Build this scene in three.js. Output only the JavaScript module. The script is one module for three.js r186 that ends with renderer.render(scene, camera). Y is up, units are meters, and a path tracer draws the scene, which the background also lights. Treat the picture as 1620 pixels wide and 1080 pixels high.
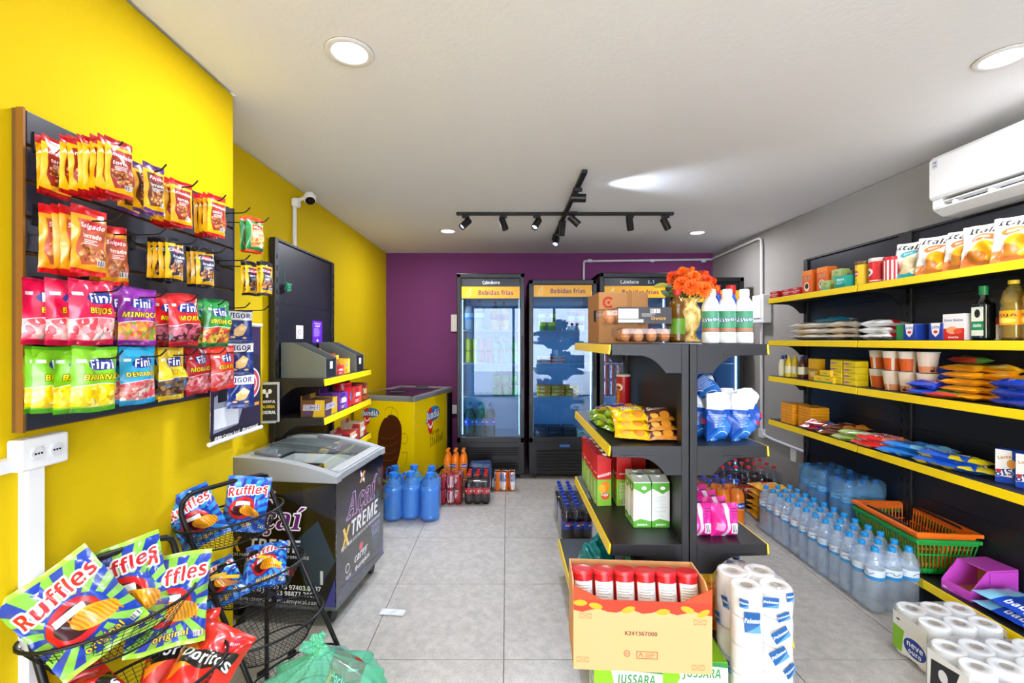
import * as THREE from 'three';
import { RoundedBoxGeometry } from 'three/addons/geometries/RoundedBoxGeometry.js';
import { mergeGeometries } from 'three/addons/utils/BufferGeometryUtils.js';
import { RectAreaLightUniformsLib } from 'three/addons/lights/RectAreaLightUniformsLib.js';
RectAreaLightUniformsLib.init();

// ---------- camera, sky, exposure ----------
const scene = new THREE.Scene();
const FOCAL = 720, VX = 802, VY = 538, EYE = 1.36;           // pixels of the 1620 x 1080 frame, metres
const camera = new THREE.PerspectiveCamera(2 * Math.atan(540 / FOCAL) * 180 / Math.PI, 1.5, 0.05, 60);
camera.position.set(0, EYE, 0);
camera.lookAt(0, EYE, -1);
camera.setViewOffset(1620, 1080, 810 - VX, 540 - VY, 1620, 1080);
const renderer = new THREE.WebGLRenderer({ antialias: true });
renderer.toneMapping = THREE.LinearToneMapping;
renderer.toneMappingExposure = 1.16;
renderer.shadowMap.enabled = true;
scene.background = new THREE.Color(0.87, 0.95, 1.12);          // bright overcast sky in front of the shop
scene.backgroundIntensity = 10.6;
const DOWNLIGHT = 400, TRACK = 9, FRIDGE_LED = 5;

// ---------- helpers ----------
function rng(seed) { let s = seed | 0; return () => { s = (s + 0x6d2b79f5) | 0; let t = Math.imul(s ^ (s >>> 15), 1 | s); t = (t + Math.imul(t ^ (t >>> 7), 61 | t)) ^ t; return ((t ^ (t >>> 14)) >>> 0) / 4294967296; }; }
const PI = Math.PI, rad = (d) => d * PI / 180;
const W = (x, y, depth) => [x, y, -depth];
const pix = (u, v, depth) => [(u - VX) / FOCAL * depth, EYE - (v - VY) / FOCAL * depth, -depth];
const depthOf = (u, x) => x * FOCAL / (u - VX);               // depth of a point whose x is known
const used = new Map();
function numbered(n) { const k = used.get(n) ?? 0; used.set(n, k + 1); return k ? n + '_' + String(k).padStart(3, '0') : n; }
function tag(o, label, category, group) { o.userData = { label, category }; if (group) o.userData.group = group; return o; }
function spot(o, p, r) { o.position.set(...p); if (r) o.rotation.set(...r); return o; }
function mesh(name, geo, mat) { const m = new THREE.Mesh(geo, mat); m.name = name; m.castShadow = m.receiveShadow = true; return m; }
function part(parent, name, geo, mat, p, r) { const m = mesh(name, geo, mat); if (p) spot(m, p, r); parent.add(m); return m; }
function thing(name, label, category, p = [0, 0, 0], r = [0, 0, 0], group) { const o = new THREE.Group(); o.name = numbered(name); tag(o, label, category, group); spot(o, p, r); scene.add(o); return o; }
function single(name, label, category, geo, mat, p = [0, 0, 0], r = [0, 0, 0], group) { const o = mesh(numbered(name), geo, mat); tag(o, label, category, group); spot(o, p, r); scene.add(o); return o; }
function structure(name, geo, mat) { const o = mesh(name, geo, mat); o.userData.kind = 'structure'; scene.add(o); return o; }
// a product of which several copies stand about: the first call builds it, the later ones clone it
function kind(name, label, category, group, build) {
  let proto = null;
  return (p, r = [0, 0, 0], lab = label, grp = group) => {
    let o;
    if (!proto) { proto = build(); o = proto; } else o = proto.clone();
    o.name = numbered(name); tag(o, lab, category, grp); spot(o, p, r); scene.add(o); return o;
  };
}
const mats = new Map();
function mat(color, roughness = 0.6, metalness = 0, extra = {}) {
  const key = JSON.stringify([color, roughness, metalness, extra]);
  if (!mats.has(key)) mats.set(key, new THREE.MeshPhysicalMaterial({ color, roughness, metalness, side: THREE.DoubleSide, ...extra }));
  return mats.get(key);
}
const pane = (color = 0xffffff, roughness = 0.02, transmission = 1, extra = {}) => mat(color, roughness, 0, { transmission, thickness: 0, ior: 1.5, ...extra });
function box(w, h, d, x = 0, y = 0, z = 0) { const g = new THREE.BoxGeometry(w, h, d); g.translate(x, y, z); return g; }
const rbCache = new Map();
function rbox(w, h, d, r = 0.003, x = 0, y = 0, z = 0) {
  const k = [w, h, d, r, x, y, z].join();
  if (!rbCache.has(k)) { const g = new RoundedBoxGeometry(w, h, d, 2, r); g.translate(x, y, z); rbCache.set(k, g); }
  return rbCache.get(k);
}
function merge(list) { return mergeGeometries(list.map((g) => { let q = g.index ? g.toNonIndexed() : g.clone(); q.clearGroups(); for (const n of Object.keys(q.attributes)) if (!['position', 'normal', 'uv'].includes(n)) q.deleteAttribute(n); return q; })); }
function tube(points, r, closed = false, seg = 24, rs = 8) { return new THREE.TubeGeometry(new THREE.CatmullRomCurve3(points.map((p) => new THREE.Vector3(...p)), closed, 'catmullrom', 0.25), seg, r, rs, closed); }
function rod(a, b, r, rs = 8) { return new THREE.TubeGeometry(new THREE.LineCurve3(new THREE.Vector3(...a), new THREE.Vector3(...b)), 1, r, rs, false); }
function lathe(pts, seg = 24) { return new THREE.LatheGeometry(pts.map(([r, y]) => new THREE.Vector2(Math.max(r, 0.0001), y)), seg); }
function cyl(r, h, y = 0, seg = 24, r2 = r) { const g = new THREE.CylinderGeometry(r2, r, h, seg); g.translate(0, y + h / 2, 0); return g; }
function extrude(pts, depth, bevel = 0.002) {
  const s = new THREE.Shape(pts.map((p) => new THREE.Vector2(...p)));
  const g = new THREE.ExtrudeGeometry(s, { depth, bevelEnabled: bevel > 0, bevelSize: bevel, bevelThickness: bevel, bevelSegments: 2, curveSegments: 8 });
  return g;
}
const turned = (g, rx, ry, rz) => { const q = g.clone(); if (rx) q.rotateX(rx); if (ry) q.rotateY(ry); if (rz) q.rotateZ(rz); return q; };
const moved = (g, x, y, z) => { const q = g.clone(); q.translate(x, y, z); return q; };

// ---------- printed artwork: many labels share a few canvases ----------
const SHEET = 2048, sheets = [];
function newSheet() { const c = document.createElement('canvas'); c.width = c.height = SHEET; const s = { c, g: c.getContext('2d'), x: 0, y: 0, row: 0, base: null }; sheets.push(s); return s; }
function art(w, h, draw) {
  let s = sheets[sheets.length - 1] ?? newSheet();
  if (s.x + w > SHEET) { s.x = 0; s.y += s.row; s.row = 0; }
  if (s.y + h > SHEET) s = newSheet();
  const x0 = s.x, y0 = s.y; s.x += w; s.row = Math.max(s.row, h);
  const g = s.g; g.save(); g.beginPath(); g.rect(x0, y0, w, h); g.clip(); g.translate(x0, y0); draw(g, w, h); g.restore();
  const a = { s, x0, y0, w, h, made: new Map() };
  a.mat = (roughness = 0.45, metalness = 0, extra = {}) => {
    const key = JSON.stringify([roughness, metalness, extra]);
    if (!a.made.has(key)) {
      if (!s.base) { s.base = new THREE.CanvasTexture(s.c); s.base.colorSpace = THREE.SRGBColorSpace; }
      const t = s.base.clone(); t.repeat.set((w - 2) / SHEET, (h - 2) / SHEET); t.offset.set((x0 + 1) / SHEET, 1 - (y0 + h - 1) / SHEET);
      a.made.set(key, new THREE.MeshPhysicalMaterial({ map: t, roughness, metalness, side: THREE.DoubleSide, ...extra }));
    }
    return a.made.get(key);
  };
  return a;
}
function txt(g, s, x, y, size, color, o = {}) {
  g.save(); g.translate(x, y); if (o.rot) g.rotate(o.rot); g.transform(o.sx ?? 1, 0, o.skew ? -o.skew : 0, 1, 0, 0);
  g.font = (o.light ? '' : 'bold ') + size + 'px ' + (o.font ?? 'sans-serif'); g.textAlign = o.align ?? 'center'; g.textBaseline = 'middle';
  if (o.stroke) { g.strokeStyle = o.stroke; g.lineWidth = o.sw ?? size * 0.2; g.lineJoin = 'round'; g.strokeText(s, 0, 0); }
  g.fillStyle = color; g.fillText(s, 0, 0); g.restore();
}
function fill(g, c, x, y, w, h) { g.fillStyle = c; g.fillRect(x, y, w, h); }
function blob(g, c, x, y, rx, ry, rot = 0) { g.fillStyle = c; g.beginPath(); g.ellipse(x, y, rx, ry, rot, 0, PI * 2); g.fill(); }
function poly(g, c, pts) { g.fillStyle = c; g.beginPath(); pts.forEach(([x, y], i) => i ? g.lineTo(x, y) : g.moveTo(x, y)); g.closePath(); g.fill(); }
function smallPrint(g, c, x, y, w, n, gap = 5, th = 2, seed = 5) { const r = rng(seed); for (let i = 0; i < n; i++) fill(g, c, x, y + i * gap, w * (0.6 + 0.4 * r()), th); }
function barcode(g, x, y, w, h, seed = 3) { fill(g, '#fff', x, y, w, h); const r = rng(seed); for (let i = 2; i < w - 3; i += 2 + Math.floor(r() * 3)) fill(g, '#111', x + i, y + 2, 1 + (r() > 0.6), h - 4); }

// grain textures (colour variation of the material itself)
function grain(size, base, spread, seed, blur = [1, 4, 16]) {
  const r = rng(seed), n = blur.map((b) => { const k = Math.max(2, Math.floor(size / b)); return { k, v: Float32Array.from({ length: k * k }, () => r() - 0.5) }; });
  const data = new Uint8Array(size * size * 4);
  for (let y = 0; y < size; y++) for (let x = 0; x < size; x++) {
    let v = 0;
    n.forEach(({ k, v: f }, q) => {
      const fx = x / size * k, fy = y / size * k, ix = Math.floor(fx), iy = Math.floor(fy), tx = fx - ix, ty = fy - iy, at = (a, b) => f[((b % k) * k) + (a % k)];
      v += ((at(ix, iy) * (1 - tx) + at(ix + 1, iy) * tx) * (1 - ty) + (at(ix, iy + 1) * (1 - tx) + at(ix + 1, iy + 1) * tx) * ty) * (q + 1);
    });
    const i = (y * size + x) * 4;
    for (let c = 0; c < 3; c++) data[i + c] = Math.max(0, Math.min(255, base[c] + v * spread));
    data[i + 3] = 255;
  }
  const t = new THREE.DataTexture(data, size, size); t.magFilter = THREE.LinearFilter; t.wrapS = t.wrapT = THREE.RepeatWrapping; t.colorSpace = THREE.SRGBColorSpace; t.needsUpdate = true; return t;
}
function grainBump(size, seed, blur) { const t = grain(size, [128, 128, 128], 60, seed, blur); t.colorSpace = THREE.NoColorSpace; return t; }

// flexible film bag: crimped at top and bottom, swollen in between, creased; centred at the origin, facing +z
const bagCache = new Map();
function bag(w, h, d, o = {}) {
  const key = JSON.stringify([w, h, d, o]);
  if (bagCache.has(key)) return bagCache.get(key);
  const { n = 14, m = 18, crimp = 0.07, seed = 1, wrinkle = 0.05, belly = 0.5, round = 0.6 } = o, r = rng(seed * 77 + 5);
  const waves = Array.from({ length: 7 }, () => [(r() - 0.5) * 9, (r() - 0.5) * 9, r() * 6.28, 0.4 + r()]);
  const pos = [], uv = [], idx = [];
  for (const side of [1, -1]) {
    const base = pos.length / 3;
    for (let j = 0; j <= m; j++) for (let i = 0; i <= n; i++) {
      const s = i / n * 2 - 1, t = j / m, tt = Math.min(1, Math.max(0, (t - crimp) / (1 - 2 * crimp)));
      const bt = Math.pow(Math.sin(PI * Math.pow(tt, Math.log(0.5) / Math.log(belly))), 0.55) || 0, a = Math.pow(1 - Math.pow(Math.abs(s), 2.6), round);
      let z = side * d / 2 * a * bt, wv = 0;
      for (const [kx, ky, ph, am] of waves) wv += am * Math.sin(kx * s * 1.6 + ky * t * 3 + ph + (side > 0 ? 0 : 2));
      z += wv * wrinkle * d * 0.35 * a * (0.25 + 0.75 * bt) * (0.5 + Math.abs(s));
      if (bt === 0) z += 0.0012 * Math.sin(i * 2.2);
      const x = s * w / 2 * (1 - 0.07 * bt * (1 - wrinkle)) + 0.006 * w * Math.sin(j * 1.7 + seed) * bt;
      pos.push(x, (t - 0.5) * h + 0.01 * h * Math.sin(s * 3 + seed) * (1 - bt), z); uv.push(side > 0 ? (s + 1) / 2 : 1 - (s + 1) / 2, t);
    }
    for (let j = 0; j < m; j++) for (let i = 0; i < n; i++) { const a = base + j * (n + 1) + i, b = a + 1, c = a + n + 1, e = c + 1; side > 0 ? idx.push(a, b, e, a, e, c) : idx.push(a, e, b, a, c, e); }
  }
  const g = new THREE.BufferGeometry(); g.setAttribute('position', new THREE.Float32BufferAttribute(pos, 3)); g.setAttribute('uv', new THREE.Float32BufferAttribute(uv, 2)); g.setIndex(idx); g.computeVertexNormals();
  bagCache.set(key, g); return g;
}
const standing = (w, h, d, o) => moved(bag(w, h, d, o), 0, h / 2, 0);
const hanging = (w, h, d, o) => moved(bag(w, h, d, o), 0, -h / 2, 0);
const lying = (w, l, d, o) => { const g = bag(w, l, d, o).clone(); g.rotateX(-PI / 2); g.translate(0, d / 2, 0); return g; };
// printed carton: one material a face [right, left, top, bottom, front, back], standing on y = 0
function carton(w, h, d, faces, r = 0.002) { return mesh('carton', rbox(w, h, d, Math.min(r, h / 3, d / 3, w / 3), 0, h / 2, 0), faces); }

// ---------- the room ----------
const CEIL = 2.385, XL1 = -1.15, XL2 = -1.42, XR = 2.42, ZB = 5.35, ZSTEP = 1.91, ZF = -2.0; // depths; ZF lies behind the camera
const wallGrain = grainBump(256, 11, [1, 2, 6]);
wallGrain.repeat.set(2, 2);
function wallMat(color, rough = 0.75) { return new THREE.MeshPhysicalMaterial({ color, roughness: rough, bumpMap: wallGrain, bumpScale: 0.0006, specularIntensity: 0.35 }); }
const yellowPaint = wallMat(new THREE.Color().setRGB(0.71, 0.50, 0.0), 0.8), purplePaint = wallMat(new THREE.Color().setRGB(0.185, 0.045, 0.15)), greyPaint = wallMat(new THREE.Color().setRGB(0.33, 0.315, 0.295)), whitePaint = wallMat(new THREE.Color().setRGB(0.91, 0.915, 0.92), 0.9);
structure('wall_left_front', box(0.3, CEIL, ZSTEP - ZF, XL1 - 0.15, CEIL / 2, -(ZSTEP + ZF) / 2), yellowPaint);
structure('wall_left', box(0.2, CEIL, ZB - ZF + 0.2, XL2 - 0.1, CEIL / 2, -(ZB + ZF) / 2), yellowPaint);
structure('wall_back', box(XR - XL2 + 0.4, CEIL, 0.2, (XR + XL2) / 2, CEIL / 2, -ZB - 0.1), purplePaint);
structure('wall_right', box(0.2, CEIL, ZB - ZF + 0.2, XR + 0.1, CEIL / 2, -(ZB + ZF) / 2), greyPaint);
structure('ceiling', box(XR - XL2 + 0.4, 0.16, ZB - ZF + 0.4, (XR + XL2) / 2, CEIL + 0.095, -(ZB + ZF) / 2), whitePaint);
// plasterboard ceiling skin that stops short of the walls: a shadow gap runs round it
{
  const g = 0.014, sk = extrude([[XL1 + g, ZF], [XR - g, ZF], [XR - g, ZB - g], [XL2 + g, ZB - g], [XL2 + g, ZSTEP], [XL1 + g, ZSTEP]], 0.016, 0);
  sk.rotateX(-PI / 2); sk.translate(0, CEIL, 0); structure('trim_1', sk, whitePaint);
}
// floor: grout bed and porcelain tiles
const floor = structure('floor', box(XR - XL2 + 0.4, 0.1, ZB - ZF + 0.4, (XR + XL2) / 2, -0.056, -(ZB + ZF) / 2), mat('#7d7972', 0.9));
const tileTex = [1, 2, 3].map((k) => grain(512, [172, 168, 161], 5, 40 + k, [1, 2, 5, 20]));
const tileMats = tileTex.map((map) => new THREE.MeshPhysicalMaterial({ map, roughness: 0.38, specularIntensity: 0.6 }));
{
  const r = rng(8), P = 0.6, g = 0.002, X0 = -0.0136, Z0 = 1.94;
  for (let i = -3; i < 5; i++) for (let j = -7; j < 6; j++) {
    const x0 = Math.max(X0 + i * P + g, XL2), x1 = Math.min(X0 + (i + 1) * P - g, XR), z0 = Math.max(Z0 + j * P + g, ZF), z1 = Math.min(Z0 + (j + 1) * P - g, ZB);
    if (x1 - x0 < 0.02 || z1 - z0 < 0.02) continue;
    const t = part(floor, 'tile', rbox(+(x1 - x0).toFixed(4), 0.008, +(z1 - z0).toFixed(4), 0.001), tileMats[Math.floor(r() * 3)], [(x0 + x1) / 2, -0.004, -(z0 + z1) / 2]);
  }
}
// shop front behind the camera: wide glazed opening to the street
const aluminium = mat('#3a3d42', 0.4, 0.6);
structure('wall_front', merge([box(0.5, CEIL, 0.16, XL1 + 0.05, CEIL / 2, -ZF + 0.08), box(0.35, CEIL, 0.16, XR - 0.1, CEIL / 2, -ZF + 0.08), box(4.2, 0.2, 0.16, 0.5, CEIL - 0.1, -ZF + 0.08)]), whitePaint);
{
  const x0 = XL1 + 0.3, x1 = XR - 0.275, h = CEIL - 0.2, f = structure('window_1', merge([box(x1 - x0, 0.06, 0.06, (x0 + x1) / 2, h - 0.03, -ZF + 0.05), box(x1 - x0, 0.05, 0.06, (x0 + x1) / 2, 0.025, -ZF + 0.05), ...[0, 1 / 3, 2 / 3, 1].map((k) => box(0.06, h, 0.06, x0 + 0.03 + k * (x1 - x0 - 0.06), h / 2, -ZF + 0.05))]), aluminium);
  for (let k = 0; k < 3; k++) part(f, 'pane', box((x1 - x0) / 3 - 0.05, h - 0.1, 0.006), pane(0xffffff, 0.01), [x0 + (k + 0.5) * (x1 - x0) / 3, h / 2, -ZF + 0.05]);
}
structure('pavement', box(16, 0.1, 9, 0.5, -0.06, -ZF + 4.6), mat('#d2cfc9', 0.9));

// recessed round downlights: four in view, two more by the door
for (const [x, d] of [[-0.56, 1.62], [1.80, 1.65], [-0.555, 4.27], [1.81, 4.33], [-0.56, -1.0], [1.8, -1.0]]) {
  const o = thing('ceiling_downlight', d < 0 ? (x < 0 ? 'round recessed LED downlight near the shop entrance on the candy side' : 'round recessed LED downlight near the shop entrance on the grey wall side') : d < 2 ? (x < 0 ? 'large round LED downlight in ceiling above yellow candy wall' : 'round LED downlight in ceiling over the air conditioner') : (x < 0 ? 'round LED downlight in ceiling in front of purple wall by yellow wall' : 'round LED downlight in ceiling in front of purple wall by grey wall'), 'light', [x, CEIL, -d]);
  part(o, 'trim_ring', lathe([[0.062, -0.004], [0.066, -0.007], [0.082, -0.006], [0.085, 0], [0.062, 0]], 40), mat('#f2f2f0', 0.5));
  part(o, 'diffuser', lathe([[0, -0.004], [0.063, -0.004], [0.063, -0.001], [0, -0.001]], 40), mat('#ffffff', 0.5, 0, { emissive: '#fff8ff', emissiveIntensity: 4 }));
  const l = new THREE.RectAreaLight('#f6f6ff', DOWNLIGHT, 0.11, 0.11); l.position.set(0, -0.008, 0); l.rotation.x = -PI / 2; o.add(l);
}

// ---------- fixed furniture ----------
const blackPaint = mat('#17171a', 0.42), blackGloss = mat('#101014', 0.22), charcoal = mat('#17171a', 0.45), railYellow = mat('#f7d400', 0.35), steel = mat('#8d9096', 0.35, 0.9), whitePlastic = mat('#eceded', 0.4), greyPlastic = mat('#a9adb1', 0.4), chrome = mat('#c8ccd2', 0.2, 1);
const darkWire = mat('#1b1b1d', 0.4, 0.4), brownCard = mat('#b98a55', 0.85), redPlastic = mat('#c4161c', 0.35), blueCap = mat('#1b6fc4', 0.35);

// slat panel with hooks on the near yellow wall
const PANX = -1.12;
{
  const o = thing('slatwall_panel', 'black slatted display panel with brown edge on yellow wall', 'display panel', [XL1, 1.145, 0]);
  const d0 = 1.056, d1 = 1.872, len = d1 - d0, mid = -(d0 + d1) / 2, h = 0.755, n = 9, p = h / n;
  part(o, 'backing', box(0.019, h, len, 0.0105, h / 2, mid), mat('#6d4a1c', 0.7));
  const slat = rbox(0.011, p - 0.008, len - 0.012, 0.0015), slatMat = mat('#2c2f3a', 0.3, 0, { clearcoat: 0.35, clearcoatRoughness: 0.25 });
  for (let i = 0; i < n; i++) part(o, 'slat', slat, slatMat, [0.0235, p * (i + 0.5), mid]);
  const edge = mat('#8a5a16', 0.6);
  part(o, 'edge_strip', box(0.017, h, 0.006, 0.0225, h / 2, -d0 + 0.001), edge);
  part(o, 'edge_strip', box(0.03, h, 0.008, 0.0155, h / 2, -d1 + 0.004), mat('#20222a', 0.5));
  const hookWire = (L) => merge([tube([[0, 0.035, 0], [0.006, 0.012, 0], [0.02, 0.002, 0], [L * 0.6, 0, 0], [L - 0.02, 0.002, 0], [L, 0.02, 0]], 0.0022, false, 20, 6), box(0.004, 0.05, 0.03, 0.001, 0.012, 0)]);
  const hk = hookWire(0.2);
  for (const [y, ds] of [[1.815, [1.09, 1.23, 1.355, 1.49, 1.63, 1.76]], [1.645, [1.09, 1.23, 1.355, 1.49, 1.63, 1.76]], [1.475, [1.09, 1.23, 1.355, 1.49, 1.63, 1.76]], [1.315, [1.09, 1.23, 1.355, 1.49, 1.63]]])
    for (const d of ds) part(o, 'hook', hk, darkWire, [PANX - XL1, y - 1.145, -d]);
}

// shelving parts
const SHELF_T = 0.028;
function bracketShape(depth, drop = 0.115) {                       // side arm of a shelf: deep at the upright, thin at the tip
  const pts = [[0, 0], [depth, 0], [depth, -0.042]];
  for (let i = 0; i <= 8; i++) { const t = i / 8; pts.push([depth * 0.62 - depth * 0.4 * t, -0.045 - (drop - 0.045) * Math.pow(t, 2.2)]); }
  pts.push([0, -drop]); return pts;
}
function addShelf(parent, len, depth, y, sign = 1, name = 'shelf', drop = 0.115) {
  // local: uprights at z' = 0, shelf projects to +x * sign, runs along z
  const s = part(parent, name, rbox(depth, SHELF_T, len - 0.006, 0.003), blackPaint, [sign * depth / 2, y - SHELF_T / 2, 0]);
  part(s, 'price_rail', turned(rbox(0.008, 0.04, len - 0.01, 0.002), 0, 0, sign * 0.12), railYellow, [sign * (depth / 2 + 0.005), -0.008, 0]);
  if (drop) for (const e of [-1, 1]) {
    const g = extrude(bracketShape(depth - 0.004, drop).map(([x, y]) => [sign * x, y]), 0.004, 0.001);
    part(s, 'bracket', g, charcoal, [-sign * depth / 2, SHELF_T / 2 - 0.001, e * (len / 2 - 0.003) - 0.002]);
    part(s, 'rib', box(depth * 0.5, 0.006, 0.006), blackPaint, [sign * depth * 0.12, -0.026, e * (len / 2 + 0.001)]);
  }
  return s;
}
function wallUnit(label, x, depthMid, face, heights, base, len = 0.92, top = 2.0) {
  const o = thing('wall_shelving', label, 'shelving', [x, 0, -depthMid]);
  for (const e of [-1, 1]) {
    const u = part(o, 'upright', rbox(0.035, top, 0.045, 0.003), charcoal, [face * 0.018, top / 2, e * (len / 2 - 0.02)]);
    for (let k = 0; k < 24; k++) part(u, 'slot', box(0.002, 0.03, 0.006), blackGloss, [face * 0.018, -top / 2 + 0.25 + k * 0.07, 0]);
  }
  const panels = 5, ph = (top - 0.1) / panels;
  for (let k = 0; k < panels; k++) part(o, 'back_panel', rbox(0.012, ph - 0.0015, len - 0.085, 0.001), mat('#161a24', 0.36), [face * 0.014, 0.1 + ph * (k + 0.5) - 0.01, 0]);
  part(o, 'top_cap', rbox(0.03, 0.015, len - 0.03, 0.002), charcoal, [face * 0.016, top - 0.004, 0]);
  for (const [y, depth] of heights) addShelf(o, len, depth, y, face);
  if (base) { addShelf(o, len, base[1], base[0], face, 'base_shelf', 0); part(o, 'kick_plate', box(0.012, base[0] - 0.03, len - 0.01), blackPaint, [face * (base[1] - 0.03), (base[0] - 0.03) / 2, 0]); }
  return o;
}
const RP = 2.395, RF = 2.085, Y1 = 1.69, Y2 = 1.36, Y3 = 1.08, Y4 = 0.737, Y5 = 0.165;   // grey-wall shelves: panel plane, front, levels
const RD = RP - RF;
for (const [d, label] of [[3.16, 'black wall shelving bay with yellow rails next to the switch box'], [2.24, 'black wall shelving bay with yellow rails under air conditioner']])
  wallUnit(label, RP, d, -1, [[Y1, RD], [Y2, RD], [Y3, RD], [Y4, RD]], [Y5, RD]);
const LP = -1.405, LY1 = 1.13, LY2 = 0.90, LY3 = 0.63, LD = 0.32;
wallUnit('tall black wall shelving with yellow rails against yellow wall', LP, 3.15, 1, [[LY1, LD], [LY2, LD], [LY3, LD]], [0.17, 0.36], 0.92, 1.97);

// free-standing double-sided gondola
const GX = 0.728, GD = 2.275, GL = 0.92, G1 = 1.345, G2 = 0.938, G3 = 0.546, G4 = 0.17, GS = 0.30, GB = 0.40;
{
  const o = thing('shelf_gondola', 'free-standing double-sided black gondola with yellow shelf rails', 'shelving', [GX, 0, -GD]);
  for (const e of [-1, 1]) for (const s of [-1, 1]) part(o, 'upright', rbox(0.03, 1.335, 0.05, 0.003), charcoal, [s * 0.0165, 0.6675 + 0.01, e * (GL / 2 - 0.025)]);
  for (let k = 0; k < 3; k++) part(o, 'back_panel', rbox(0.03, 0.385, GL - 0.1, 0.002), blackPaint, [0, 0.34 + k * 0.388, 0]);
  for (const s of [-1, 1]) {
    for (const y of [G1, G2, G3]) { const sh = addShelf(o, GL, GS - 0.02, y, s); sh.position.x += s * 0.032; }
    const b = addShelf(o, GL, GB - 0.02, G4, s, 'base_shelf', 0); b.position.x += s * 0.032;
    part(o, 'kick_plate', rbox(0.012, G4 - 0.05, GL - 0.06, 0.002), blackPaint, [s * (GB - 0.05), (G4 - 0.03) / 2 + 0.01, 0]);
    for (const e of [-1, 1]) {
      const f = part(o, 'foot', rbox(GB - 0.03, 0.11, 0.03, 0.004), charcoal, [s * (GB / 2), 0.085, e * (GL / 2 - 0.02)]);
      part(f, 'levelling_foot', cyl(0.014, 0.035, -0.085, 12), mat('#3c3c40', 0.5), [s * (GB / 2 - 0.05), 0, 0]);
      part(f, 'levelling_foot', cyl(0.014, 0.035, -0.085, 12), mat('#3c3c40', 0.5), [-s * (GB / 2 - 0.06), 0, 0]);
    }
  }
}

// ---------- upright glass-door fridges ----------
const bandArt = art(512, 96, (g, w, h) => {
  fill(g, '#fbb800', 0, 0, w, h); g.strokeStyle = '#fff4c0'; g.lineWidth = 4; g.beginPath(); g.ellipse(62, 60, 17, 24, 0.35, 0, PI * 2); g.moveTo(66, 36); g.lineTo(76, 10); g.moveTo(84, 14); g.lineTo(74, 38); g.stroke();
  txt(g, 'Bebidas frias', 300, 50, 50, '#6c1a6e');
});
const brandArt = art(512, 64, (g, w, h) => { fill(g, '#0a1420', 0, 0, w, h); g.strokeStyle = '#e8f0f6'; g.lineWidth = 5; g.beginPath(); g.arc(200, 32, 14, 0.2, 4.4); g.stroke(); blob(g, '#e8f0f6', 206, 30, 6, 4); txt(g, 'Imbera', 275, 33, 34, '#e8f0f6', { skew: 0.2, font: 'serif' }); });
const brandTempArt = art(512, 64, (g, w, h) => { fill(g, '#0a1420', 0, 0, w, h); g.strokeStyle = '#e8f0f6'; g.lineWidth = 5; g.beginPath(); g.arc(150, 32, 14, 0.2, 4.4); g.stroke(); txt(g, 'Imbera', 225, 33, 34, '#e8f0f6', { skew: 0.2, font: 'serif' }); txt(g, '2.1', 390, 32, 34, '#a8d8ff', { font: 'monospace' }); });
const sketchArt = art(256, 128, (g, w, h) => { fill(g, '#0b0d12', 0, 0, w, h); g.strokeStyle = '#c8ccd4'; g.lineWidth = 3; g.beginPath(); g.moveTo(10, 100); g.lineTo(70, 20); g.lineTo(120, 100); g.moveTo(50, 110); g.lineTo(110, 25); g.lineTo(170, 105); g.moveTo(20, 60); g.lineTo(180, 60); g.stroke(); });
const FZ = 4.44, FDEP = 0.62;
const fridges = [];
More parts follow.
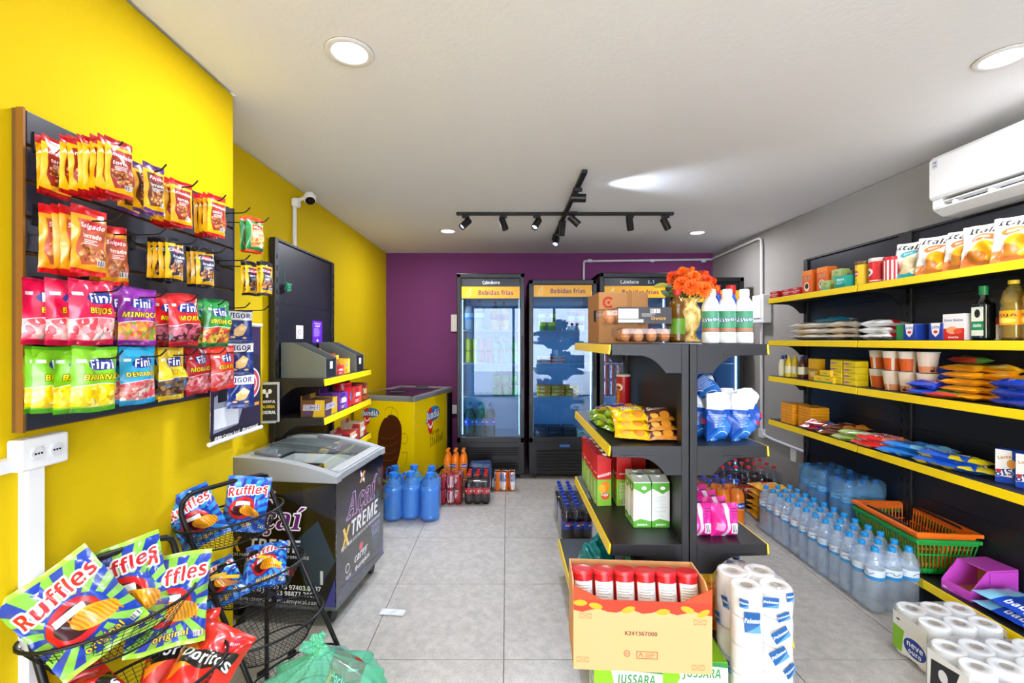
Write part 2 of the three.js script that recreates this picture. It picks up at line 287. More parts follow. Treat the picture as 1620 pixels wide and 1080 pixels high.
function fridge(label, x0, x1, top, head, grille) {
  const w = x1 - x0, h = top, o = thing('display_fridge', label, 'fridge', [(x0 + x1) / 2, 0, -FZ - FDEP / 2]);
  const t = 0.035, z1 = FDEP / 2 - 0.05, z0 = -FDEP / 2, yb = 0.38, body = mat('#0b0b0e', 0.35), liner = mat('#84abc8', 0.35);
  part(o, 'cabinet', merge([box(t, h - 0.06, z1 - z0, -w / 2 + t / 2, h / 2 + 0.03, (z0 + z1) / 2), box(t, h - 0.06, z1 - z0, w / 2 - t / 2, h / 2 + 0.03, (z0 + z1) / 2), box(w, t, z1 - z0, 0, h - t / 2, (z0 + z1) / 2), box(w, h - 0.06, t, 0, h / 2 + 0.03, z0 + t / 2), box(w, 0.04, z1 - z0, 0, yb - 0.02, (z0 + z1) / 2)]), body);
  part(o, 'liner', merge([box(0.006, h - yb - t, z1 - z0 - t, -w / 2 + t + 0.003, (h + yb - t) / 2, (z0 + z1 + t) / 2), box(0.006, h - yb - t, z1 - z0 - t, w / 2 - t - 0.003, (h + yb - t) / 2, (z0 + z1 + t) / 2), box(w - 2 * t, h - yb - t, 0.006, 0, (h + yb - t) / 2, z0 + t + 0.003), box(w - 2 * t, 0.006, z1 - z0 - t, 0, yb + 0.003, (z0 + z1 + t) / 2)]), liner);
  // door
  const fw = 0.042, dy0 = yb - 0.02, dh = h - dy0, door = part(o, 'door', merge([rbox(fw, dh, 0.045, 0.006, -w / 2 + fw / 2, dy0 + dh / 2, 0), rbox(fw, dh, 0.045, 0.006, w / 2 - fw / 2, dy0 + dh / 2, 0), rbox(w, 0.045, 0.045, 0.006, 0, h - 0.0225, 0), rbox(w, 0.055, 0.045, 0.006, 0, dy0 + 0.0275, 0)]), body, [0, 0, FDEP / 2 - 0.022]);
  part(door, 'glass', box(w - 2 * fw + 0.01, dh - 0.1, 0.005, 0, dy0 + dh / 2, 0), pane('#d4e8f8', 0.01), [0, 0, 0.004]);
  part(door, 'gasket', merge([box(0.008, dh - 0.1, 0.008, -w / 2 + fw + 0.006, dy0 + dh / 2, -0.01), box(0.008, dh - 0.1, 0.008, w / 2 - fw - 0.006, dy0 + dh / 2, -0.01)]), mat('#9aa4ac', 0.5));
  part(door, 'handle', rbox(0.018, 0.5, 0.02, 0.005), charcoal, [w / 2 - 0.02, 1.15, 0.03]);
  const iw = w - 2 * fw - 0.012; let yt = h - 0.05;
  if (head !== 'band') { part(door, 'brand_strip', box(iw, 0.075, 0.004), [0, 1, 2, 3, 4, 5].map(() => (head === 'temp' ? brandTempArt : head === 'sketch' ? sketchArt : brandArt).mat(0.25)), [0, yt - 0.0375, 0.0095]); yt -= 0.078; }
  part(door, 'sign_band', box(iw, 0.115, 0.004), [0, 1, 2, 3, 4, 5].map(() => bandArt.mat(0.35)), [0, yt - 0.0575, 0.0095]);
  // lower grille
  part(o, 'base_cover', rbox(w - 0.004, yb - 0.065, FDEP - 0.03, 0.006), body, [0, 0.045 + (yb - 0.065) / 2, -0.01]);
  if (grille === 'holes') { for (const gy of [0.12, 0.27]) for (let r = 0; r < 4; r++) part(o, 'grille_slot', box(w * 0.82, 0.012, 0.004), mat('#050506', 0.8), [0, gy + (r - 1.5) * 0.022, FDEP / 2 - 0.024]); }
  else { part(o, 'badge', box(0.1, 0.025, 0.004), mat('#2c66b4', 0.4), [0.02, 0.325, FDEP / 2 - 0.022]); for (let r = 0; r < 7; r++) for (const s of [-1, 1]) part(o, 'grille_slat', turned(rbox(w * 0.38, 0.014, 0.012, 0.002), 0.5), charcoal, [s * w * 0.2, 0.08 + r * 0.032, FDEP / 2 - 0.02]); }
  for (const sx of [-1, 1]) for (const sz of [-1, 1]) part(o, 'foot', cyl(0.018, 0.05, 0, 12), charcoal, [sx * (w / 2 - 0.06), 0, sz * (FDEP / 2 - 0.08)]);
  const levels = [0.80, 1.13, 1.46];
  const wire = [rod([-w / 2 + 0.045, 0, 0.2], [w / 2 - 0.045, 0, 0.2], 0.004, 6), rod([-w / 2 + 0.045, 0, -0.24], [w / 2 - 0.045, 0, -0.24], 0.004, 6)];
  for (let k = 0; k <= 16; k++) wire.push(rod([-w / 2 + 0.05 + k * (w - 0.1) / 16, 0.003, -0.25], [-w / 2 + 0.05 + k * (w - 0.1) / 16, 0.003, 0.21], 0.0018, 5));
  const wg = merge(wire); for (const y of levels) part(o, 'wire_shelf', wg, mat('#b9c2c8', 0.4, 0.3), [0, y - 0.005, 0]);
  // LED strips beside the door and their light
  for (const s of [-1, 1]) {
    part(o, 'led_strip', box(0.01, h - yb - 0.3, 0.012), mat('#ffffff', 0.5, 0, { emissive: '#cfe6ff', emissiveIntensity: 5 }), [s * (w / 2 - t - 0.014), (h + yb) / 2 - 0.1, z1 - 0.02]);
    const l = new THREE.RectAreaLight('#8cc4ff', FRIDGE_LED, 0.014, h - yb - 0.3); l.position.set(s * (w / 2 - t - 0.022), (h + yb) / 2 - 0.1, z1 - 0.03); l.lookAt(0, (h + yb) / 2 - 0.1, -0.12); o.add(l);
  }
  fridges.push({ x: (x0 + x1) / 2, w, levels, bottom: yb + 0.008 });
  return o;
}
fridge('tall black glass-door fridge with perforated base beside yellow chest freezer', -0.49, 0.172, 2.012, 'brand', 'holes');
fridge('shorter black glass-door fridge with slatted base and yellow Bebidas frias band', 0.215, 0.878, 1.95, 'band', 'slats');
fridge('black glass-door fridge with temperature display behind cardboard box', 0.905, 1.60, 2.018, 'temp', 'slats');
fridge('black glass-door fridge with sketched header beside grey wall', 1.64, 2.315, 1.975, 'sketch', 'slats');

// ---------- açaí chest freezer with arched sliding lid ----------
function pinwheel(g, x, y, s) { g.save(); g.translate(x, y); for (let k = 0; k < 4; k++) { g.rotate(PI / 2); g.fillStyle = k % 2 ? '#f4c63a' : '#fff'; g.strokeStyle = '#7b2a86'; g.lineWidth = s * 0.07; g.beginPath(); g.moveTo(-0.1 * s, -0.15 * s); g.quadraticCurveTo(0.3 * s, -0.75 * s, 0.75 * s, -0.35 * s); g.quadraticCurveTo(0.4 * s, -0.25 * s, 0.25 * s, 0.18 * s); g.closePath(); g.fill(); g.stroke(); } g.restore(); }
function freezerBack(g, w, h) {
  fill(g, '#0b0a10', 0, 0, w, h);
  poly(g, '#1a1230', [[0, h * 0.2], [w * 0.5, 0], [w * 0.35, h * 0.5]]); poly(g, '#16334a', [[w * 0.62, h * 0.5], [w * 0.85, h * 0.3], [w, h * 0.62], [w * 0.8, h * 0.95]]); poly(g, '#0e1a30', [[w * 0.5, h * 0.1], [w, 0], [w, h * 0.3]]); poly(g, '#3b3a8c', [[w * 0.9, h], [w, h * 0.75], [w, h]]); poly(g, '#1c1730', [[0, h], [0, h * 0.6], [w * 0.4, h]]);
  g.strokeStyle = '#33406f'; g.lineWidth = w * 0.03; g.beginPath(); g.ellipse(w * 0.3, h * 0.98, w * 0.25, h * 0.1, 0, PI, 0); g.stroke();
}
const acaiFront = art(640, 640, (g, w, h) => {
  freezerBack(g, w, h); pinwheel(g, w * 0.42, h * 0.12, 60);
  txt(g, 'Açaí', w * 0.45, h * 0.3, 150, '#6b1f74', { skew: 0.25, stroke: '#fff', sw: 12, font: 'serif' });
  txt(g, 'X', w * 0.12, h * 0.52, 110, '#f4c63a', { skew: 0.15 }); txt(g, 'TREME', w * 0.47, h * 0.52, 92, '#f2f2f2', { skew: 0.15 });
  txt(g, 'AÇAÍ PARA ATLETA DE ALTA PERFORMANCE', w * 0.42, h * 0.605, 22, '#dcdcdc');
  fill(g, '#fff', w * 0.56, h * 0.68, 26, 46); fill(g, '#d22', w * 0.6, h * 0.68, 26, 46);
  txt(g, 'carny', w * 0.3, h * 0.87, 44, '#e8e8e8', { skew: 0.3, font: 'serif' });
  g.strokeStyle = '#fff'; g.lineWidth = 4; g.beginPath(); g.arc(w * 0.42, h * 0.845, 14, 0, PI * 2); g.stroke();
  txt(g, '+55 13 97403.0707', w * 0.65, h * 0.845, 34, '#fff'); txt(g, '13 98877.2162', w * 0.66, h * 0.895, 34, '#fff'); txt(g, '@mrcarnyacai    mrcarnyacai.com', w * 0.5, h * 0.96, 28, '#e8e8e8');
  fill(g, '#c8c8c8', w * 0.87, h * 0.7, 16, 70);
});
const acaiSide = art(640, 640, (g, w, h) => {
  freezerBack(g, w, h); pinwheel(g, w * 0.5, h * 0.09, 58);
  txt(g, 'Açaí', w * 0.5, h * 0.27, 170, '#3a1244', { skew: 0.25, stroke: '#d8a8de', sw: 10, font: 'serif' });
  txt(g, 'X', w * 0.17, h * 0.5, 150, '#f4c63a', { skew: 0.15 }); txt(g, 'TREME', w * 0.56, h * 0.47, 118, '#f2f2f2', { skew: 0.15 });
  txt(g, 'AÇAÍ PARA ATLETA DE ALTA PERFORMANCE', w * 0.5, h * 0.575, 26, '#dcdcdc');
  txt(g, 'ZERO%', w * 0.8, h * 0.64, 44, '#9a8fb8', { font: 'monospace' }); txt(g, 'PURO', w * 0.8, h * 0.7, 44, '#9a8fb8', { font: 'monospace' });
  blob(g, '#e24a4a', w * 0.47, h * 0.7, 26, 22); txt(g, 'carny', w * 0.47, h * 0.76, 60, '#fff', { skew: 0.3, font: 'serif' }); txt(g, '@carnyacai', w * 0.5, h * 0.85, 36, '#fff'); g.strokeStyle = '#fff'; g.lineWidth = 5; g.beginPath(); g.arc(w * 0.2, h * 0.77, 22, 0, PI * 2); g.stroke(); txt(g, 'açaí', w * 0.22, h * 0.84, 34, '#ddd');
});
{
  const FW = 0.58, FL = 0.58, H0 = 0.09, H1 = 0.69, yaw = -rad(6.5), wrap = mat('#0b0a10', 0.16, 0, { clearcoat: 1 });
  const corner = new THREE.Vector3(-0.805, 0, -2.14), c = new THREE.Vector3(-FW / 2, 0, -FL / 2).applyAxisAngle(new THREE.Vector3(0, 1, 0), yaw).add(corner);
  const o = thing('acai_freezer', 'black glass-lidded chest freezer with purple açaí lettering', 'freezer', [c.x, 0, c.z], [0, yaw, 0]), t = 0.05, hm = (H0 + H1) / 2, hh = H1 - H0;
  part(o, 'body', merge([box(t, hh, FL, -FW / 2 + t / 2, hm, 0), box(t, hh, FL, FW / 2 - t / 2, hm, 0), box(FW - 2 * t, hh, t, 0, hm, -FL / 2 + t / 2), box(FW - 2 * t, hh, t, 0, hm, FL / 2 - t / 2), box(FW - 2 * t, 0.04, FL - 2 * t, 0, H0 + 0.02, 0)]), wrap);
  const gloss = (a) => a.mat(0.16, 0, { clearcoat: 1, clearcoatRoughness: 0.05 });
  part(o, 'front_print', box(FW - 0.004, hh - 0.01, 0.002), gloss(acaiFront), [0, hm, FL / 2 + 0.001]);
  part(o, 'side_print', turned(box(FL - 0.004, hh - 0.01, 0.002), 0, PI / 2), gloss(acaiSide), [FW / 2 + 0.001, hm, 0]);
  part(o, 'base_rim', rbox(FW + 0.008, 0.02, FL + 0.008, 0.006), mat('#5d6065', 0.4), [0, H0 + 0.005, 0]);
  part(o, 'liner', merge([box(FW - 2 * t, 0.01, FL - 2 * t, 0, 0.36, 0), box(0.006, 0.33, FL - 2 * t, -FW / 2 + t + 0.003, 0.52, 0), box(0.006, 0.33, FL - 2 * t, FW / 2 - t - 0.003, 0.52, 0), box(FW - 2 * t, 0.33, 0.006, 0, 0.52, -FL / 2 + t + 0.003), box(FW - 2 * t, 0.33, 0.006, 0, 0.52, FL / 2 - t - 0.003)]), mat('#eef0f0', 0.5));
  // arched lid: crown towards the wall, low at the aisle
  const arch = (x) => { const s = (x + FW / 2) / FW; return 0.028 + 0.075 * (1 - Math.pow(Math.max(0, s - 0.12) / 0.88, 2.2)) * (0.82 + 0.18 * Math.min(1, s / 0.12)); };
  const top = []; for (let i = 0; i <= 16; i++) { const x = -FW / 2 - 0.006 + i * (FW + 0.012) / 16; top.push([x, arch(x)]); }
  const cheek = extrude([[-FW / 2 - 0.006, 0], ...top, [FW / 2 + 0.006, 0]], 0.045, 0.003), lid = part(o, 'lid_frame', merge([moved(cheek, 0, 0, FL / 2 - 0.04), moved(cheek, 0, 0, -FL / 2 - 0.008), rbox(0.05, 0.036, FL, 0.006, FW / 2 - 0.02, 0.016, 0), rbox(0.04, 0.085, FL, 0.006, -FW / 2 + 0.02, 0.042, 0)]), mat('#94989b', 0.45), [0, H1, 0]);
  part(lid, 'aisle_rail', rbox(0.055, 0.014, FL - 0.1, 0.004), mat('#aeb2b5', 0.4), [FW / 2 - 0.028, arch(FW / 2 - 0.03) + 0.002, 0]);
  const shell = (za, zb, off) => { const g = new THREE.PlaneGeometry(FW - 0.03, zb - za, 16, 1); g.rotateX(-PI / 2); const p = g.attributes.position; for (let i = 0; i < p.count; i++) p.setY(i, arch(p.getX(i)) + off); g.translate(0, 0, (za + zb) / 2); g.computeVertexNormals(); return g; };
  part(lid, 'glass_pane', shell(-0.03, FL / 2 - 0.03, 0.001), pane('#eef6f8', 0.02)); part(lid, 'glass_pane', shell(-FL / 2 + 0.03, 0.03, -0.008), pane('#eef6f8', 0.02));
  part(lid, 'pane_edge', moved(merge(top.slice(1, -1).map(([x, y], i) => box(0.036, 0.005, 0.012, x, y, 0))), 0, 0.001, -0.03), mat('#55595d', 0.4));
  for (const [x, z] of [[-0.09, FL / 2 - 0.055], [0.0, -FL / 2 + 0.1]]) part(lid, 'handle', turned(rbox(0.13, 0.018, 0.03, 0.008), 0, 0, -0.13), mat('#5d6166', 0.35), [x, arch(x) + 0.01, z]);
  for (const sx of [-1, 1]) for (const sz of [-1, 1]) { const w = part(o, 'caster', turned(cyl(0.032, 0.022, -0.011, 16), 0, 0, PI / 2), charcoal, [sx * (FW / 2 - 0.05), 0.032, sz * (FL / 2 - 0.06)]); part(w, 'caster_fork', box(0.03, 0.04, 0.02), steel, [0, 0.045, 0]); }
  // tubs seen through the glass
  const tub = kind('ice_cream_tub', 'pale ice cream tub inside the açaí freezer', 'tub', 'tubs in the açaí freezer', () => { const q = new THREE.Group(); part(q, 'pot', cyl(0.075, 0.16, 0, 24, 0.085), mat('#e9e6dc', 0.5)); part(q, 'lid', cyl(0.088, 0.015, 0.16, 24), mat('#f3efe2', 0.5)); return q; });
  for (const [x, z] of [[-0.13, 0.13], [0.07, 0.13], [-0.13, -0.08], [0.08, -0.1]]) { const v = new THREE.Vector3(x, 0.366, z).applyAxisAngle(new THREE.Vector3(0, 1, 0), yaw); tub([c.x + v.x, v.y, c.z + v.z]); }
}
// small sign standing on the freezer
const signArt = art(192, 320, (g, w, h) => { fill(g, '#11161f', 0, 0, w, h); g.fillStyle = '#e8e8e8'; blob(g, '#e8e8e8', 70, 60, 18, 22); blob(g, '#e8e8e8', 122, 60, 18, 22); fill(g, '#e8e8e8', 84, 70, 24, 44); txt(g, 'POWERFUL', w / 2, 150, 32, '#fff', { sx: 0.95 }); txt(g, 'CALORIA', w / 2, 195, 34, '#e8d400', { skew: 0.1 }); txt(g, 'ORIGINAL', w / 2, 245, 40, '#fff', { sx: 0.85 }); });
{
  const d = 2.66, o = thing('counter_sign', 'small dark sign with grey border reading POWERFUL ORIGINAL behind açaí freezer', 'sign', pix(424, 668, d), [0, 0.25, 0]);
  part(o, 'board', rbox(0.125, 0.235, 0.012, 0.004, 0, 0.118, 0), mat('#b9bcc0', 0.4)); part(o, 'print', box(0.108, 0.21, 0.003), signArt.mat(0.35), [-0.003, 0.116, 0.007]); part(o, 'foot', rbox(0.1, 0.012, 0.07, 0.003), greyPlastic, [0, 0.006, 0]);
}

// ---------- yellow ice cream chest freezer ----------
function jundia(g, x, y, s) { blob(g, '#1f7fd0', x + s * 0.35, y - s * 0.05, s * 0.95, s * 0.42); blob(g, '#e11d26', x - s * 0.18, y + s * 0.3, s * 0.42, s * 0.75); g.strokeStyle = '#fff'; g.lineWidth = s * 0.14; g.beginPath(); g.arc(x - s * 0.15, y + s * 0.38, s * 0.3, 0.1, PI - 0.1); g.stroke(); txt(g, 'Jundiá', x + s * 0.22, y, s * 0.62, '#fff', { stroke: '#16509a', sw: s * 0.12 }); }
const yellowSide = art(640, 480, (g, w, h) => { fill(g, '#f0cf00', 0, 0, w, h); jundia(g, w * 0.42, h * 0.24, 110); g.strokeStyle = '#3b2a10'; g.lineWidth = 5; g.beginPath(); for (let k = 0; k < 7; k++) { const x = w * 0.38 + k * 34; g.moveTo(x, h * 0.56 + (k % 3) * 12); g.bezierCurveTo(x + 40, h * 0.42, x - 30, h * 0.78, x + 30, h * 0.6 - k * 3); } g.stroke(); txt(g, 'Por um', w * 0.5, h * 0.48, 40, '#3b2a10', { skew: 0.3, font: 'serif' });  });
const yellowFront = art(640, 640, (g, w, h) => {
  fill(g, '#f0cf00', 0, 0, w, h); jundia(g, w * 0.25, h * 0.16, 90); g.strokeStyle = '#c49a00'; g.lineWidth = 6;
  g.beginPath(); g.arc(w * 0.62, h * 0.2, 80, 0, PI * 2); for (let k = 0; k < 5; k++) { g.moveTo(w * 0.62, h * 0.2); g.lineTo(w * 0.62 + 80 * Math.cos(k * 1.25), h * 0.2 + 80 * Math.sin(k * 1.25)); } g.stroke();
  g.beginPath(); g.arc(w * 0.84, h * 0.45, 40, 0, PI * 2); g.moveTo(w * 0.8, h * 0.62); g.lineTo(w * 0.9, h * 0.62); g.lineTo(w * 0.86, h * 0.78); g.stroke();
  g.fillStyle = '#4a1c0e'; g.beginPath(); g.moveTo(w * 0.42, h * 0.4); g.bezierCurveTo(w * 0.5, h * 0.1, w * 0.74, h * 0.12, w * 0.8, h * 0.3); g.bezierCurveTo(w * 0.83, h * 0.6, w * 0.7, h * 0.9, w * 0.55, h * 0.98); g.bezierCurveTo(w * 0.42, h * 0.95, w * 0.38, h * 0.7, w * 0.42, h * 0.4); g.fill();
  blob(g, '#f0cf00', w * 0.45, h * 0.22, 34, 30); blob(g, '#f0cf00', w * 0.53, h * 0.17, 34, 26); g.strokeStyle = '#7a3a1a'; g.lineWidth = 7; for (let k = 0; k < 5; k++) { g.beginPath(); g.moveTo(w * 0.46, h * (0.45 + k * 0.09)); g.quadraticCurveTo(w * 0.6, h * (0.5 + k * 0.09), w * 0.74, h * (0.4 + k * 0.09)); g.stroke(); }
});
{
  const A = new THREE.Vector2(-0.8167, 4.0), B = new THREE.Vector2(-0.594, 4.86), L = A.distanceTo(B), FW = 0.6, ux = (B.x - A.x) / L, ud = (B.y - A.y) / L;
  // local x = across (towards the aisle), local z = along, near end at +z
  const yaw = -Math.atan2(ux, ud), c = [(A.x + B.x) / 2 - FW / 2 * ud, 0, -((A.y + B.y) / 2 + FW / 2 * ux)];
  const o = thing('ice_cream_freezer', 'yellow chest freezer printed with chocolate popsicle and a red and blue logo', 'freezer', c, [0, yaw, 0]), H0 = 0.09, H1 = 0.82, hm = (H0 + H1) / 2, hh = H1 - H0, t = 0.06;
  part(o, 'body', merge([box(t, hh, L, -FW / 2 + t / 2, hm, 0), box(t, hh, L, FW / 2 - t / 2, hm, 0), box(FW - 2 * t, hh, t, 0, hm, -L / 2 + t / 2), box(FW - 2 * t, hh, t, 0, hm, L / 2 - t / 2), box(FW - 2 * t, 0.04, L - 2 * t, 0, H0 + 0.02, 0)]), mat('#f0cf00', 0.3));
  part(o, 'front_print', box(FW - 0.004, hh - 0.004, 0.002), yellowFront.mat(0.3), [0, hm, L / 2 + 0.001]); part(o, 'side_print', turned(box(L - 0.004, hh - 0.004, 0.002), 0, PI / 2), yellowSide.mat(0.3), [FW / 2 + 0.001, hm, 0]);
  part(o, 'rim', merge([rbox(0.06, 0.045, L + 0.02, 0.008, FW / 2 - 0.02, 0, 0), rbox(0.06, 0.045, L + 0.02, 0.008, -FW / 2 + 0.02, 0, 0), rbox(FW, 0.045, 0.06, 0.008, 0, 0, L / 2 - 0.02), rbox(FW, 0.045, 0.06, 0.008, 0, 0, -L / 2 + 0.02)]), mat('#8f9397', 0.35, 0.3), [0, H1 + 0.02, 0]);
  part(o, 'glass_pane', rbox(FW - 0.06, 0.006, L / 2 + 0.02, 0.002), pane('#9ab0b4', 0.03), [0, H1 + 0.042, L / 4 - 0.03]); part(o, 'glass_pane', rbox(FW - 0.06, 0.006, L / 2, 0.002), pane('#9ab0b4', 0.03), [0, H1 + 0.032, -L / 4 + 0.03]);
  part(o, 'liner', box(FW - 2 * t, 0.01, L - 2 * t, 0, 0.55, 0), mat('#4a5052', 0.6));
  for (const z of [L / 4, -L / 4 - 0.1]) part(o, 'handle', turned(rbox(0.14, 0.016, 0.024, 0.006), 0, 0.2), mat('#3c4044', 0.35), [0.02, H1 + 0.052, z]);
  for (const sx of [-1, 1]) for (const sz of [-1, 1]) part(o, 'caster', turned(cyl(0.035, 0.024, -0.012, 16), 0, 0, PI / 2), charcoal, [sx * (FW / 2 - 0.06), 0.036, sz * (L / 2 - 0.08)]);
  part(o, 'base_rim', box(FW - 0.02, 0.03, L - 0.02, 0, 0.08, 0), charcoal);
  const gp = part(o, 'black_end_strip', rbox(0.012, hh - 0.02, 0.13, 0.003), blackPaint, [FW / 2 + 0.007, hm, -L / 2 + 0.07]); for (let k = 0; k < 12; k++) part(gp, 'strip_slat', box(0.004, 0.012, 0.1), charcoal, [0.007, -0.3 + k * 0.028, 0]);  // black strip with thin slats over the far end of the side face
}

// ---------- air conditioner ----------
const acSticker = art(64, 96, (g, w, h) => { fill(g, '#d8dade', 0, 0, w, h); txt(g, '10', w / 2, 30, 40, '#222'); txt(g, '24h', w / 2, 68, 26, '#222'); });
{
  const o = thing('air_conditioner', 'white split air conditioner high on the grey wall', 'air conditioner', [XR, 2.0, -1.97]);
  const prof = [[0, 0.005], [-0.1, 0], [-0.15, 0.006], [-0.196, 0.036], [-0.19, 0.042], [-0.115, 0.04], [-0.125, 0.088], [-0.208, 0.09], [-0.215, 0.1], [-0.215, 0.285], [-0.2, 0.302], [0, 0.302]];
  const sh = extrude(prof, 0.8, 0.004); sh.translate(0, 0, -0.4); part(o, 'casing', sh, whitePlastic);
  for (const e of [-1, 1]) part(o, 'end_cheek', box(0.07, 0.046, 0.045), whitePlastic, [-0.166, 0.065, e * 0.38]);
  part(o, 'air_outlet', box(0.004, 0.042, 0.71), mat('#20283a', 0.5), [-0.128, 0.065, 0]);
  const flap = part(o, 'flap', turned(rbox(0.034, 0.006, 0.7, 0.002), 0, 0, -0.2), whitePlastic, [-0.178, 0.066, 0.0]);
  for (let k = 0; k < 4; k++) part(o, 'louver', turned(box(0.035, 0.02, 0.018), 0.5), whitePlastic, [-0.172, 0.055, -0.3 + k * 0.17]);
  part(o, 'sticker', box(0.002, 0.042, 0.03), [0, 1, 2, 3, 4, 5].map(() => acSticker.mat(0.5)), [-0.2205, 0.262, -0.37]);
}

// ---------- track lights ----------
{
  const y = CEIL - 0.012, rail = mat('#121214', 0.4);
  single('track_rail', 'long black lighting track across the ceiling', 'light track', rbox(1.74, 0.022, 0.034, 0.003), rail, [0.465, y, -3.65]);
  single('track_rail', 'black lighting track running towards the purple wall', 'light track', rbox(0.034, 0.022, 1.86, 0.003), rail, [0.465, y - 0.003, -3.65]);
  const heads = [[-0.33, 3.65, [-0.9, -1, 0.6], 1, 'tilted towards yellow wall'], [-0.03, 3.65, [0.35, -1, 0.2], 0, 'second from the yellow wall end'], [0.24, 3.65, [-0.5, -0.9, 0.55], 1, 'glowing beside the track crossing'], [0.985, 3.65, [0.1, -1, 0.1], 0, 'hanging straight down on the far arm'], [1.27, 3.65, [0.45, -1, 0.1], 0, 'at the grey wall end'],
    [0.465, 3.0, [1.0, -0.05, 0.1], 1, 'turned sideways along the ceiling'], [0.465, 3.83, [-0.1, -1, 0], 0, 'just past the crossing'], [0.52, 3.55, [0.9, -0.8, -0.1], 0, 'angled out of the crossing'], [0.465, 4.3, [-0.25, -0.8, 0.6], 1, 'glowing close to the purple wall']];
  for (const [x, d, dir, lit, where] of heads) {
    const o = thing('track_spotlight', 'black cylinder spotlight on ceiling track, ' + where, 'spotlight', [x, y - 0.014, -d], [0, 0, 0], undefined);
    part(o, 'adapter', rbox(0.06, 0.022, 0.03, 0.003), rail, [0, -0.008, 0]); part(o, 'stem', cyl(0.007, 0.035, -0.045, 10), rail);
    const v = new THREE.Vector3(dir[0], dir[1], dir[2]).normalize(), q = new THREE.Quaternion().setFromUnitVectors(new THREE.Vector3(0, -1, 0), v), at = new THREE.Vector3(0, -0.062, 0);
    const can = part(o, 'lamp_housing', lathe([[0, 0.045], [0.024, 0.045], [0.0275, 0.04], [0.0275, -0.055], [0.0245, -0.055], [0.0225, -0.035], [0, -0.035]], 24), rail); can.position.copy(at); can.quaternion.copy(q);
    part(can, 'lamp_lens', cyl(0.0215, 0.004, -0.038, 20), lit ? mat('#ffffff', 0.4, 0, { emissive: '#dbe8ff', emissiveIntensity: 12 }) : mat('#55606c', 0.2));
    if (lit) { const l = new THREE.SpotLight('#dfeaff', TRACK * (d === 3.0 ? 0.3 : 1), 0, 0.6, 0.7); l.position.copy(at).addScaledVector(v, 0.06); l.target.position.copy(at).addScaledVector(v, 1); o.add(l, l.target); }
  }
}

// ---------- conduits, sockets, switch box ----------
const conduit = mat('#dedfe2', 0.45);
single('conduit', 'white conduit along the purple wall, dropping behind the fridges', 'conduit', merge([tube([[XR - 0.02, 2.305, -ZB + 0.02], [0.95, 2.285, -ZB + 0.02], [0.91, 2.28, -ZB + 0.02], [0.9, 2.25, -ZB + 0.02], [0.9, 1.7, -ZB + 0.02]], 0.0125, false, 60, 8), ...[0.97, 1.7, 2.3].map((x) => rbox(0.05, 0.034, 0.034, 0.004, x, 2.29, -ZB + 0.02))]), conduit);
single('conduit', 'white conduit running down grey wall through the switch box', 'conduit', merge([tube([[XR - 0.02, 2.31, -ZB + 0.04], [XR - 0.02, 2.33, -4.4], [XR - 0.02, 2.31, -4.31], [XR - 0.02, 2.2, -4.29], [XR - 0.02, 0.52, -4.29]], 0.0125, false, 80, 8), tube([[XR - 0.02, 0.48, -4.29], [XR - 0.02, 0.465, -4.1], [XR - 0.02, 0.46, -3.63]], 0.0125, false, 20, 8), rbox(0.03, 0.08, 0.08, 0.006, XR - 0.016, 0.485, -4.29)]), conduit);
{
  const o = thing('switch_box', 'white breaker box on grey wall next to the shelving', 'switch box', [XR, 1.52, -4.25]);
  part(o, 'housing', rbox(0.08, 0.26, 0.19, 0.008, -0.041, 0.13, 0), whitePlastic); part(o, 'cover', rbox(0.012, 0.19, 0.13, 0.004), mat('#f6f6f6', 0.3), [-0.084, 0.14, 0]);
}
{
  const o = thing('wall_socket', 'white double power socket with conduit on yellow wall below candy', 'socket', [XL1, 1.055, -1.1]);
  part(o, 'housing', rbox(0.036, 0.075, 0.115, 0.006, 0.019, 0.037, 0), whitePlastic); for (const z of [-0.022, 0.022]) { const s = part(o, 'socket_face', turned(cyl(0.017, 0.005, 0, 6), 0, 0, -PI / 2), mat('#d8dade', 0.4), [0.036, 0.037, z]); for (const k of [-1, 0, 1]) part(s, 'socket_hole', box(0.002, 0.004, 0.004), blackGloss, [0.005, 0, k * 0.007]); }
  part(o, 'conduit', merge([box(0.026, 1.05, 0.036, 0.0135, -0.525, 0.012), box(0.026, 0.03, 0.6, 0.0135, 0.02, 0.35)]), whitePlastic);
}
single('wall_socket', 'small white socket plate low on grey wall beside cola bottles', 'socket', rbox(0.012, 0.12, 0.075, 0.003), whitePlastic, [XR - 0.007, 0.4, -3.83]);
single('wall_switch', 'white switch plate on purple wall beside the fridge', 'switch', rbox(0.07, 0.2, 0.02, 0.004), mat('#e6dfd6', 0.5), [-0.62, 1.56, -ZB + 0.0115]);
single('conduit', 'thin white conduit on purple wall behind yellow freezer', 'conduit', merge([tube([[-0.58, 0.55, -ZB + 0.02], [-0.4, 0.55, -ZB + 0.02]], 0.012, false, 4, 8), rbox(0.07, 0.1, 0.03, 0.004, -0.62, 0.55, -ZB + 0.017)]), conduit);
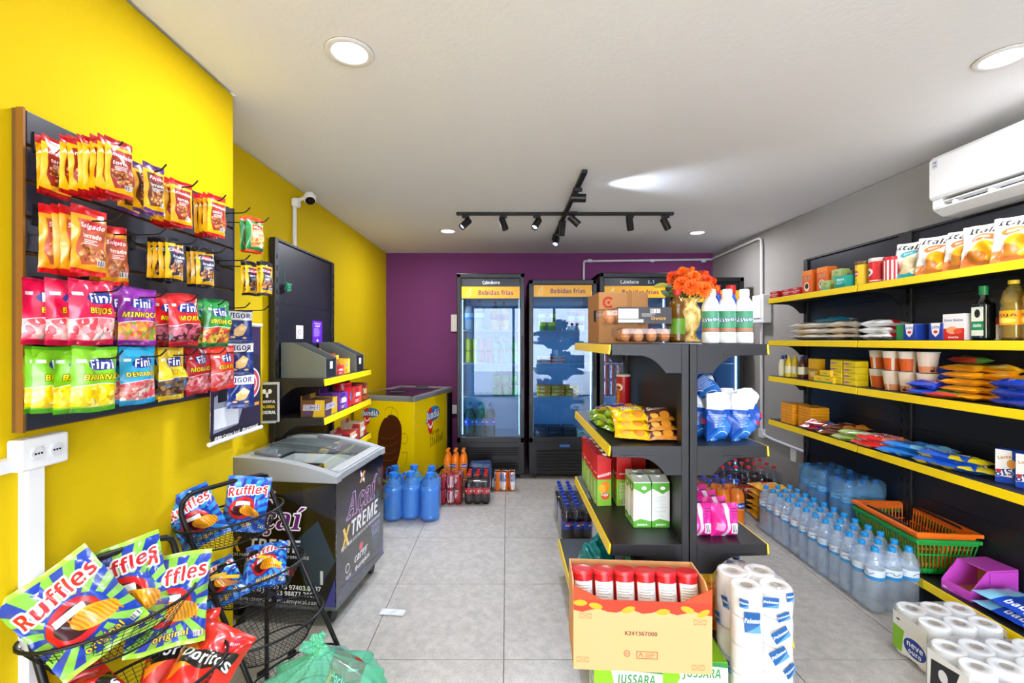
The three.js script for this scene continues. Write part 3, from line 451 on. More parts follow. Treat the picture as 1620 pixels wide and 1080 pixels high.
{
  const o = thing('security_camera', 'white swivel security camera on conduit at top of yellow wall', 'camera', [XL2, 1.98, -3.0]);
  part(o, 'conduit', cyl(0.013, 0.27, 0, 12), conduit, [0.02, 0, 0]); part(o, 'mount', rbox(0.05, 0.06, 0.05, 0.015), whitePlastic, [0.03, 0.285, 0]); part(o, 'arm', rod([0.04, 0.3, 0], [0.1, 0.325, -0.0], 0.012), whitePlastic);
  const h = part(o, 'head', turned(lathe([[0, 0.03], [0.03, 0.025], [0.04, 0], [0.036, -0.025], [0.028, -0.03], [0, -0.03]], 24), -0.5, 0, 0.35), whitePlastic, [0.12, 0.32, 0]); part(h, 'lens', turned(cyl(0.03, 0.006, -0.034, 20), -0.5, 0, 0.35), blackGloss);
}

// ---------- hanging sachets and candy bags on the hooks ----------
function sachetArt(top, body, win, name, seed) {
  return art(160, 300, (g, w, h) => {
    fill(g, body, 0, 0, w, h); fill(g, top, 0, 0, w, 40); fill(g, top, 0, h - 22, w, 22);
    const r = rng(seed); g.fillStyle = win; g.beginPath(); g.moveTo(22, 60); g.lineTo(w - 16, 56); g.lineTo(w - 12, h - 60); g.lineTo(40, h - 40); g.lineTo(18, h - 90); g.closePath(); g.fill();
    for (let k = 0; k < 46; k++) blob(g, ['#c98a4a', '#a8622c', '#e0b070', '#7c3e1c'][Math.floor(r() * 4)], 34 + r() * (w - 66), h - 130 + r() * 66, 9, 7, r() * 3);
    blob(g, '#c41420', w / 2, 84, 44, 20, -0.1); txt(g, name, w / 2, 85, 28, '#fff', { skew: 0.2 }); txt(g, 'torrado', w / 2, 128, 26, '#fff'); smallPrint(g, '#ffffff', 42, 146, 80, 3, 8, 3, seed);
    barcode(g, w - 58, h - 70, 40, 26, seed);
  });
}
const foil = (a) => a.mat(0.28, 0, { clearcoat: 0.5, clearcoatRoughness: 0.2 });
const sachetRed = sachetArt('#b50f16', '#f7b90a', '#9c2a1a', 'Amendoim', 3), sachetBrown = sachetArt('#5a2a78', '#f7b90a', '#6a3a26', 'Paçoca', 4), sachetDark = sachetArt('#1c1c22', '#f2b40c', '#2a3050', 'Crocante', 5), sachetSnackRed = sachetArt('#d3131c', '#f0a31a', '#c25a3a', 'Salgado', 6), sachetGreen = sachetArt('#e2401c', '#1f8a46', '#d8a06a', 'Mix', 7);
function hangKind(name, label, cat, group, a, w, h, d, seed) { let i = 0; const vs = [1, 2, 3].map((k) => hanging(w, h, d, { seed: seed + k, wrinkle: 0.35, belly: 0.45 })); return (p, r, lab, grp) => { const o = mesh(numbered(name), vs[i++ % 3], foil(a)); tag(o, lab ?? label, cat, grp ?? group); spot(o, p, r); scene.add(o); return o; }; }
const jr = rng(31);
const hookItem = (make, x, y, d, lab) => make([x, y + 0.008, -d], [0.0, PI / 2 - 0.12 + (jr() - 0.5) * 0.3, (jr() - 0.5) * 0.1], lab);
const sRed = hangKind('snack_sachet', 'red topped yellow snack sachet in the crowded bunch next to brown panel edge', 'snack sachet', 'red and yellow sachets on the top hook row', sachetRed, 0.075, 0.135, 0.02, 3);
for (const x of [-1.09, -1.075, -1.03, -1.012, -0.994, -0.978, -0.962, -0.945, -0.93]) hookItem(sRed, x, 1.83, 1.09);
const sPurple = hangKind('snack_sachet', 'purple topped brown snack sachet between the red bunches', 'snack sachet', 'purple topped sachets on the top hook row', sachetBrown, 0.072, 0.13, 0.018, 8);
for (const x of [-1.02, -0.985, -0.955]) hookItem(sPurple, x, 1.825, 1.23);
for (const x of [-1.035, -1.02, -1.005, -0.99, -0.97]) hookItem(sRed, x, 1.825, 1.355, 'red topped yellow snack sachet in the five-pack bunch beside purple ones');
for (const x of [-1.0, -0.985, -0.97, -0.95]) hookItem(sRed, x, 1.825, 1.49, 'red topped yellow snack sachet in the last bunch before empty hook');
const sGreen = hangKind('snack_sachet', 'green and red snack sachet hanging alone at the panel end', 'snack sachet', 'green sachets', sachetGreen, 0.085, 0.135, 0.03, 12);
for (const x of [-1.0, -0.975]) hookItem(sGreen, x, 1.825, 1.76);
const sSnack = hangKind('snack_sachet', 'larger red topped orange snack sachet on the second hook row', 'snack sachet', 'orange sachets on the second hook row', sachetSnackRed, 0.085, 0.16, 0.022, 15);
for (const x of [-1.07, -1.05, -1.03, -1.0]) hookItem(sSnack, x, 1.668, 1.09);
for (const x of [-1.09, -1.065]) hookItem(sSnack, x, 1.66, 1.23, 'red topped orange snack sachet in the narrow pair on second hook row');
const sDark = hangKind('snack_sachet', 'black topped yellow snack sachet with dark window on second row', 'snack sachet', 'black and yellow sachets on the second hook row', sachetDark, 0.075, 0.13, 0.018, 19);
for (const x of [-1.04, -1.025, -1.01, -0.99]) hookItem(sDark, x, 1.655, 1.355);
for (const x of [-1.02, -1.005, -0.99]) hookItem(sDark, x, 1.655, 1.49, 'black topped yellow snack sachet in the middle bunch of second row');
for (const x of [-1.0, -0.985, -0.945, -0.93]) hookItem(sDark, x, 1.655, 1.76, 'black topped yellow snack sachet hanging beyond the panel end below green sachets');

function candyArt(c, dark, name, candy, bits, seed) {
  return art(224, 320, (g, w, h) => {
    fill(g, c, 0, 0, w, h); fill(g, dark, 0, h * 0.93, w, h * 0.07); fill(g, dark, 0, 0, w, h * 0.05);
    g.save(); g.beginPath(); g.moveTo(0, h * 0.62); g.quadraticCurveTo(w * 0.5, h * 0.53, w, h * 0.6); g.lineTo(w, h * 0.9); g.quadraticCurveTo(w / 2, h * 0.93, 0, h * 0.9); g.closePath(); g.clip(); fill(g, candy, 0, h * 0.5, w, h * 0.45);
    const r = rng(seed); for (let k = 0; k < 60; k++) blob(g, bits[Math.floor(r() * bits.length)], r() * w, h * (0.56 + r() * 0.36), 12 + r() * 14, 7 + r() * 7, r() * 3); g.restore();
    g.strokeStyle = '#ffffff'; g.lineWidth = 3; g.beginPath(); g.moveTo(0, h * 0.62); g.quadraticCurveTo(w * 0.5, h * 0.53, w, h * 0.6); g.stroke();
    blob(g, '#1d2f86', w * 0.55, h * 0.27, w * 0.3, h * 0.095, -0.08); txt(g, 'Fini', w * 0.55, h * 0.275, 62, '#fff', { stroke: '#1d2f86', sw: 6 });
    fill(g, '#e8e8e8', 14, h * 0.2, 34, 16); txt(g, name, w * 0.55, h * 0.47, name.length > 8 ? 31 : 38, '#ffe100', { stroke: '#3a2a08', sw: 5, skew: 0.1 });
  });
}
const candies = {
  pink: [candyArt('#e8104c', '#c00a3a', 'BEIJOS', '#f2a0a4', ['#fff0ec', '#f06a72', '#f8c8c4', '#e84a58'], 2), 'hot pink gummy candy bag with strawberry kisses window', 'hot pink candy bags'],
  purple: [candyArt('#8a1e9c', '#6c1480', 'MINHOCAS', '#d8904a', ['#f4b840', '#e8603a', '#8aa83a', '#f08aa0'], 3), 'purple gummy worm candy bag with orange window', 'purple candy bags'],
  red: [candyArt('#d8131c', '#aa0a14', 'AMORAS', '#a03a44', ['#6a1a2a', '#c85060', '#3a1020', '#d8788a'], 4), 'red berry gummy candy bag with dark berry window', 'red berry candy bags'],
  green: [candyArt('#1f8a3c', '#14642a', 'URSINHOS', '#c06a3a', ['#e8923a', '#c83a34', '#e8c04a', '#7aa03a'], 5), 'dark green gummy bear candy bag', 'dark green candy bags'],
  lime: [candyArt('#7cc21e', '#4a9a14', 'BANANAS', '#f4d400', ['#ffe83a', '#f2c800', '#fff07a', '#e0b800'], 6), 'lime green candy bag with yellow banana sweets', 'lime green candy bags'],
  cyan: [candyArt('#18a0cc', '#0e86b4', 'DENTADURAS', '#e08a80', ['#fff0e4', '#e8606a', '#f4b0a8', '#d84a58'], 7), 'sky blue candy bag with pink denture sweets', 'sky blue candy bags'],
  yellow: [candyArt('#f0cc10', '#d0a808', 'COLA', '#5a4030', ['#3a2418', '#7a5a38', '#3a6aa0', '#a07848'], 8), 'yellow candy bag with dark cola sweets window', 'yellow candy bags'],
  ruby: [candyArt('#c81420', '#a00c18', 'MORANGOS', '#d8606a', ['#f0a0a4', '#c83a48', '#f4c8c8', '#e87a84'], 9), 'crimson candy bag with pink strawberry sweets on the bottom row', 'crimson candy bags'],
  coral: [candyArt('#e8341a', '#c01c10', 'GELATINA', '#d8505a', ['#f0a0a0', '#c83a40', '#f4c0b8'], 10), 'orange red candy bag at the end of the bottom row', 'orange red candy bags'],
};
const candyMake = {}; Object.entries(candies).forEach(([k, [a, l, gr]], i) => candyMake[k] = hangKind('candy_bag', l, 'candy bag', gr, a, 0.105, 0.155, 0.034, 40 + i * 5));
for (const [k, y, d, xs] of [['pink', 1.495, 1.09, [-1.1, -1.045, -0.995]], ['purple', 1.493, 1.232, [-1.055, -1.0]], ['red', 1.49, 1.355, [-1.02, -0.965]], ['green', 1.485, 1.49, [-0.995, -0.95]],
  ['lime', 1.337, 1.09, [-1.1, -1.072, -1.03, -0.985]], ['cyan', 1.334, 1.232, [-1.045, -1.0]], ['yellow', 1.33, 1.355, [-1.035, -1.0]], ['ruby', 1.33, 1.49, [-1.06, -1.015]], ['coral', 1.33, 1.63, [-1.055, -1.02]]])
  for (const x of xs) hookItem(candyMake[k], x, y, d);

// strip of cheese biscuit sachets and the roll-up banner by the wall corner
const cheeseArt = art(200, 256, (g, w, h) => { fill(g, '#14307c', 0, 0, w, h); fill(g, '#f0efe8', 0, h * 0.04, w, h * 0.26); txt(g, 'VIGOR', w / 2, h * 0.17, 52, '#14307c', { skew: 0.08 }); g.fillStyle = '#eec27a'; g.beginPath(); g.moveTo(60, 150); g.lineTo(120, 100); g.lineTo(160, 130); g.lineTo(130, 190); g.lineTo(90, 200); g.lineTo(60, 190); g.closePath(); g.fill(); blob(g, '#f6dca6', 120, 140, 20, 14); blob(g, '#eec27a', 55, 205, 18, 9); blob(g, '#eec27a', 140, 210, 16, 8); smallPrint(g, '#dfe4f4', 24, 228, 140, 3, 7, 2, 4); });
const cheese = hangKind('cheese_biscuit_sachet', 'navy blue cheese biscuit sachet hanging in a vertical strip', 'snack sachet', 'strip of navy cheese biscuit sachets', cheeseArt, 0.098, 0.132, 0.022, 90);
for (let k = 0; k < 3; k++) cheese([-1.055 + 0.004 * k, 1.478 - k * 0.126, -1.79], [0, 0.75, 0.02 * (k % 2)]);
const bannerArt = art(320, 448, (g, w, h) => {
  fill(g, '#241a38', 0, 0, w, h); poly(g, '#3a2658', [[0, 0], [w, 0], [w, h * 0.3], [0, h * 0.12]]); txt(g, '0%', w * 0.2, h * 0.13, 44, '#d8d4e4');
  poly(g, '#8a90a0', [[20, h * 0.62], [w * 0.5, h * 0.52], [w * 0.62, h * 0.72], [w * 0.5, h * 0.9], [14, h * 0.92]]); fill(g, '#d8dce2', 20, h * 0.72, w * 0.45, h * 0.17); fill(g, '#15131c', 40, h * 0.56, 70, 50);
  g.strokeStyle = '#d8404a'; g.lineWidth = 14; for (const q of [26, 50]) { g.beginPath(); g.arc(w * 0.78, h * 0.55, q, 0, PI * 2); g.stroke(); } g.strokeStyle = '#f0f0f4'; g.lineWidth = 8; for (const q of [38, 62]) { g.beginPath(); g.arc(w * 0.78, h * 0.55, q, 0, PI * 2); g.stroke(); }
  fill(g, '#e89a2a', w * 0.62, h * 0.74, w * 0.34, 14); fill(g, '#14101c', 0, h * 0.93, w, h * 0.07); txt(g, '@Mr Carny Açaí   @carnyacai', w / 2, h * 0.965, 20, '#f0f0f4');
});
{
  const o = thing('rollup_banner', 'dark purple hanging banner with white rods below candy panel', 'banner', [-1.095, 0.975, -1.85], [0, 0, 0]);
  part(o, 'sheet', turned(box(0.34, 0.45, 0.003, 0, 0.225, 0), 0, PI / 2), bannerArt.mat(0.5)); for (const y of [0, 0.45]) part(o, 'rod', turned(cyl(0.0085, 0.355, -0.1775, 12), PI / 2), whitePlastic, [0, y, 0]);
}

// ---------- wire snack racks ----------
function wireBasket(a, b, h) {                                       // oval rim, tapering mesh of real wires
  const ring = (ra, rb, y, r) => tube(Array.from({ length: 24 }, (_, k) => [ra * Math.cos(k * PI / 12), y, rb * Math.sin(k * PI / 12)]), r, true, 48, 6), gs = [];
  for (let k = 1; k < 8; k++) { const s = 1 - 0.32 * k / 8; gs.push(tube(Array.from({ length: 16 }, (_, q) => [a * s * Math.cos(q * PI / 8), -h * k / 8, b * s * Math.sin(q * PI / 8)]), 0.0009, true, 32, 4)); }
  for (let k = 0; k < 56; k++) { const t = k * PI * 2 / 56, s = 0.68; gs.push(rod([a * Math.cos(t), 0, b * Math.sin(t)], [a * s * Math.cos(t + 0.12), -h, b * s * Math.sin(t + 0.12)], 0.0009, 4)); }
  for (let k = -9; k <= 9; k++) { const x = a * 0.68 * k / 9.5, q = b * 0.68 * Math.sqrt(1 - (k / 9.5) ** 2); gs.push(rod([x, -h, -q], [x, -h, q], 0.0009, 4)); }
  return { rim: ring(a, b, 0, 0.0045), floor: ring(a * 0.68, b * 0.68, -h, 0.003), net: merge(gs) };
}
const WX = 0.50, WD = 0.866;                                          // the rack's width runs along (x, depth)
const wb = wireBasket(0.185, 0.115, 0.085), rackYaw = Math.atan2(WD, WX);
function snackRack(label, centres, top, foot) {
  const o = thing('snack_rack', label, 'rack'), off = 0.16, E = (p, s) => [p[0] + s * off * WX, p[1], -(p[2] + s * off * WD)];
  const T = [top[0], top[1] - 0.07, top[2]], apex = (s, k) => { const q = E(top, s * k); return q; };
  part(o, 'frame', tube([E(foot, -1), E([(foot[0] + T[0]) / 2, (foot[1] + T[1]) / 2, (foot[2] + T[2]) / 2], -1), E(T, -1), apex(-1, 0.8), apex(1, 0.8), E(T, 1), E([(foot[0] + T[0]) / 2, (foot[1] + T[1]) / 2, (foot[2] + T[2]) / 2], 1), E(foot, 1)], 0.0085, false, 120, 10), darkWire);
  part(o, 'rear_leg', tube([E([T[0], T[1] - 0.3, T[2]], -0.9), E([T[0] - 0.0, 0.0, T[2]], -0.9)], 0.0085, false, 12, 10), darkWire); part(o, 'rear_leg', tube([E([T[0], T[1] - 0.3, T[2]], 0.9), E([T[0] - 0.0, 0.0, T[2]], 0.9)], 0.0085, false, 12, 10), darkWire);
  for (const c of centres) {
    const b = part(o, 'basket', wb.rim, darkWire, [c[0], c[1], -c[2]], [0, rackYaw, 0]); part(b, 'wire_net', wb.net, darkWire); part(b, 'floor_ring', wb.floor, darkWire); part(b, 'clip', box(0.03, 0.02, 0.012), blackGloss, [-0.06, 0, -0.115]); part(b, 'clip', box(0.03, 0.02, 0.012), blackGloss, [0.06, 0, -0.115]);
  }
}
const R1 = [[-1.03, 0.65, 1.20], [-0.93, 0.47, 1.19], [-0.87, 0.29, 1.18]], R2 = [[-1.01, 0.72, 1.68], [-0.92, 0.525, 1.67], [-0.845, 0.335, 1.66], [-0.76, 0.15, 1.645]];
snackRack('black wire snack rack full of lime green crisp bags', R1, [-1.06, 0.785, 1.215], [-0.78, 0.009, 1.15]);
snackRack('black wire snack rack holding bright blue crisp bags', R2, [-1.035, 0.825, 1.70], [-0.66, 0.009, 1.62]);

function crispArt(light, dark, accent) {
  return art(400, 512, (g, w, h) => {
    fill(g, light, 0, 0, w, h); const cx = w * 0.5, cy = h * 0.58; for (let k = 0; k < 16; k++) { const t = k * PI / 8, q = 0.2; poly(g, dark, [[cx + 60 * Math.cos(t), cy + 60 * Math.sin(t)], [cx + 520 * Math.cos(t + q * 0.4), cy + 520 * Math.sin(t + q * 0.4)], [cx + 520 * Math.cos(t + q * 1.6), cy + 520 * Math.sin(t + q * 1.6)]]); }
    fill(g, accent, 0, 0, w, 26); fill(g, accent, 0, h - 26, w, 26);
    // open mouth with a ridged crisp
    blob(g, dark, w * 0.5, h * 0.56, 138, 116, -0.15); g.strokeStyle = '#d8161c'; g.lineWidth = 34; g.beginPath(); g.ellipse(w * 0.47, h * 0.56, 104, 84, -0.2, 0, PI * 2); g.stroke(); blob(g, '#3a0a14', w * 0.47, h * 0.56, 90, 70, -0.2); fill(g, '#ffffff', w * 0.3, h * 0.44, 130, 34);
    blob(g, '#f2a616', w * 0.64, h * 0.62, 100, 56, 0.25); g.strokeStyle = '#d07a08'; g.lineWidth = 8; for (let k = -4; k < 5; k++) { g.beginPath(); g.moveTo(w * 0.64 + k * 20 - 10, h * 0.62 - 44 + k * 4); g.lineTo(w * 0.64 + k * 20 + 12, h * 0.62 + 44 + k * 5); g.stroke(); }
    g.save(); g.translate(w * 0.5, h * 0.25); g.rotate(-0.12); txt(g, 'Ruffles', 0, 0, 108, '#e01c24', { stroke: '#ffffff', sw: 20, skew: 0.12 }); g.restore();
    txt(g, 'original', w * 0.55, h * 0.86, 48, '#ffd800', { stroke: '#1b2a88', sw: 8 }); barcode(g, w - 66, h - 70, 50, 32);
  });
}
const crispLime = crispArt('#86c64a', '#163fae', '#a8d840'), crispBlue = crispArt('#1e92e0', '#123aa8', '#1c6cd0');
const crispShape = [1, 2, 3].map((k) => standing(0.185, 0.245, 0.075, { seed: 60 + k, wrinkle: 0.6, n: 20, m: 24 })), smallShape = [1, 2, 3].map((k) => standing(0.15, 0.2, 0.055, { seed: 70 + k, wrinkle: 0.55, n: 18, m: 22 }));
const crisps = (label, group, a, shapes) => { let i = 0; return (p, r, lab) => { const o = mesh(numbered('crisp_bag'), shapes[i++ % 3], foil(a)); tag(o, lab ?? label, 'snack bag', lab ? undefined : group); spot(o, p, r); o.rotation.order = 'YXZ'; scene.add(o); return o; }; };
const limeBag = crisps('', '', crispLime, crispShape), blueBag = crisps('', '', crispBlue, smallShape);
limeBag([-0.98, 0.6, -1.125], [-0.28, 0.7, 0.55], 'lime green crisp bag in front showing big red mouth');
limeBag([-1.0, 0.57, -1.22], [-0.22, 0.7, 0.15], 'lime green crisp bag behind the front one against the wall');
limeBag([-0.95, 0.5, -1.265], [-0.35, 0.65, -0.1], 'lime green crisp bag tucked at the far side of basket');
blueBag([-1.055, 0.645, -1.61], [-0.15, 0.55, 0.4], 'bright blue crisp bag leaning out of top basket to the socket');
blueBag([-0.99, 0.645, -1.70], [-0.15, 0.3, -0.12], 'bright blue crisp bag upright in top basket facing the aisle');
const priced = [blueBag([-0.97, 0.445, -1.58], [-1.1, 0.5, 0.35], 'bright blue crisp bag lying in second basket with price sticker')];
priced.push(blueBag([-0.895, 0.455, -1.67], [-1.15, 0.4, 0.0], 'bright blue crisp bag at the back of second basket'));
for (const b of priced) for (const [x, y, rz] of [[0.0, 0.105, -0.35], [0.035, 0.075, -0.6]]) part(b, 'price_label', rbox(0.055, 0.014, 0.002, 0.0006), mat('#f2c81a', 0.5), [x, y, 0.033], [0, 0, rz]);
const nachoArt = art(320, 400, (g, w, h) => { fill(g, '#d8261a', 0, 0, w, h); poly(g, '#f08a1c', [[0, h * 0.2], [w * 0.5, h * 0.5], [w * 0.1, h * 0.75]]); poly(g, '#f4b83a', [[w * 0.4, h], [w * 0.9, h * 0.72], [w, h]]); poly(g, '#14100e', [[w * 0.08, h * 0.42], [w * 0.95, h * 0.3], [w * 0.9, h * 0.52], [w * 0.15, h * 0.6]]); txt(g, 'Doritos', w * 0.52, h * 0.45, 74, '#ffffff', { skew: 0.15 }); blob(g, '#e8304a', w * 0.75, h * 0.18, 36, 36); txt(g, 'ELMA', w * 0.75, h * 0.18, 22, '#fff'); fill(g, '#c01810', 0, 0, w, 22); });
const nacho = crisps('', '', nachoArt, [3, 4, 5].map((k) => standing(0.17, 0.22, 0.06, { seed: 80 + k, wrinkle: 0.55, n: 18, m: 22 })));
nacho([-0.95, 0.37, -1.12], [-0.95, 0.8, 0.5], 'red nacho bag leaning over the basket rim in lime crisp rack');
nacho([-0.88, 0.375, -1.2], [-0.9, 0.5, -0.6], 'red and orange nacho bag with black band in lime crisp rack');
nacho([-0.93, 0.37, -1.25], [-0.8, 0.3, 0.0], 'red nacho bag behind the others in lime crisp rack');

// knotted green carrier bag full of snacks
{
  const o = thing('plastic_bag', 'knotted translucent green plastic bag of snacks on the floor', 'bag', [-0.565, 0, -1.38]);
  const film = mat('#a4f4da', 0.12, 0, { transmission: 0.8, thickness: 0, ior: 1.4 }), n = 56, m = 30, pos = [], idx = [], uvs = [], r = rng(17), ph = Array.from({ length: 6 }, () => r() * 6.28);
  for (let j = 0; j <= m; j++) for (let i = 0; i <= n; i++) {
    const t = j / m, a = i / n * PI * 2; let R = t < 0.75 ? 0.2 * Math.pow(Math.sin(PI * (0.13 + 0.6 * t / 0.75)), 0.75) : 0.2 * Math.pow(Math.max(0, Math.sin(PI * 0.73)), 0.75) * (1 - (t - 0.75) / 0.25) ** 1.1 + 0.018;
    if (j === m) R = 0.022;
    const fold = 1 + (0.025 + 0.16 * t * t) * Math.sin(a * 11 + ph[0] + t * 2) + 0.035 * Math.sin(a * 5 + ph[1] + t * 7) + 0.03 * Math.sin(a * 3 + ph[2] - t * 9);
    R *= fold; pos.push(R * Math.cos(a) * 1.03, 0.004 + 0.41 * t + 0.012 * Math.sin(a * 4 + ph[3]) * t * (1 - t) * 3, R * Math.sin(a) * 0.95); uvs.push(i / n, t);
  }
  for (let j = 0; j < m; j++) for (let i = 0; i < n; i++) { const a = j * (n + 1) + i; idx.push(a, a + n + 1, a + n + 2, a, a + n + 2, a + 1); }
  const g = new THREE.BufferGeometry(); g.setAttribute('position', new THREE.Float32BufferAttribute(pos, 3)); g.setAttribute('uv', new THREE.Float32BufferAttribute(uvs, 2)); g.setIndex(idx); g.computeVertexNormals();
  part(o, 'film', g, film); const knot = new THREE.SphereGeometry(0.022, 16, 12); knot.scale(1.2, 0.8, 1); part(o, 'knot', knot, film, [0, 0.42, 0]);
  for (const [a, s, l] of [[0.4, 0.6, 0.06], [2.6, 0.6, 0.05], [4.4, 0.5, 0.045]]) { const e = bag(0.06 * s, l, 0.014, { seed: 5 + Math.round(a), wrinkle: 0.8 }).clone(); e.translate(0, l / 2, 0); part(o, 'handle_end', e, film, [0, 0.425, 0], [0.5 * Math.sin(a), a, 1.15 * Math.cos(a)]); }
  let k = 0; for (const [x, y, z, make, lab] of [[0.02, 0.2, -0.05, nacho, 'orange red nacho bag inside the knotted green plastic bag'], [-0.08, 0.06, 0.03, limeBag, 'lime green crisp bag inside the knotted green plastic bag'], [0.09, 0.05, 0.04, nacho, 'red nacho bag low inside the knotted green plastic bag']]) { const b = make([-0.565 + x, y, -1.38 + z], [-0.3, 0.4 * k++ - 0.3, 0.2 * (k - 2)], lab); b.scale.setScalar(0.72); }
}
// crumpled tape lying on the floor
single('tape_strip', 'crumpled strip of clear tape lying on the floor tiles', 'tape', (() => { const g = new THREE.PlaneGeometry(0.12, 0.05, 16, 6); g.rotateX(-PI / 2); const p = g.attributes.position; for (let i = 0; i < p.count; i++) p.setY(i, 0.003 + 0.0025 * Math.sin(p.getX(i) * 90) * Math.cos(p.getZ(i) * 60) + 0.002); g.computeVertexNormals(); return g; })(), mat('#eef2f4', 0.2, 0, { transmission: 0.25, thickness: 0 }), [-0.57, 0, -2.27], [0, -0.1, 0]);

// ---------- goods on the yellow-wall shelving ----------
const noticeArt = art(128, 128, (g, w, h) => { fill(g, '#e9e2da', 0, 0, w, h); g.strokeStyle = '#9a2a2a'; g.lineWidth = 5; g.beginPath(); g.arc(w / 2, 62, 20, 0, PI * 2); g.stroke(); fill(g, '#444', 28, 48, 8, 28); smallPrint(g, '#555', 10, 92, 44, 5, 6, 2); });
const purpleNotice = art(128, 256, (g, w, h) => { fill(g, '#5a12b4', 0, 0, w, h); txt(g, 'PAGUE', w / 2, 32, 26, '#f0c8ff'); txt(g, 'AQUI', w / 2, 60, 26, '#fff'); smallPrint(g, '#d8b8f4', 18, 86, 92, 10, 10, 3, 8); poly(g, '#fff', [[64, 205], [82, 236], [46, 236]]); });
single('notice', 'small white notice with red circle on black shelving panel', 'notice', turned(box(0.1, 0.09, 0.003), 0, PI / 2), noticeArt.mat(0.5), [LP + 0.023, pix(474, 525, 2.98)[1], -depthOf(474, LP + 0.023)]);
single('notice', 'purple notice with white text on black shelving panel', 'notice', turned(box(0.165, 0.16, 0.003), 0, PI / 2), purpleNotice.mat(0.5), [LP + 0.023, pix(502, 525, 3.3)[1], -depthOf(502, LP + 0.023)]);
single('ribbon_tangle', 'green ribbon tangle hanging by a thread on black panel', 'decoration', (() => { const r = rng(9), gs = [rod([0, 0.02, 0], [0.0, 0.16, 0], 0.001, 4)]; for (let k = 0; k < 9; k++) gs.push(tube(Array.from({ length: 5 }, () => [0.012 + r() * 0.02, (r() - 0.5) * 0.06, (r() - 0.5) * 0.07]), 0.0022, true, 24, 5)); return merge(gs); })(), mat('#2aa676', 0.3), [LP + 0.022, 1.69, -2.83]);
const dispenserSide = mat('#6a6e66', 0.4), dispenserFace = mat('#23262b', 0.35), tagWhite = mat('#f0f0f0', 0.5);
function dispenser(label, d) {
  const o = thing('candy_dispenser', label, 'dispenser', [LP + 0.03, LY1, -d]);
  const prof = [[0, 0], [0.27, 0], [0.27, 0.12], [0.07, 0.215], [0, 0.215]], side = extrude(prof, 0.006, 0.001);
  for (const z of [-0.088, 0.082]) part(o, 'side_panel', side, dispenserSide, [0, 0, z]);
  part(o, 'front_panel', rbox(0.008, 0.115, 0.165, 0.002), dispenserFace, [0.266, 0.058, 0]); part(o, 'tray', box(0.255, 0.006, 0.165), dispenserFace, [0.13, 0.05, 0]); part(o, 'price_tag', box(0.002, 0.045, 0.04), tagWhite, [0.2715, 0.075, 0]); part(o, 'back_panel', box(0.006, 0.21, 0.165), dispenserFace, [0.004, 0.107, 0]);
  return o;
}
dispenser('grey slant-sided candy dispenser on top yellow-railed shelf near the sign', 2.86); dispenser('grey slant-sided candy dispenser on top shelf towards the purple wall', 3.42);
const stickArt = art(96, 256, (g, w, h) => { fill(g, '#1e4fae', 0, 0, w, h); fill(g, '#f2d200', 0, 0, w, 40); txt(g, 'BOM', w / 2, 130, 34, '#fff', { rot: PI / 2 }); });
const bar = kind('candy_bar', 'blue and yellow candy bar inside slant-sided dispenser', 'candy bar', 'bars in the candy dispensers', () => mesh('candy_bar', lying(0.05, 0.15, 0.018, { seed: 4, wrinkle: 0.3, n: 8, m: 10 }), foil(stickArt)));
for (const d of [2.86, 3.42]) for (let k = 0; k < 3; k++) for (let q = 0; q < 3; q++) bar([LP + 0.14, LY1 + 0.055 + q * 0.019, -d + (k - 1) * 0.052], [0, PI / 2, 0]);
function brandBox(w, h, c, c2, name, tc, seed) { return art(w, h, (g, W_, H_) => { fill(g, c, 0, 0, W_, H_); poly(g, c2, [[W_ * 0.62, 0], [W_, 0], [W_, H_], [W_ * 0.5, H_]]); if (name) txt(g, name, W_ * 0.46, H_ * 0.45, Math.min(H_ * 0.42, W_ * 1.3 / name.length), tc, { skew: 0.12, stroke: '#fff', sw: 4 }); smallPrint(g, tc, W_ * 0.1, H_ * 0.74, W_ * 0.5, 3, 8, 3, seed); }); }
function openBox(parent, w, h, d, m, inner) { part(parent, 'front_panel', box(w, h, 0.004, 0, h / 2, d / 2), m); part(parent, 'back_panel', box(w, h * 1.25, 0.004, 0, h * 0.625, -d / 2), m); part(parent, 'side_panel', box(0.004, h, d, w / 2, h / 2, 0), inner); part(parent, 'side_panel', turned(box(d, h, 0.004, 0, h / 2, 0), 0, -PI / 2), m, [-w / 2, 0, 0]); part(parent, 'bottom_panel', box(w, 0.004, d, 0, 0.002, 0), inner); }
const barMat = (c) => mat(c, 0.3, 0, { clearcoat: 0.4 });
function displayBox(label, p, w, h, d, a, side, barColor, n = 5, rot = PI / 2) {
  const o = thing('display_box', label, 'display box', p, [0, rot, 0]); openBox(o, w, h, d, a.mat(0.45), mat(side, 0.5));
  for (let k = 0; k < n; k++) part(o, 'bar', moved(bag(w * 0.9, h * 0.9, 0.016, { seed: 3, n: 8, m: 8 }), 0, h * 0.55, 0), barMat(barColor), [0, 0, -d / 2 + (k + 0.7) * d / (n + 0.4)]);
}
const snickArt = brandBox(256, 96, '#5a3416', '#caa21a', 'SNICKERS', '#1d2f8e', 3), purpleBarArt = brandBox(192, 128, '#4a1c7a', '#7a3ab0', 'Milka', '#fff', 4), redBarArt = brandBox(160, 128, '#c01a22', '#e84a3a', 'KitKat', '#fff', 5), brownBarArt = brandBox(160, 128, '#6a2418', '#a84a20', 'Twix', '#e8c01a', 6), yellowBarArt = brandBox(128, 128, '#e8a818', '#f4c83a', 'M', '#7a3010', 7), creamBarArt = brandBox(192, 96, '#d8b890', '#c03030', 'Baton', '#fff', 8);
displayBox('brown and red chocolate display box between the two dispensers', [LP + 0.16, LY1, -3.1], 0.13, 0.14, 0.1, brownBarArt, '#6a2418', '#7a2a20');
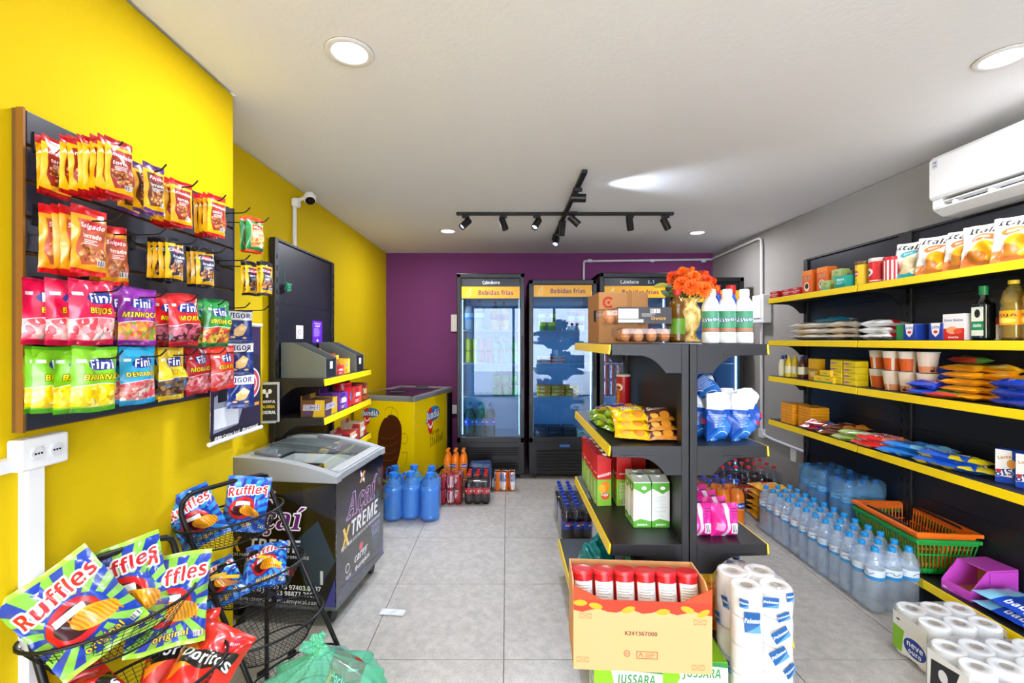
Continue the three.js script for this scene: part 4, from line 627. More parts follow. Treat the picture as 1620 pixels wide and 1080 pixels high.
displayBox('small red display box in front of the brown one', [LP + 0.26, LY1, -3.06], 0.1, 0.06, 0.06, redBarArt, '#c01a22', '#c8202a', 3);
displayBox('yellow display box beside the brown chocolate box', [LP + 0.24, LY1, -3.2], 0.11, 0.1, 0.08, yellowBarArt, '#e8a818', '#f0b820', 3);
displayBox('brown and gold chocolate bar box on second yellow-railed shelf', [LP + 0.24, LY2, -2.83], 0.2, 0.1, 0.14, snickArt, '#b8941a', '#4a2a14');
displayBox('purple chocolate display box beside the brown and gold box', [LP + 0.24, LY2, -3.06], 0.13, 0.11, 0.14, purpleBarArt, '#4a1c7a', '#5a2a90');
displayBox('red chocolate display box next to the round tin', [LP + 0.24, LY2, -3.35], 0.15, 0.12, 0.14, redBarArt, '#c01a22', '#d0242c');
displayBox('brown chocolate display box at shelf end by the purple wall', [LP + 0.24, LY2, -3.51], 0.12, 0.13, 0.14, brownBarArt, '#6a2418', '#7a2a20');
{
  const tinArt = art(256, 160, (g, w, h) => { fill(g, '#c81a2a', 0, 0, w, h); blob(g, '#3a7ac0', 90, 90, 36, 44); blob(g, '#e8e0d0', 150, 70, 26, 26); blob(g, '#3a7ac0', 210, 90, 30, 40); fill(g, '#a01020', 0, 0, w, 22); });
  const o = thing('candy_tin', 'round red and blue candy tin on second yellow-railed shelf', 'tin', [LP + 0.25, LY2, -3.2]); part(o, 'tin_body', cyl(0.058, 0.15, 0, 32), tinArt.mat(0.3)); part(o, 'lid', lathe([[0, 0.165], [0.058, 0.165], [0.061, 0.16], [0.061, 0.148], [0.058, 0.148]], 32), redPlastic);
}
displayBox('cream and red chocolate box on the lowest yellow-railed shelf', [LP + 0.23, LY3, -3.3], 0.2, 0.07, 0.14, creamBarArt, '#d8b890', '#b02028'); displayBox('cream chocolate box with red stripe at end of lowest shelf', [LP + 0.23, LY3, -3.5], 0.16, 0.1, 0.14, creamBarArt, '#d8b890', '#d8c0a0');

// ---------- bottles and cans ----------
const clearPet = pane('#f4faff', 0.03, 0.74), blueFilm = pane('#e8f4ff', 0.25, 0.8);
function bottleProfile(r, h, neck = 0.013) { return [[0, 0.004], [r * 0.75, 0], [r * 0.97, h * 0.03], [r, h * 0.07], [r * 0.96, h * 0.2], [r, h * 0.33], [r, h * 0.58], [r * 0.93, h * 0.68], [r * 0.68, h * 0.8], [r * 0.4, h * 0.88], [neck, h * 0.93], [neck, h * 0.985]]; }
function bandOf(r, y0, y1, seg = 24) { const g = new THREE.CylinderGeometry(r, r, y1 - y0, seg, 1, true); g.translate(0, (y0 + y1) / 2, 0); return g; }
function softDrink(r, h, liquid, labelMat, capMat, fillTo = 0.8) {
  const q = new THREE.Group(), prof = bottleProfile(r, h);
  const lp = prof.filter((p) => p[1] <= h * fillTo), up = [lp[lp.length - 1], ...prof.filter((p) => p[1] > h * fillTo)];
  part(q, 'bottle_neck', lathe(up, 20), pane('#f2f6fa', 0.03, 1)); part(q, 'filled_body', lathe([...lp, [0, lp[lp.length - 1][1]]], 20), liquid); part(q, 'label', bandOf(r * 1.01, h * 0.36, h * 0.57, 20), labelMat); part(q, 'cap', cyl(0.0155, h * 0.055, h * 0.955, 14), capMat); return q;
}
const cola = mat('#1a0805', 0.15), orangeDrink = mat('#ee7a08', 0.2), greenDrink = mat('#2f8a3a', 0.15), redLabel = mat('#b8121a', 0.4), capRed = mat('#c4161c', 0.4), capBlue = mat('#1430a8', 0.4);
const pepsiArt = art(256, 96, (g, w, h) => { fill(g, '#1238a8', 0, 0, w, h); for (const x of [64, 192]) { blob(g, '#d8141c', x, 42, 40, 30); blob(g, '#1a50d0', x, 56, 36, 18); fill(g, '#ffffff', x - 42, 38, 84, 14); txt(g, 'PEPSI', x, 46, 22, '#0a1430'); } });
const fantaArt = art(256, 96, (g, w, h) => { fill(g, '#f08a10', 0, 0, w, h); for (const x of [64, 192]) { blob(g, '#1a3aa8', x, 48, 46, 30); txt(g, 'fanta', x, 48, 34, '#fff'); } });
const cokeArt = art(256, 96, (g, w, h) => { fill(g, '#c0101a', 0, 0, w, h); for (const x of [64, 192]) txt(g, 'Cola', x, 48, 44, '#fff', { skew: 0.25, font: 'serif' }); });
const waterArt = art(256, 96, (g, w, h) => { fill(g, '#eef4f8', 0, 0, w, h); fill(g, '#2a9ad8', 0, h * 0.66, w, h * 0.34); for (const x of [64, 192]) { g.strokeStyle = '#16406a'; g.lineWidth = 4; g.beginPath(); g.moveTo(x - 30, 46); g.quadraticCurveTo(x - 4, 10, x + 4, 40); g.quadraticCurveTo(x + 10, 60, x + 32, 26); g.stroke(); } smallPrint(g, '#7a98b0', 104, 16, 40, 5, 9, 3); });
const guaranaArt = art(256, 96, (g, w, h) => { fill(g, '#0e6a30', 0, 0, w, h); for (const x of [64, 192]) { blob(g, '#d8141c', x, 48, 30, 26); txt(g, 'GUARANÁ', x, 80, 20, '#fff'); } });
// shrink-film wrapped pack: things in a grid and the film round them
function shrinkWrap(w, h, d, label, p, r = [0, 0, 0], film = pane('#f8fbff', 0.04, 1)) {
  const g = new RoundedBoxGeometry(w, h, d, 4, Math.min(0.035, h / 3)), q = g.attributes.position, n = rng(5), ph = [n() * 6, n() * 6]; for (let i = 0; i < q.count; i++) { const x = q.getX(i), y = q.getY(i), z = q.getZ(i); q.setXYZ(i, x * (1 + 0.012 * Math.sin(y * 60 + z * 40 + ph[0])), y + 0.004 * Math.sin(x * 70 + z * 50 + ph[1]), z * (1 + 0.012 * Math.sin(y * 50 + x * 40))); } g.computeVertexNormals(); g.translate(0, h / 2 + 0.001, 0);
  return single('shrink_film', label, 'plastic film', g, film, p, r);
}
// still-water bottles in wrapped six-packs along the foot of the grey-wall shelving
const waterBottle = kind('water_bottle', 'clear water bottle with blue cap in the long row on the floor', 'water bottle', 'row of water bottles on the floor', () => {
  const q = new THREE.Group(), r = 0.0415, h = 0.315, prof = [[0, 0.003], [r * 0.8, 0], [r, 0.015]]; for (let k = 0; k < 6; k++) prof.push([r, 0.03 + k * 0.022], [r * 0.91, 0.041 + k * 0.022]); prof.push([r, 0.17], [r, 0.235], [r * 0.86, 0.258], [r * 0.55, 0.283], [0.014, 0.297], [0.014, h - 0.008]);
  part(q, 'bottle_body', lathe(prof, 20), clearPet); part(q, 'label', bandOf(r * 1.012, 0.165, 0.215, 20), waterArt.mat(0.45)); part(q, 'cap', lathe([[0, 0.32], [0.015, 0.32], [0.0165, 0.317], [0.0165, 0.298], [0.0155, 0.296]], 16), mat('#1e8fd6', 0.35)); return q;
});
{
  const P = 0.0855, x0 = 1.855, z0 = 2.295;
  for (let j = 0; j < 12; j++) for (let i = 0; i < 3; i++) waterBottle([x0 + i * P + (Math.floor(j / 2) % 2) * 0.004, 0, -(z0 + j * P + Math.floor(j / 2) * 0.006)], [0, (i * 7 + j * 5) % 6, 0]);
  for (let k = 0; k < 6; k++) shrinkWrap(0.268, 0.282, 0.178, 'clear shrink film round a six-pack of water bottles on the floor', [x0 + P + (k % 2) * 0.004, 0, -(z0 + P / 2 + k * (2 * P + 0.006))]).userData.group = 'films round the floor water packs';
  for (const [d, n, lab] of [[3.16, 3, 'water bottle in a wrapped pack on base shelf by shelving corner'], [2.9, 2, 'water bottle in a wrapped pack on base shelf behind the basket']]) {
    for (let j = 0; j < n; j++) for (let i = 0; i < 3; i++) waterBottle([2.145 + i * P, Y5 + 0.001, -(d + (j - (n - 1) / 2) * P)], [0, i + j, 0], lab, lab + 's');
    shrinkWrap(0.268, 0.318, n * P + 0.006, d > 3 ? 'blue tinted film over water pack on base shelf by corner' : 'blue tinted film over water pack behind the green basket', [2.145 + P, Y5 + 0.001, -d], [0, 0, 0], pane('#a8d8f4', 0.15, 0.85));
  }
}
// blue five-litre jugs
const jug = kind('water_jug', 'large blue five-litre water jug standing by yellow freezer', 'water jug', 'blue water jugs', () => {
  const q = new THREE.Group(), r = 0.078, prof = [[0, 0.004], [r * 0.85, 0], [r, 0.02]]; for (let k = 0; k < 7; k++) prof.push([r, 0.035 + k * 0.026], [r * 0.9, 0.048 + k * 0.026]); prof.push([r, 0.225], [r * 0.9, 0.26], [r * 0.55, 0.295], [0.026, 0.312], [0.026, 0.325]);
  part(q, 'jug_body', lathe(prof, 24), pane('#a8e4ff', 0.04, 0.86)); part(q, 'water', lathe([[0, 0.006], [r * 0.82, 0.006], [r * 0.87, 0.03], [r * 0.87, 0.22], [r * 0.8, 0.24], [0, 0.242]], 24), mat('#2aaef6', 0.1, 0, { transmission: 0.5, thickness: 0 })); part(q, 'cap', cyl(0.03, 0.03, 0.322, 18), mat('#1478d8', 0.35)); part(q, 'handle', tube([[0.02, 0.3, 0], [0.055, 0.34, 0], [0.075, 0.3, 0], [0.07, 0.26, 0]], 0.007, false, 16, 8), mat('#0a60d0', 0.3)); return q;
});
for (const [u, d] of [[622, 3.47], [650, 3.5], [680, 3.47], [625, 3.66], [655, 3.68], [683, 3.65]]) jug([(u - VX) / FOCAL * d, 0, -d], [0, u, 0]);
// cans
function canBody(r, h) { return lathe([[0, 0.003], [r * 0.75, 0], [r * 0.8, 0.004], [r, 0.012], [r, h - 0.014], [r * 0.84, h - 0.003], [r * 0.82, h], [0, h - 0.003]], 20); }
function can(r, h, m) { const q = new THREE.Group(); part(q, 'can_body', canBody(r, h), m); part(q, 'can_lid', cyl(r * 0.8, 0.003, h - 0.003, 18), chrome); return q; }
const redCanArt = art(192, 128, (g, w, h) => { fill(g, '#b8101a', 0, 0, w, h); blob(g, '#e8e0d8', 48, 50, 24, 16); txt(g, 'Cola', 48, 52, 22, '#b8101a', { skew: 0.2 }); txt(g, 'Cola', 144, 60, 34, '#fff', { skew: 0.2, font: 'serif' }); }), orangeCanArt = art(192, 128, (g, w, h) => { fill(g, '#f07818', 0, 0, w, h); for (const x of [48, 144]) { blob(g, '#fff', x, 56, 30, 22); txt(g, 'fanta', x, 56, 24, '#1a3aa8'); } });
const redCan = kind('drink_can', 'red soft drink can in the wrapped pack on the floor', 'drink can', 'red cans on the floor', () => can(0.031, 0.122, redCanArt.mat(0.25, 0.4)));
for (let l = 0; l < 2; l++) for (let i = 0; i < 3; i++) for (let j = 0; j < 3; j++) redCan([-0.535 + i * 0.064, 0.001 + l * 0.124, -(3.79 + j * 0.064)], [0, i * 2 + j, 0]);
shrinkWrap(0.202, 0.252, 0.202, 'clear film round the red can pack on the floor', [-0.471, 0, -3.854]);
const orangeCan = kind('drink_can', 'orange soft drink can in the low pack by the fridge base', 'drink can', 'orange cans by the fridge', () => can(0.031, 0.17, orangeCanArt.mat(0.25, 0.4)));
for (let i = 0; i < 3; i++) for (let j = 0; j < 2; j++) orangeCan([-0.085 + i * 0.065, 0, -(4.13 + j * 0.065)], [0, i + j, 0]);
const colaSmall = kind('cola_bottle', 'small cola bottle in the wrapped pack beside red cans', 'soda bottle', 'small cola bottles on the floor', () => softDrink(0.034, 0.24, cola, cokeArt.mat(0.4), capRed));
for (let i = 0; i < 3; i++) for (let j = 0; j < 3; j++) colaSmall([-0.318 + i * 0.07, 0, -(3.8 + j * 0.07)], [0, i * 3 + j, 0]);
shrinkWrap(0.22, 0.215, 0.22, 'clear film round the small cola bottle pack', [-0.248, 0, -3.87]);
const orangeSmall = kind('orange_soda_bottle', 'small orange soda bottle behind the red can pack', 'soda bottle', 'small orange soda bottles', () => softDrink(0.034, 0.25, orangeDrink, fantaArt.mat(0.4), mat('#f08a10', 0.4), 0.9));
for (let i = 0; i < 3; i++) for (let j = 0; j < 2; j++) orangeSmall([-0.535 + i * 0.07, 0.12, -(4.1 + j * 0.07)], [0, i, 0]);
single('drinks_tray', 'flat cardboard tray under the orange soda bottles', 'tray', rbox(0.24, 0.118, 0.17, 0.004, 0, 0.06, 0), brownCard, [-0.465, 0, -4.135]);
const blueCan = kind('drink_can', 'dark blue drink can in the pack behind cola bottles', 'drink can', 'dark blue cans on the floor', () => can(0.031, 0.122, mat('#16306a', 0.25, 0.4)));
for (let l = 0; l < 2; l++) for (let i = 0; i < 3; i++) for (let j = 0; j < 2; j++) blueCan([-0.305 + i * 0.066, 0.001 + l * 0.124, -(4.12 + j * 0.066)]);
shrinkWrap(0.208, 0.252, 0.145, 'blue film round the dark blue can pack', [-0.239, 0, -4.153], [0, 0, 0], pane('#7aa4e0', 0.15, 0.85));
// blue-label cola at the far end of the gondola
const pepsi = kind('cola_bottle', 'cola bottle with blue label in packs behind the gondola', 'soda bottle', 'blue label cola bottles behind the gondola', () => softDrink(0.0335, 0.255, cola, pepsiArt.mat(0.4), capBlue, 0.72));
for (let j = 0; j < 8; j++) for (let i = 0; i < 3; i++) pepsi([0.405 + i * 0.068, 0, -(3.075 + j * 0.069)], [0, 2.2 + i * 0.3, 0]);
for (const d of [3.18, 3.455]) shrinkWrap(0.215, 0.222, 0.278, d < 3.3 ? 'clear film round the near blue label cola pack' : 'clear film round the rear blue label cola pack', [0.473, 0, -d]);
// big cola and orange soda behind the gondola on the grey-wall side
const colaBig = kind('cola_bottle', 'two-litre cola bottle with red cap stacked near the grey wall', 'soda bottle', 'two-litre cola bottles by the grey wall', () => softDrink(0.05, 0.33, cola, cokeArt.mat(0.4), capRed, 0.66));
for (let j = 0; j < 4; j++) for (let i = 0; i < 6; i++) colaBig([1.66 + i * 0.104, 0, -(3.72 + j * 0.104)], [0, i + j, 0]);
for (const x of [1.764, 2.076]) shrinkWrap(0.318, 0.3, 0.42, x < 2 ? 'clear film round cola pack nearer the gondola' : 'clear film round cola pack against grey wall', [x, 0, -3.876]);
const orangeBig = kind('orange_soda_bottle', 'two-litre orange soda bottle with blue cap behind the gondola', 'soda bottle', 'two-litre orange soda bottles', () => softDrink(0.05, 0.33, orangeDrink, fantaArt.mat(0.4), capBlue, 0.85));
for (let j = 0; j < 2; j++) for (let i = 0; i < 3; i++) orangeBig([1.49 + i * 0.104, 0, -(3.36 + j * 0.104)], [0, i, 0]);
shrinkWrap(0.318, 0.31, 0.215, 'clear film round the orange soda pack', [1.594, 0, -3.412]);
const yellowPackArt = art(192, 128, (g, w, h) => { fill(g, '#f4b010', 0, 0, w, h); blob(g, '#e0561a', 96, 60, 50, 24); txt(g, 'Cracker', 96, 62, 30, '#fff', { skew: 0.15 }); smallPrint(g, '#8a4a08', 20, 96, 120, 3); });
const crackerBag = kind('cracker_pack', 'yellow cracker pack lying in the pile beside cola bottles', 'snack pack', 'yellow cracker packs on the floor', () => mesh('cracker_pack', lying(0.24, 0.18, 0.045, { seed: 21, wrinkle: 0.3 }), foil(yellowPackArt)));
for (let l = 0; l < 6; l++) crackerBag([2.0 + (l % 2) * 0.01, l * 0.043, -3.5], [0, 0.1 * (l % 3) - 0.1, 0]);

// ---------- what the fridges hold ----------
const [f1, f2, f3, f4] = fridges, fz = (k) => -(FZ + 0.13 + k);
const greenBottle = kind('soda_bottle', 'green soda bottle inside the fridge beside the yellow freezer', 'soda bottle', 'green bottles in the first fridge', () => softDrink(0.04, 0.26, greenDrink, guaranaArt.mat(0.4), mat('#1a7a30', 0.4), 0.85));
for (let i = 0; i < 3; i++) for (let j = 0; j < 2; j++) { greenBottle([f1.x + 0.06 + i * 0.085, 1.13, fz(j * 0.09)]); greenBottle([f1.x + 0.06 + i * 0.085, 0.8, fz(j * 0.09)]); }
const darkBottle = kind('soda_bottle', 'dark green two-litre bottle at bottom of the first fridge', 'soda bottle', 'dark bottles at the fridge bottom', () => softDrink(0.05, 0.33, mat('#0a3a30', 0.2), pepsiArt.mat(0.4), capBlue, 0.85));
for (let i = 0; i < 3; i++) for (let j = 0; j < 2; j++) darkBottle([f1.x - 0.22 + i * 0.105, f1.bottom, fz(0.02 + j * 0.11)]);
const tallClear = kind('soda_bottle', 'two-litre clear soda bottle on the top fridge shelf', 'soda bottle', 'clear bottles on the top fridge shelf', () => softDrink(0.048, 0.3, mat('#dfe8ec', 0.2, 0, { transmission: 0.6, thickness: 0 }), waterArt.mat(0.4), capBlue, 0.85));
for (let i = 0; i < 2; i++) tallClear([f1.x - 0.22 + i * 0.1, 1.46, fz(0.02)]);
const yellowBottle = kind('soda_bottle', 'yellow orange soda bottle on the top fridge shelf', 'soda bottle', 'orange bottles on the top fridge shelf', () => softDrink(0.045, 0.28, mat('#f0a020', 0.2), redLabel, capRed, 0.85));
for (let i = 0; i < 2; i++) yellowBottle([f1.x + 0.04 + i * 0.095, 1.46, fz(0.02)]);
const f1can = [['yellow and green', '#c8c020'], ['red', '#b8202a'], ['orange', '#e87820']];
f1can.forEach(([n, c], q) => { const mk = kind('drink_can', n + ' can stacked on the middle shelf of the first fridge', 'drink can', n + ' cans in the first fridge', () => can(0.031, 0.122, mat(c, 0.25, 0.4))); for (let i = 0; i < 2; i++) for (let l = 0; l < (q < 2 ? 2 : 1); l++) mk([f1.x - 0.225 + q * 0.135 * (q ? 1 : 0) + i * 0.066, 1.13 + l * 0.123, fz(0.01)]); });
const yogurtArt = art(128, 96, (g, w, h) => { fill(g, '#f2e04a', 0, 0, w, h); fill(g, '#5aa83a', 0, 58, w, 20); txt(g, 'Frutas', 64, 36, 26, '#c02a2a'); }), milkArt2 = art(128, 96, (g, w, h) => { fill(g, '#eef0ee', 0, 0, w, h); fill(g, '#c83a3a', 0, 40, w, 18); });
const yogurt = kind('yogurt_cup', 'yellow yogurt cup on top shelf of the slatted-base fridge', 'yogurt cup', 'yellow yogurt cups', () => mesh('yogurt_cup', lathe([[0, 0.002], [0.034, 0], [0.042, 0.075], [0.044, 0.08], [0, 0.081]], 20), yogurtArt.mat(0.4)));
for (let i = 0; i < 2; i++) for (let l = 0; l < 2; l++) yogurt([f2.x - 0.19 + i * 0.092, 1.46 + l * 0.083, fz(0)]);
const whiteCup = kind('yogurt_cup', 'white and red yogurt cup on top shelf of the slatted-base fridge', 'yogurt cup', 'white yogurt cups', () => mesh('yogurt_cup', lathe([[0, 0.002], [0.034, 0], [0.042, 0.085], [0.044, 0.09], [0, 0.091]], 20), milkArt2.mat(0.4)));
for (let i = 0; i < 2; i++) for (let l = 0; l < 2; l++) whiteCup([f2.x + 0.1 + i * 0.092, 1.46 + l * 0.094, fz(0)]);
const hamArt = art(128, 64, (g, w, h) => { fill(g, '#e8e4e0', 0, 0, w, h); fill(g, '#d84a2a', 0, 16, w, 34); txt(g, 'Frios', 64, 34, 24, '#fff'); }), yellowTrayArt = art(128, 64, (g, w, h) => { fill(g, '#f0b020', 0, 0, w, h); blob(g, '#f4dc9a', 44, 32, 22, 16); blob(g, '#c85a1a', 92, 32, 20, 14); });
const tray = (label, gr, a) => kind('food_tray', label, 'food tray', gr, () => mesh('food_tray', rbox(0.13, 0.035, 0.16, 0.008, 0, 0.018, 0), a.mat(0.35)));
const hamTray = tray('red and white cold cut tray on fridge shelf', 'cold cut trays', hamArt), cheeseTray = tray('yellow packaged food tray in the fridge', 'yellow food trays', yellowTrayArt), darkTray = tray('dark meat tray at the fridge bottom', 'dark meat trays', art(128, 64, (g, w, h) => { fill(g, '#2a2a2c', 0, 0, w, h); blob(g, '#3c3638', 50, 32, 30, 18); }));
for (let i = 0; i < 2; i++) for (let l = 0; l < 2; l++) hamTray([f2.x - 0.17 + i * 0.14, 1.13 + l * 0.036, fz(0.04)]);
for (let i = 0; i < 3; i++) for (let l = 0; l < 3; l++) cheeseTray([f2.x - 0.18 + i * 0.14, 0.8 + l * 0.036, fz(0.04)], [0, 0.05 * l, 0]);
for (let i = 0; i < 3; i++) for (let l = 0; l < 3; l++) darkTray([f2.x - 0.2 + i * 0.14, f2.bottom + l * 0.036, fz(0.04)]);
const saladTray = tray('pale green salad tray at the fridge bottom', 'salad trays', art(128, 64, (g, w, h) => { fill(g, '#d8dcc8', 0, 0, w, h); blob(g, '#8aa86a', 50, 32, 26, 16); blob(g, '#e8e4d0', 88, 30, 22, 16); }));
for (let l = 0; l < 2; l++) saladTray([f2.x + 0.215, f2.bottom + l * 0.036, fz(0.02)]);
const f3can = kind('drink_can', 'white and red can in the fridge behind the gondola', 'drink can', 'cans in the third fridge', () => can(0.031, 0.16, redCanArt.mat(0.25, 0.4)));
for (const y of [0.8, 1.13]) for (let i = 0; i < 5; i++) for (let l = 0; l < 2; l++) f3can([f3.x - 0.26 + i * 0.068, y + l * 0.162, fz(0.01)]);
const f4bot = kind('soda_bottle', 'red topped cola bottle in the fridge beside grey wall', 'soda bottle', 'cola bottles in the fourth fridge', () => softDrink(0.04, 0.25, cola, cokeArt.mat(0.4), capRed));
for (const y of [0.8, 1.13]) for (let i = 0; i < 5; i++) f4bot([f4.x - 0.24 + i * 0.085, y, fz(0.05)]);

// ---------- gondola, top level ----------
const Z = (d) => -d;
{ // open cardboard box with handle hole
  const o = thing('cardboard_box', 'brown cardboard box with red C logo on gondola top', 'box', [0.6, G1, Z(2.5)]), w = 0.25, h = 0.262, d = 0.3;
  const cArt = art(256, 256, (g, W_, H_) => { fill(g, '#bd8a58', 0, 0, W_, H_); fill(g, '#b07c4a', 148, 0, 26, 120); g.strokeStyle = '#c8382a'; g.lineWidth = 12; g.beginPath(); g.arc(50, 52, 24, 0.7, 5.6); g.stroke(); blob(g, '#c8382a', 52, 52, 8, 8); });
  part(o, 'front_panel', box(w, h, 0.005, 0, h / 2, d / 2), cArt.mat(0.85)); part(o, 'back_panel', box(w, h, 0.005, 0, h / 2, -d / 2), brownCard); part(o, 'side_panel', box(0.005, h, d, w / 2, h / 2, 0), brownCard); const s = part(o, 'side_panel', box(0.005, h, d, -w / 2, h / 2, 0), mat('#a5713c', 0.85)); part(s, 'hand_hole', rbox(0.004, 0.06, 0.07, 0.0018), mat('#120c08', 0.9), [-w / 2 - 0.002, h * 0.55, 0.06]); part(o, 'bottom_panel', box(w, 0.005, d, 0, 0.003, 0), brownCard); part(o, 'top_flap', box(w, 0.004, d * 0.5, 0, h - 0.002, d * 0.25), brownCard); part(o, 'top_flap', box(w, 0.004, d * 0.5, 0, h - 0.002, -d * 0.25), brownCard);
}
const eggShape = lathe(Array.from({ length: 13 }, (_, k) => { const t = k / 12 * PI; return [0.0215 * Math.sin(t) * (1 - 0.12 * Math.cos(t + PI)), 0.029 - 0.029 * Math.cos(t)]; }), 20);
const eggLabel = art(320, 160, (g, w, h) => { fill(g, '#2c2a2c', 0, 0, w, h); fill(g, '#f0f0ee', 0, 14, 120, 96); smallPrint(g, '#777', 8, 24, 100, 9, 9, 2); fill(g, '#f0f0ee', 0, 118, 150, 30); barcode(g, 190, 16, 60, 40); txt(g, 'OVOS', 240, 110, 34, '#e8a02a'); smallPrint(g, '#bbb', 140, 60, 90, 4, 9, 3); });
function eggCarton(label, p, r, cols, rows, withLabel) {
  const o = thing('egg_carton', label, 'egg carton', p, r), pw = 0.054, w = cols * pw + 0.012, d = rows * pw + 0.012, film = pane('#ffffff', 0.03, 1);
  for (let i = 0; i < cols; i++) for (let j = 0; j < rows; j++) part(o, 'egg', eggShape, mat(['#c98550', '#bf7a48', '#d2915c'][(i + j * 2) % 3], 0.5), [(i - (cols - 1) / 2) * pw, 0.008, (j - (rows - 1) / 2) * pw]);
  const cup = lathe([[0.012, 0.001], [0.022, 0.006], [0.0255, 0.03]], 16); for (let i = 0; i < cols; i++) for (let j = 0; j < rows; j++) part(o, 'cup', cup, film, [(i - (cols - 1) / 2) * pw, 0, (j - (rows - 1) / 2) * pw]);
  part(o, 'rim', rbox(w, 0.003, d, 0.0012), film, [0, 0.031, 0]); part(o, 'lid', moved(new RoundedBoxGeometry(w - 0.008, 0.042, d - 0.008, 3, 0.012), 0, 0.052, 0), film);
  if (withLabel) { part(o, 'sleeve', merge([box(w * 0.78, 0.0015, d, 0, 0.0745, 0)]), mat('#2c2a2c', 0.5), [w * 0.1, 0, 0]); part(o, 'sleeve_print', box(w * 0.78, 0.066, 0.0015), eggLabel.mat(0.45), [w * 0.1, 0.041, d / 2 + 0.001]); }
  return o;
}
eggCarton('clear carton of brown eggs on the gondola top', [0.572, G1, Z(1.945)], [0, 0, 0], 4, 3, false);
eggCarton('clear egg carton with dark printed sleeve stacked on another', [0.533, G1 + 0.075, Z(1.945)], [0, 0.03, 0], 5, 3, true);
{ // amber oil bottle
  const o = thing('oil_bottle', 'amber oil bottle with green label between eggs and vase', 'bottle', [0.722, G1 + 0.006, Z(1.93)]); part(o, 'bottle_body', lathe([[0, 0], [0.03, 0], [0.032, 0.01], [0.032, 0.1], [0.022, 0.13], [0.03, 0.15], [0.03, 0.17], [0.014, 0.19], [0.013, 0.205]], 24), mat('#8a5a14', 0.1, 0, { transmission: 0.5, thickness: 0 })); part(o, 'label', bandOf(0.0326, 0.035, 0.1), mat('#5a8a1e', 0.4)); part(o, 'cap', cyl(0.016, 0.02, 0.2, 16), capRed);
}
{ // gilt vase
  const o = thing('vase', 'gold marbled vase on the gondola end', 'vase', [0.806, G1 + 0.006, Z(2.0)]);
  const marble = grain(256, [226, 188, 112], 40, 77, [3, 9, 24]); part(o, 'vase_body', lathe([[0, 0.002], [0.044, 0], [0.045, 0.006], [0.03, 0.02], [0.022, 0.038], [0.024, 0.046], [0.036, 0.07], [0.046, 0.11], [0.044, 0.14], [0.03, 0.163], [0.026, 0.172], [0.034, 0.186], [0.041, 0.192], [0.038, 0.192], [0.024, 0.174], [0.0, 0.17]], 40), new THREE.MeshPhysicalMaterial({ map: marble, roughness: 0.25, metalness: 0.1, side: THREE.DoubleSide }));
}
{ // artificial flowers
  const o = thing('flower_bouquet', 'orange artificial flowers with green leaves in gold vase', 'flowers', [0.806, G1 + 0.18, Z(2.0)]), r = rng(44);
  const petal = (len, wd, lift) => { const g = new THREE.PlaneGeometry(wd, len, 2, 4); const p = g.attributes.position; for (let i = 0; i < p.count; i++) { const t = (p.getY(i) + len / 2) / len, x = p.getX(i) * Math.sin(PI * Math.min(1, 0.18 + t * 0.8)) * 1.1; p.setXYZ(i, x, lift * Math.sin(t * 1.9) + 0.3 * Math.abs(x), t * len); } g.computeVertexNormals(); return g; };
  const head = []; for (let ring = 0; ring < 4; ring++) { const n = 18 - ring * 3; for (let k = 0; k < n; k++) { const g = petal(0.044 - ring * 0.008, 0.014, 0.003 + ring * 0.008); g.rotateX(-ring * 0.2); g.rotateY(k / n * PI * 2 + ring * 0.3); g.translate(0, ring * 0.003, 0); head.push(g); } }
  const bloom = merge(head), shades = ['#f8640c', '#ff7a12', '#f2540a', '#ff8a1e'], stems = [];
  const heads = [[-0.05, 0.075, 0.03], [0.0, 0.10, 0.03], [0.045, 0.085, 0.03], [0.075, 0.05, 0.02], [-0.02, 0.06, 0.055], [0.03, 0.05, 0.06], [-0.065, 0.105, -0.01], [0.01, 0.12, -0.02], [0.055, 0.11, -0.02], [-0.03, 0.12, 0.0], [0.085, 0.085, -0.02]];
  heads.forEach(([x, y, z], i) => { const v = new THREE.Vector3(x, y * 0.5, z + 0.03).normalize(), b = part(o, 'blossom', bloom, mat(shades[i % 4], 0.65), [x, y, z]); b.quaternion.setFromUnitVectors(new THREE.Vector3(0, 1, 0), v); stems.push(tube([[0, -0.08, 0], [x * 0.3, 0, z * 0.3], [x, y, z]], 0.0018, false, 8, 5)); });
  part(o, 'stems', merge(stems), mat('#4a7a2a', 0.6));
  const leaf = petal(0.06, 0.022, 0.012), lm = ['#8a9a2a', '#5f7f34', '#a8a03a', '#7a8a70'];
  for (let k = 0; k < 34; k++) { const l = part(o, 'leaf', leaf, mat(lm[k % 4], 0.6)); const a = r() * 6.28, q = 0.015 + r() * 0.05; l.position.set(q * Math.cos(a) + (k % 3 ? 0 : -0.06), 0.015 + r() * 0.07, q * Math.sin(a) * 0.8 + 0.01); l.rotation.set(-0.3 - r() * 0.8, a + 1.57, (r() - 0.5) * 0.8); }
}
const bleachArt = art(256, 192, (g, w, h) => { fill(g, '#4a9a76', 0, 0, w, h); fill(g, '#d8705a', 0, h - 34, w, 24); for (const x of [64, 192]) { txt(g, 'Kiboa', x + 30, 80, 40, '#fff', { stroke: '#1a3a8a', sw: 7, rot: -0.2 }); smallPrint(g, '#cfe8d8', x - 60, 20, 56, 14, 9, 3, x); } });
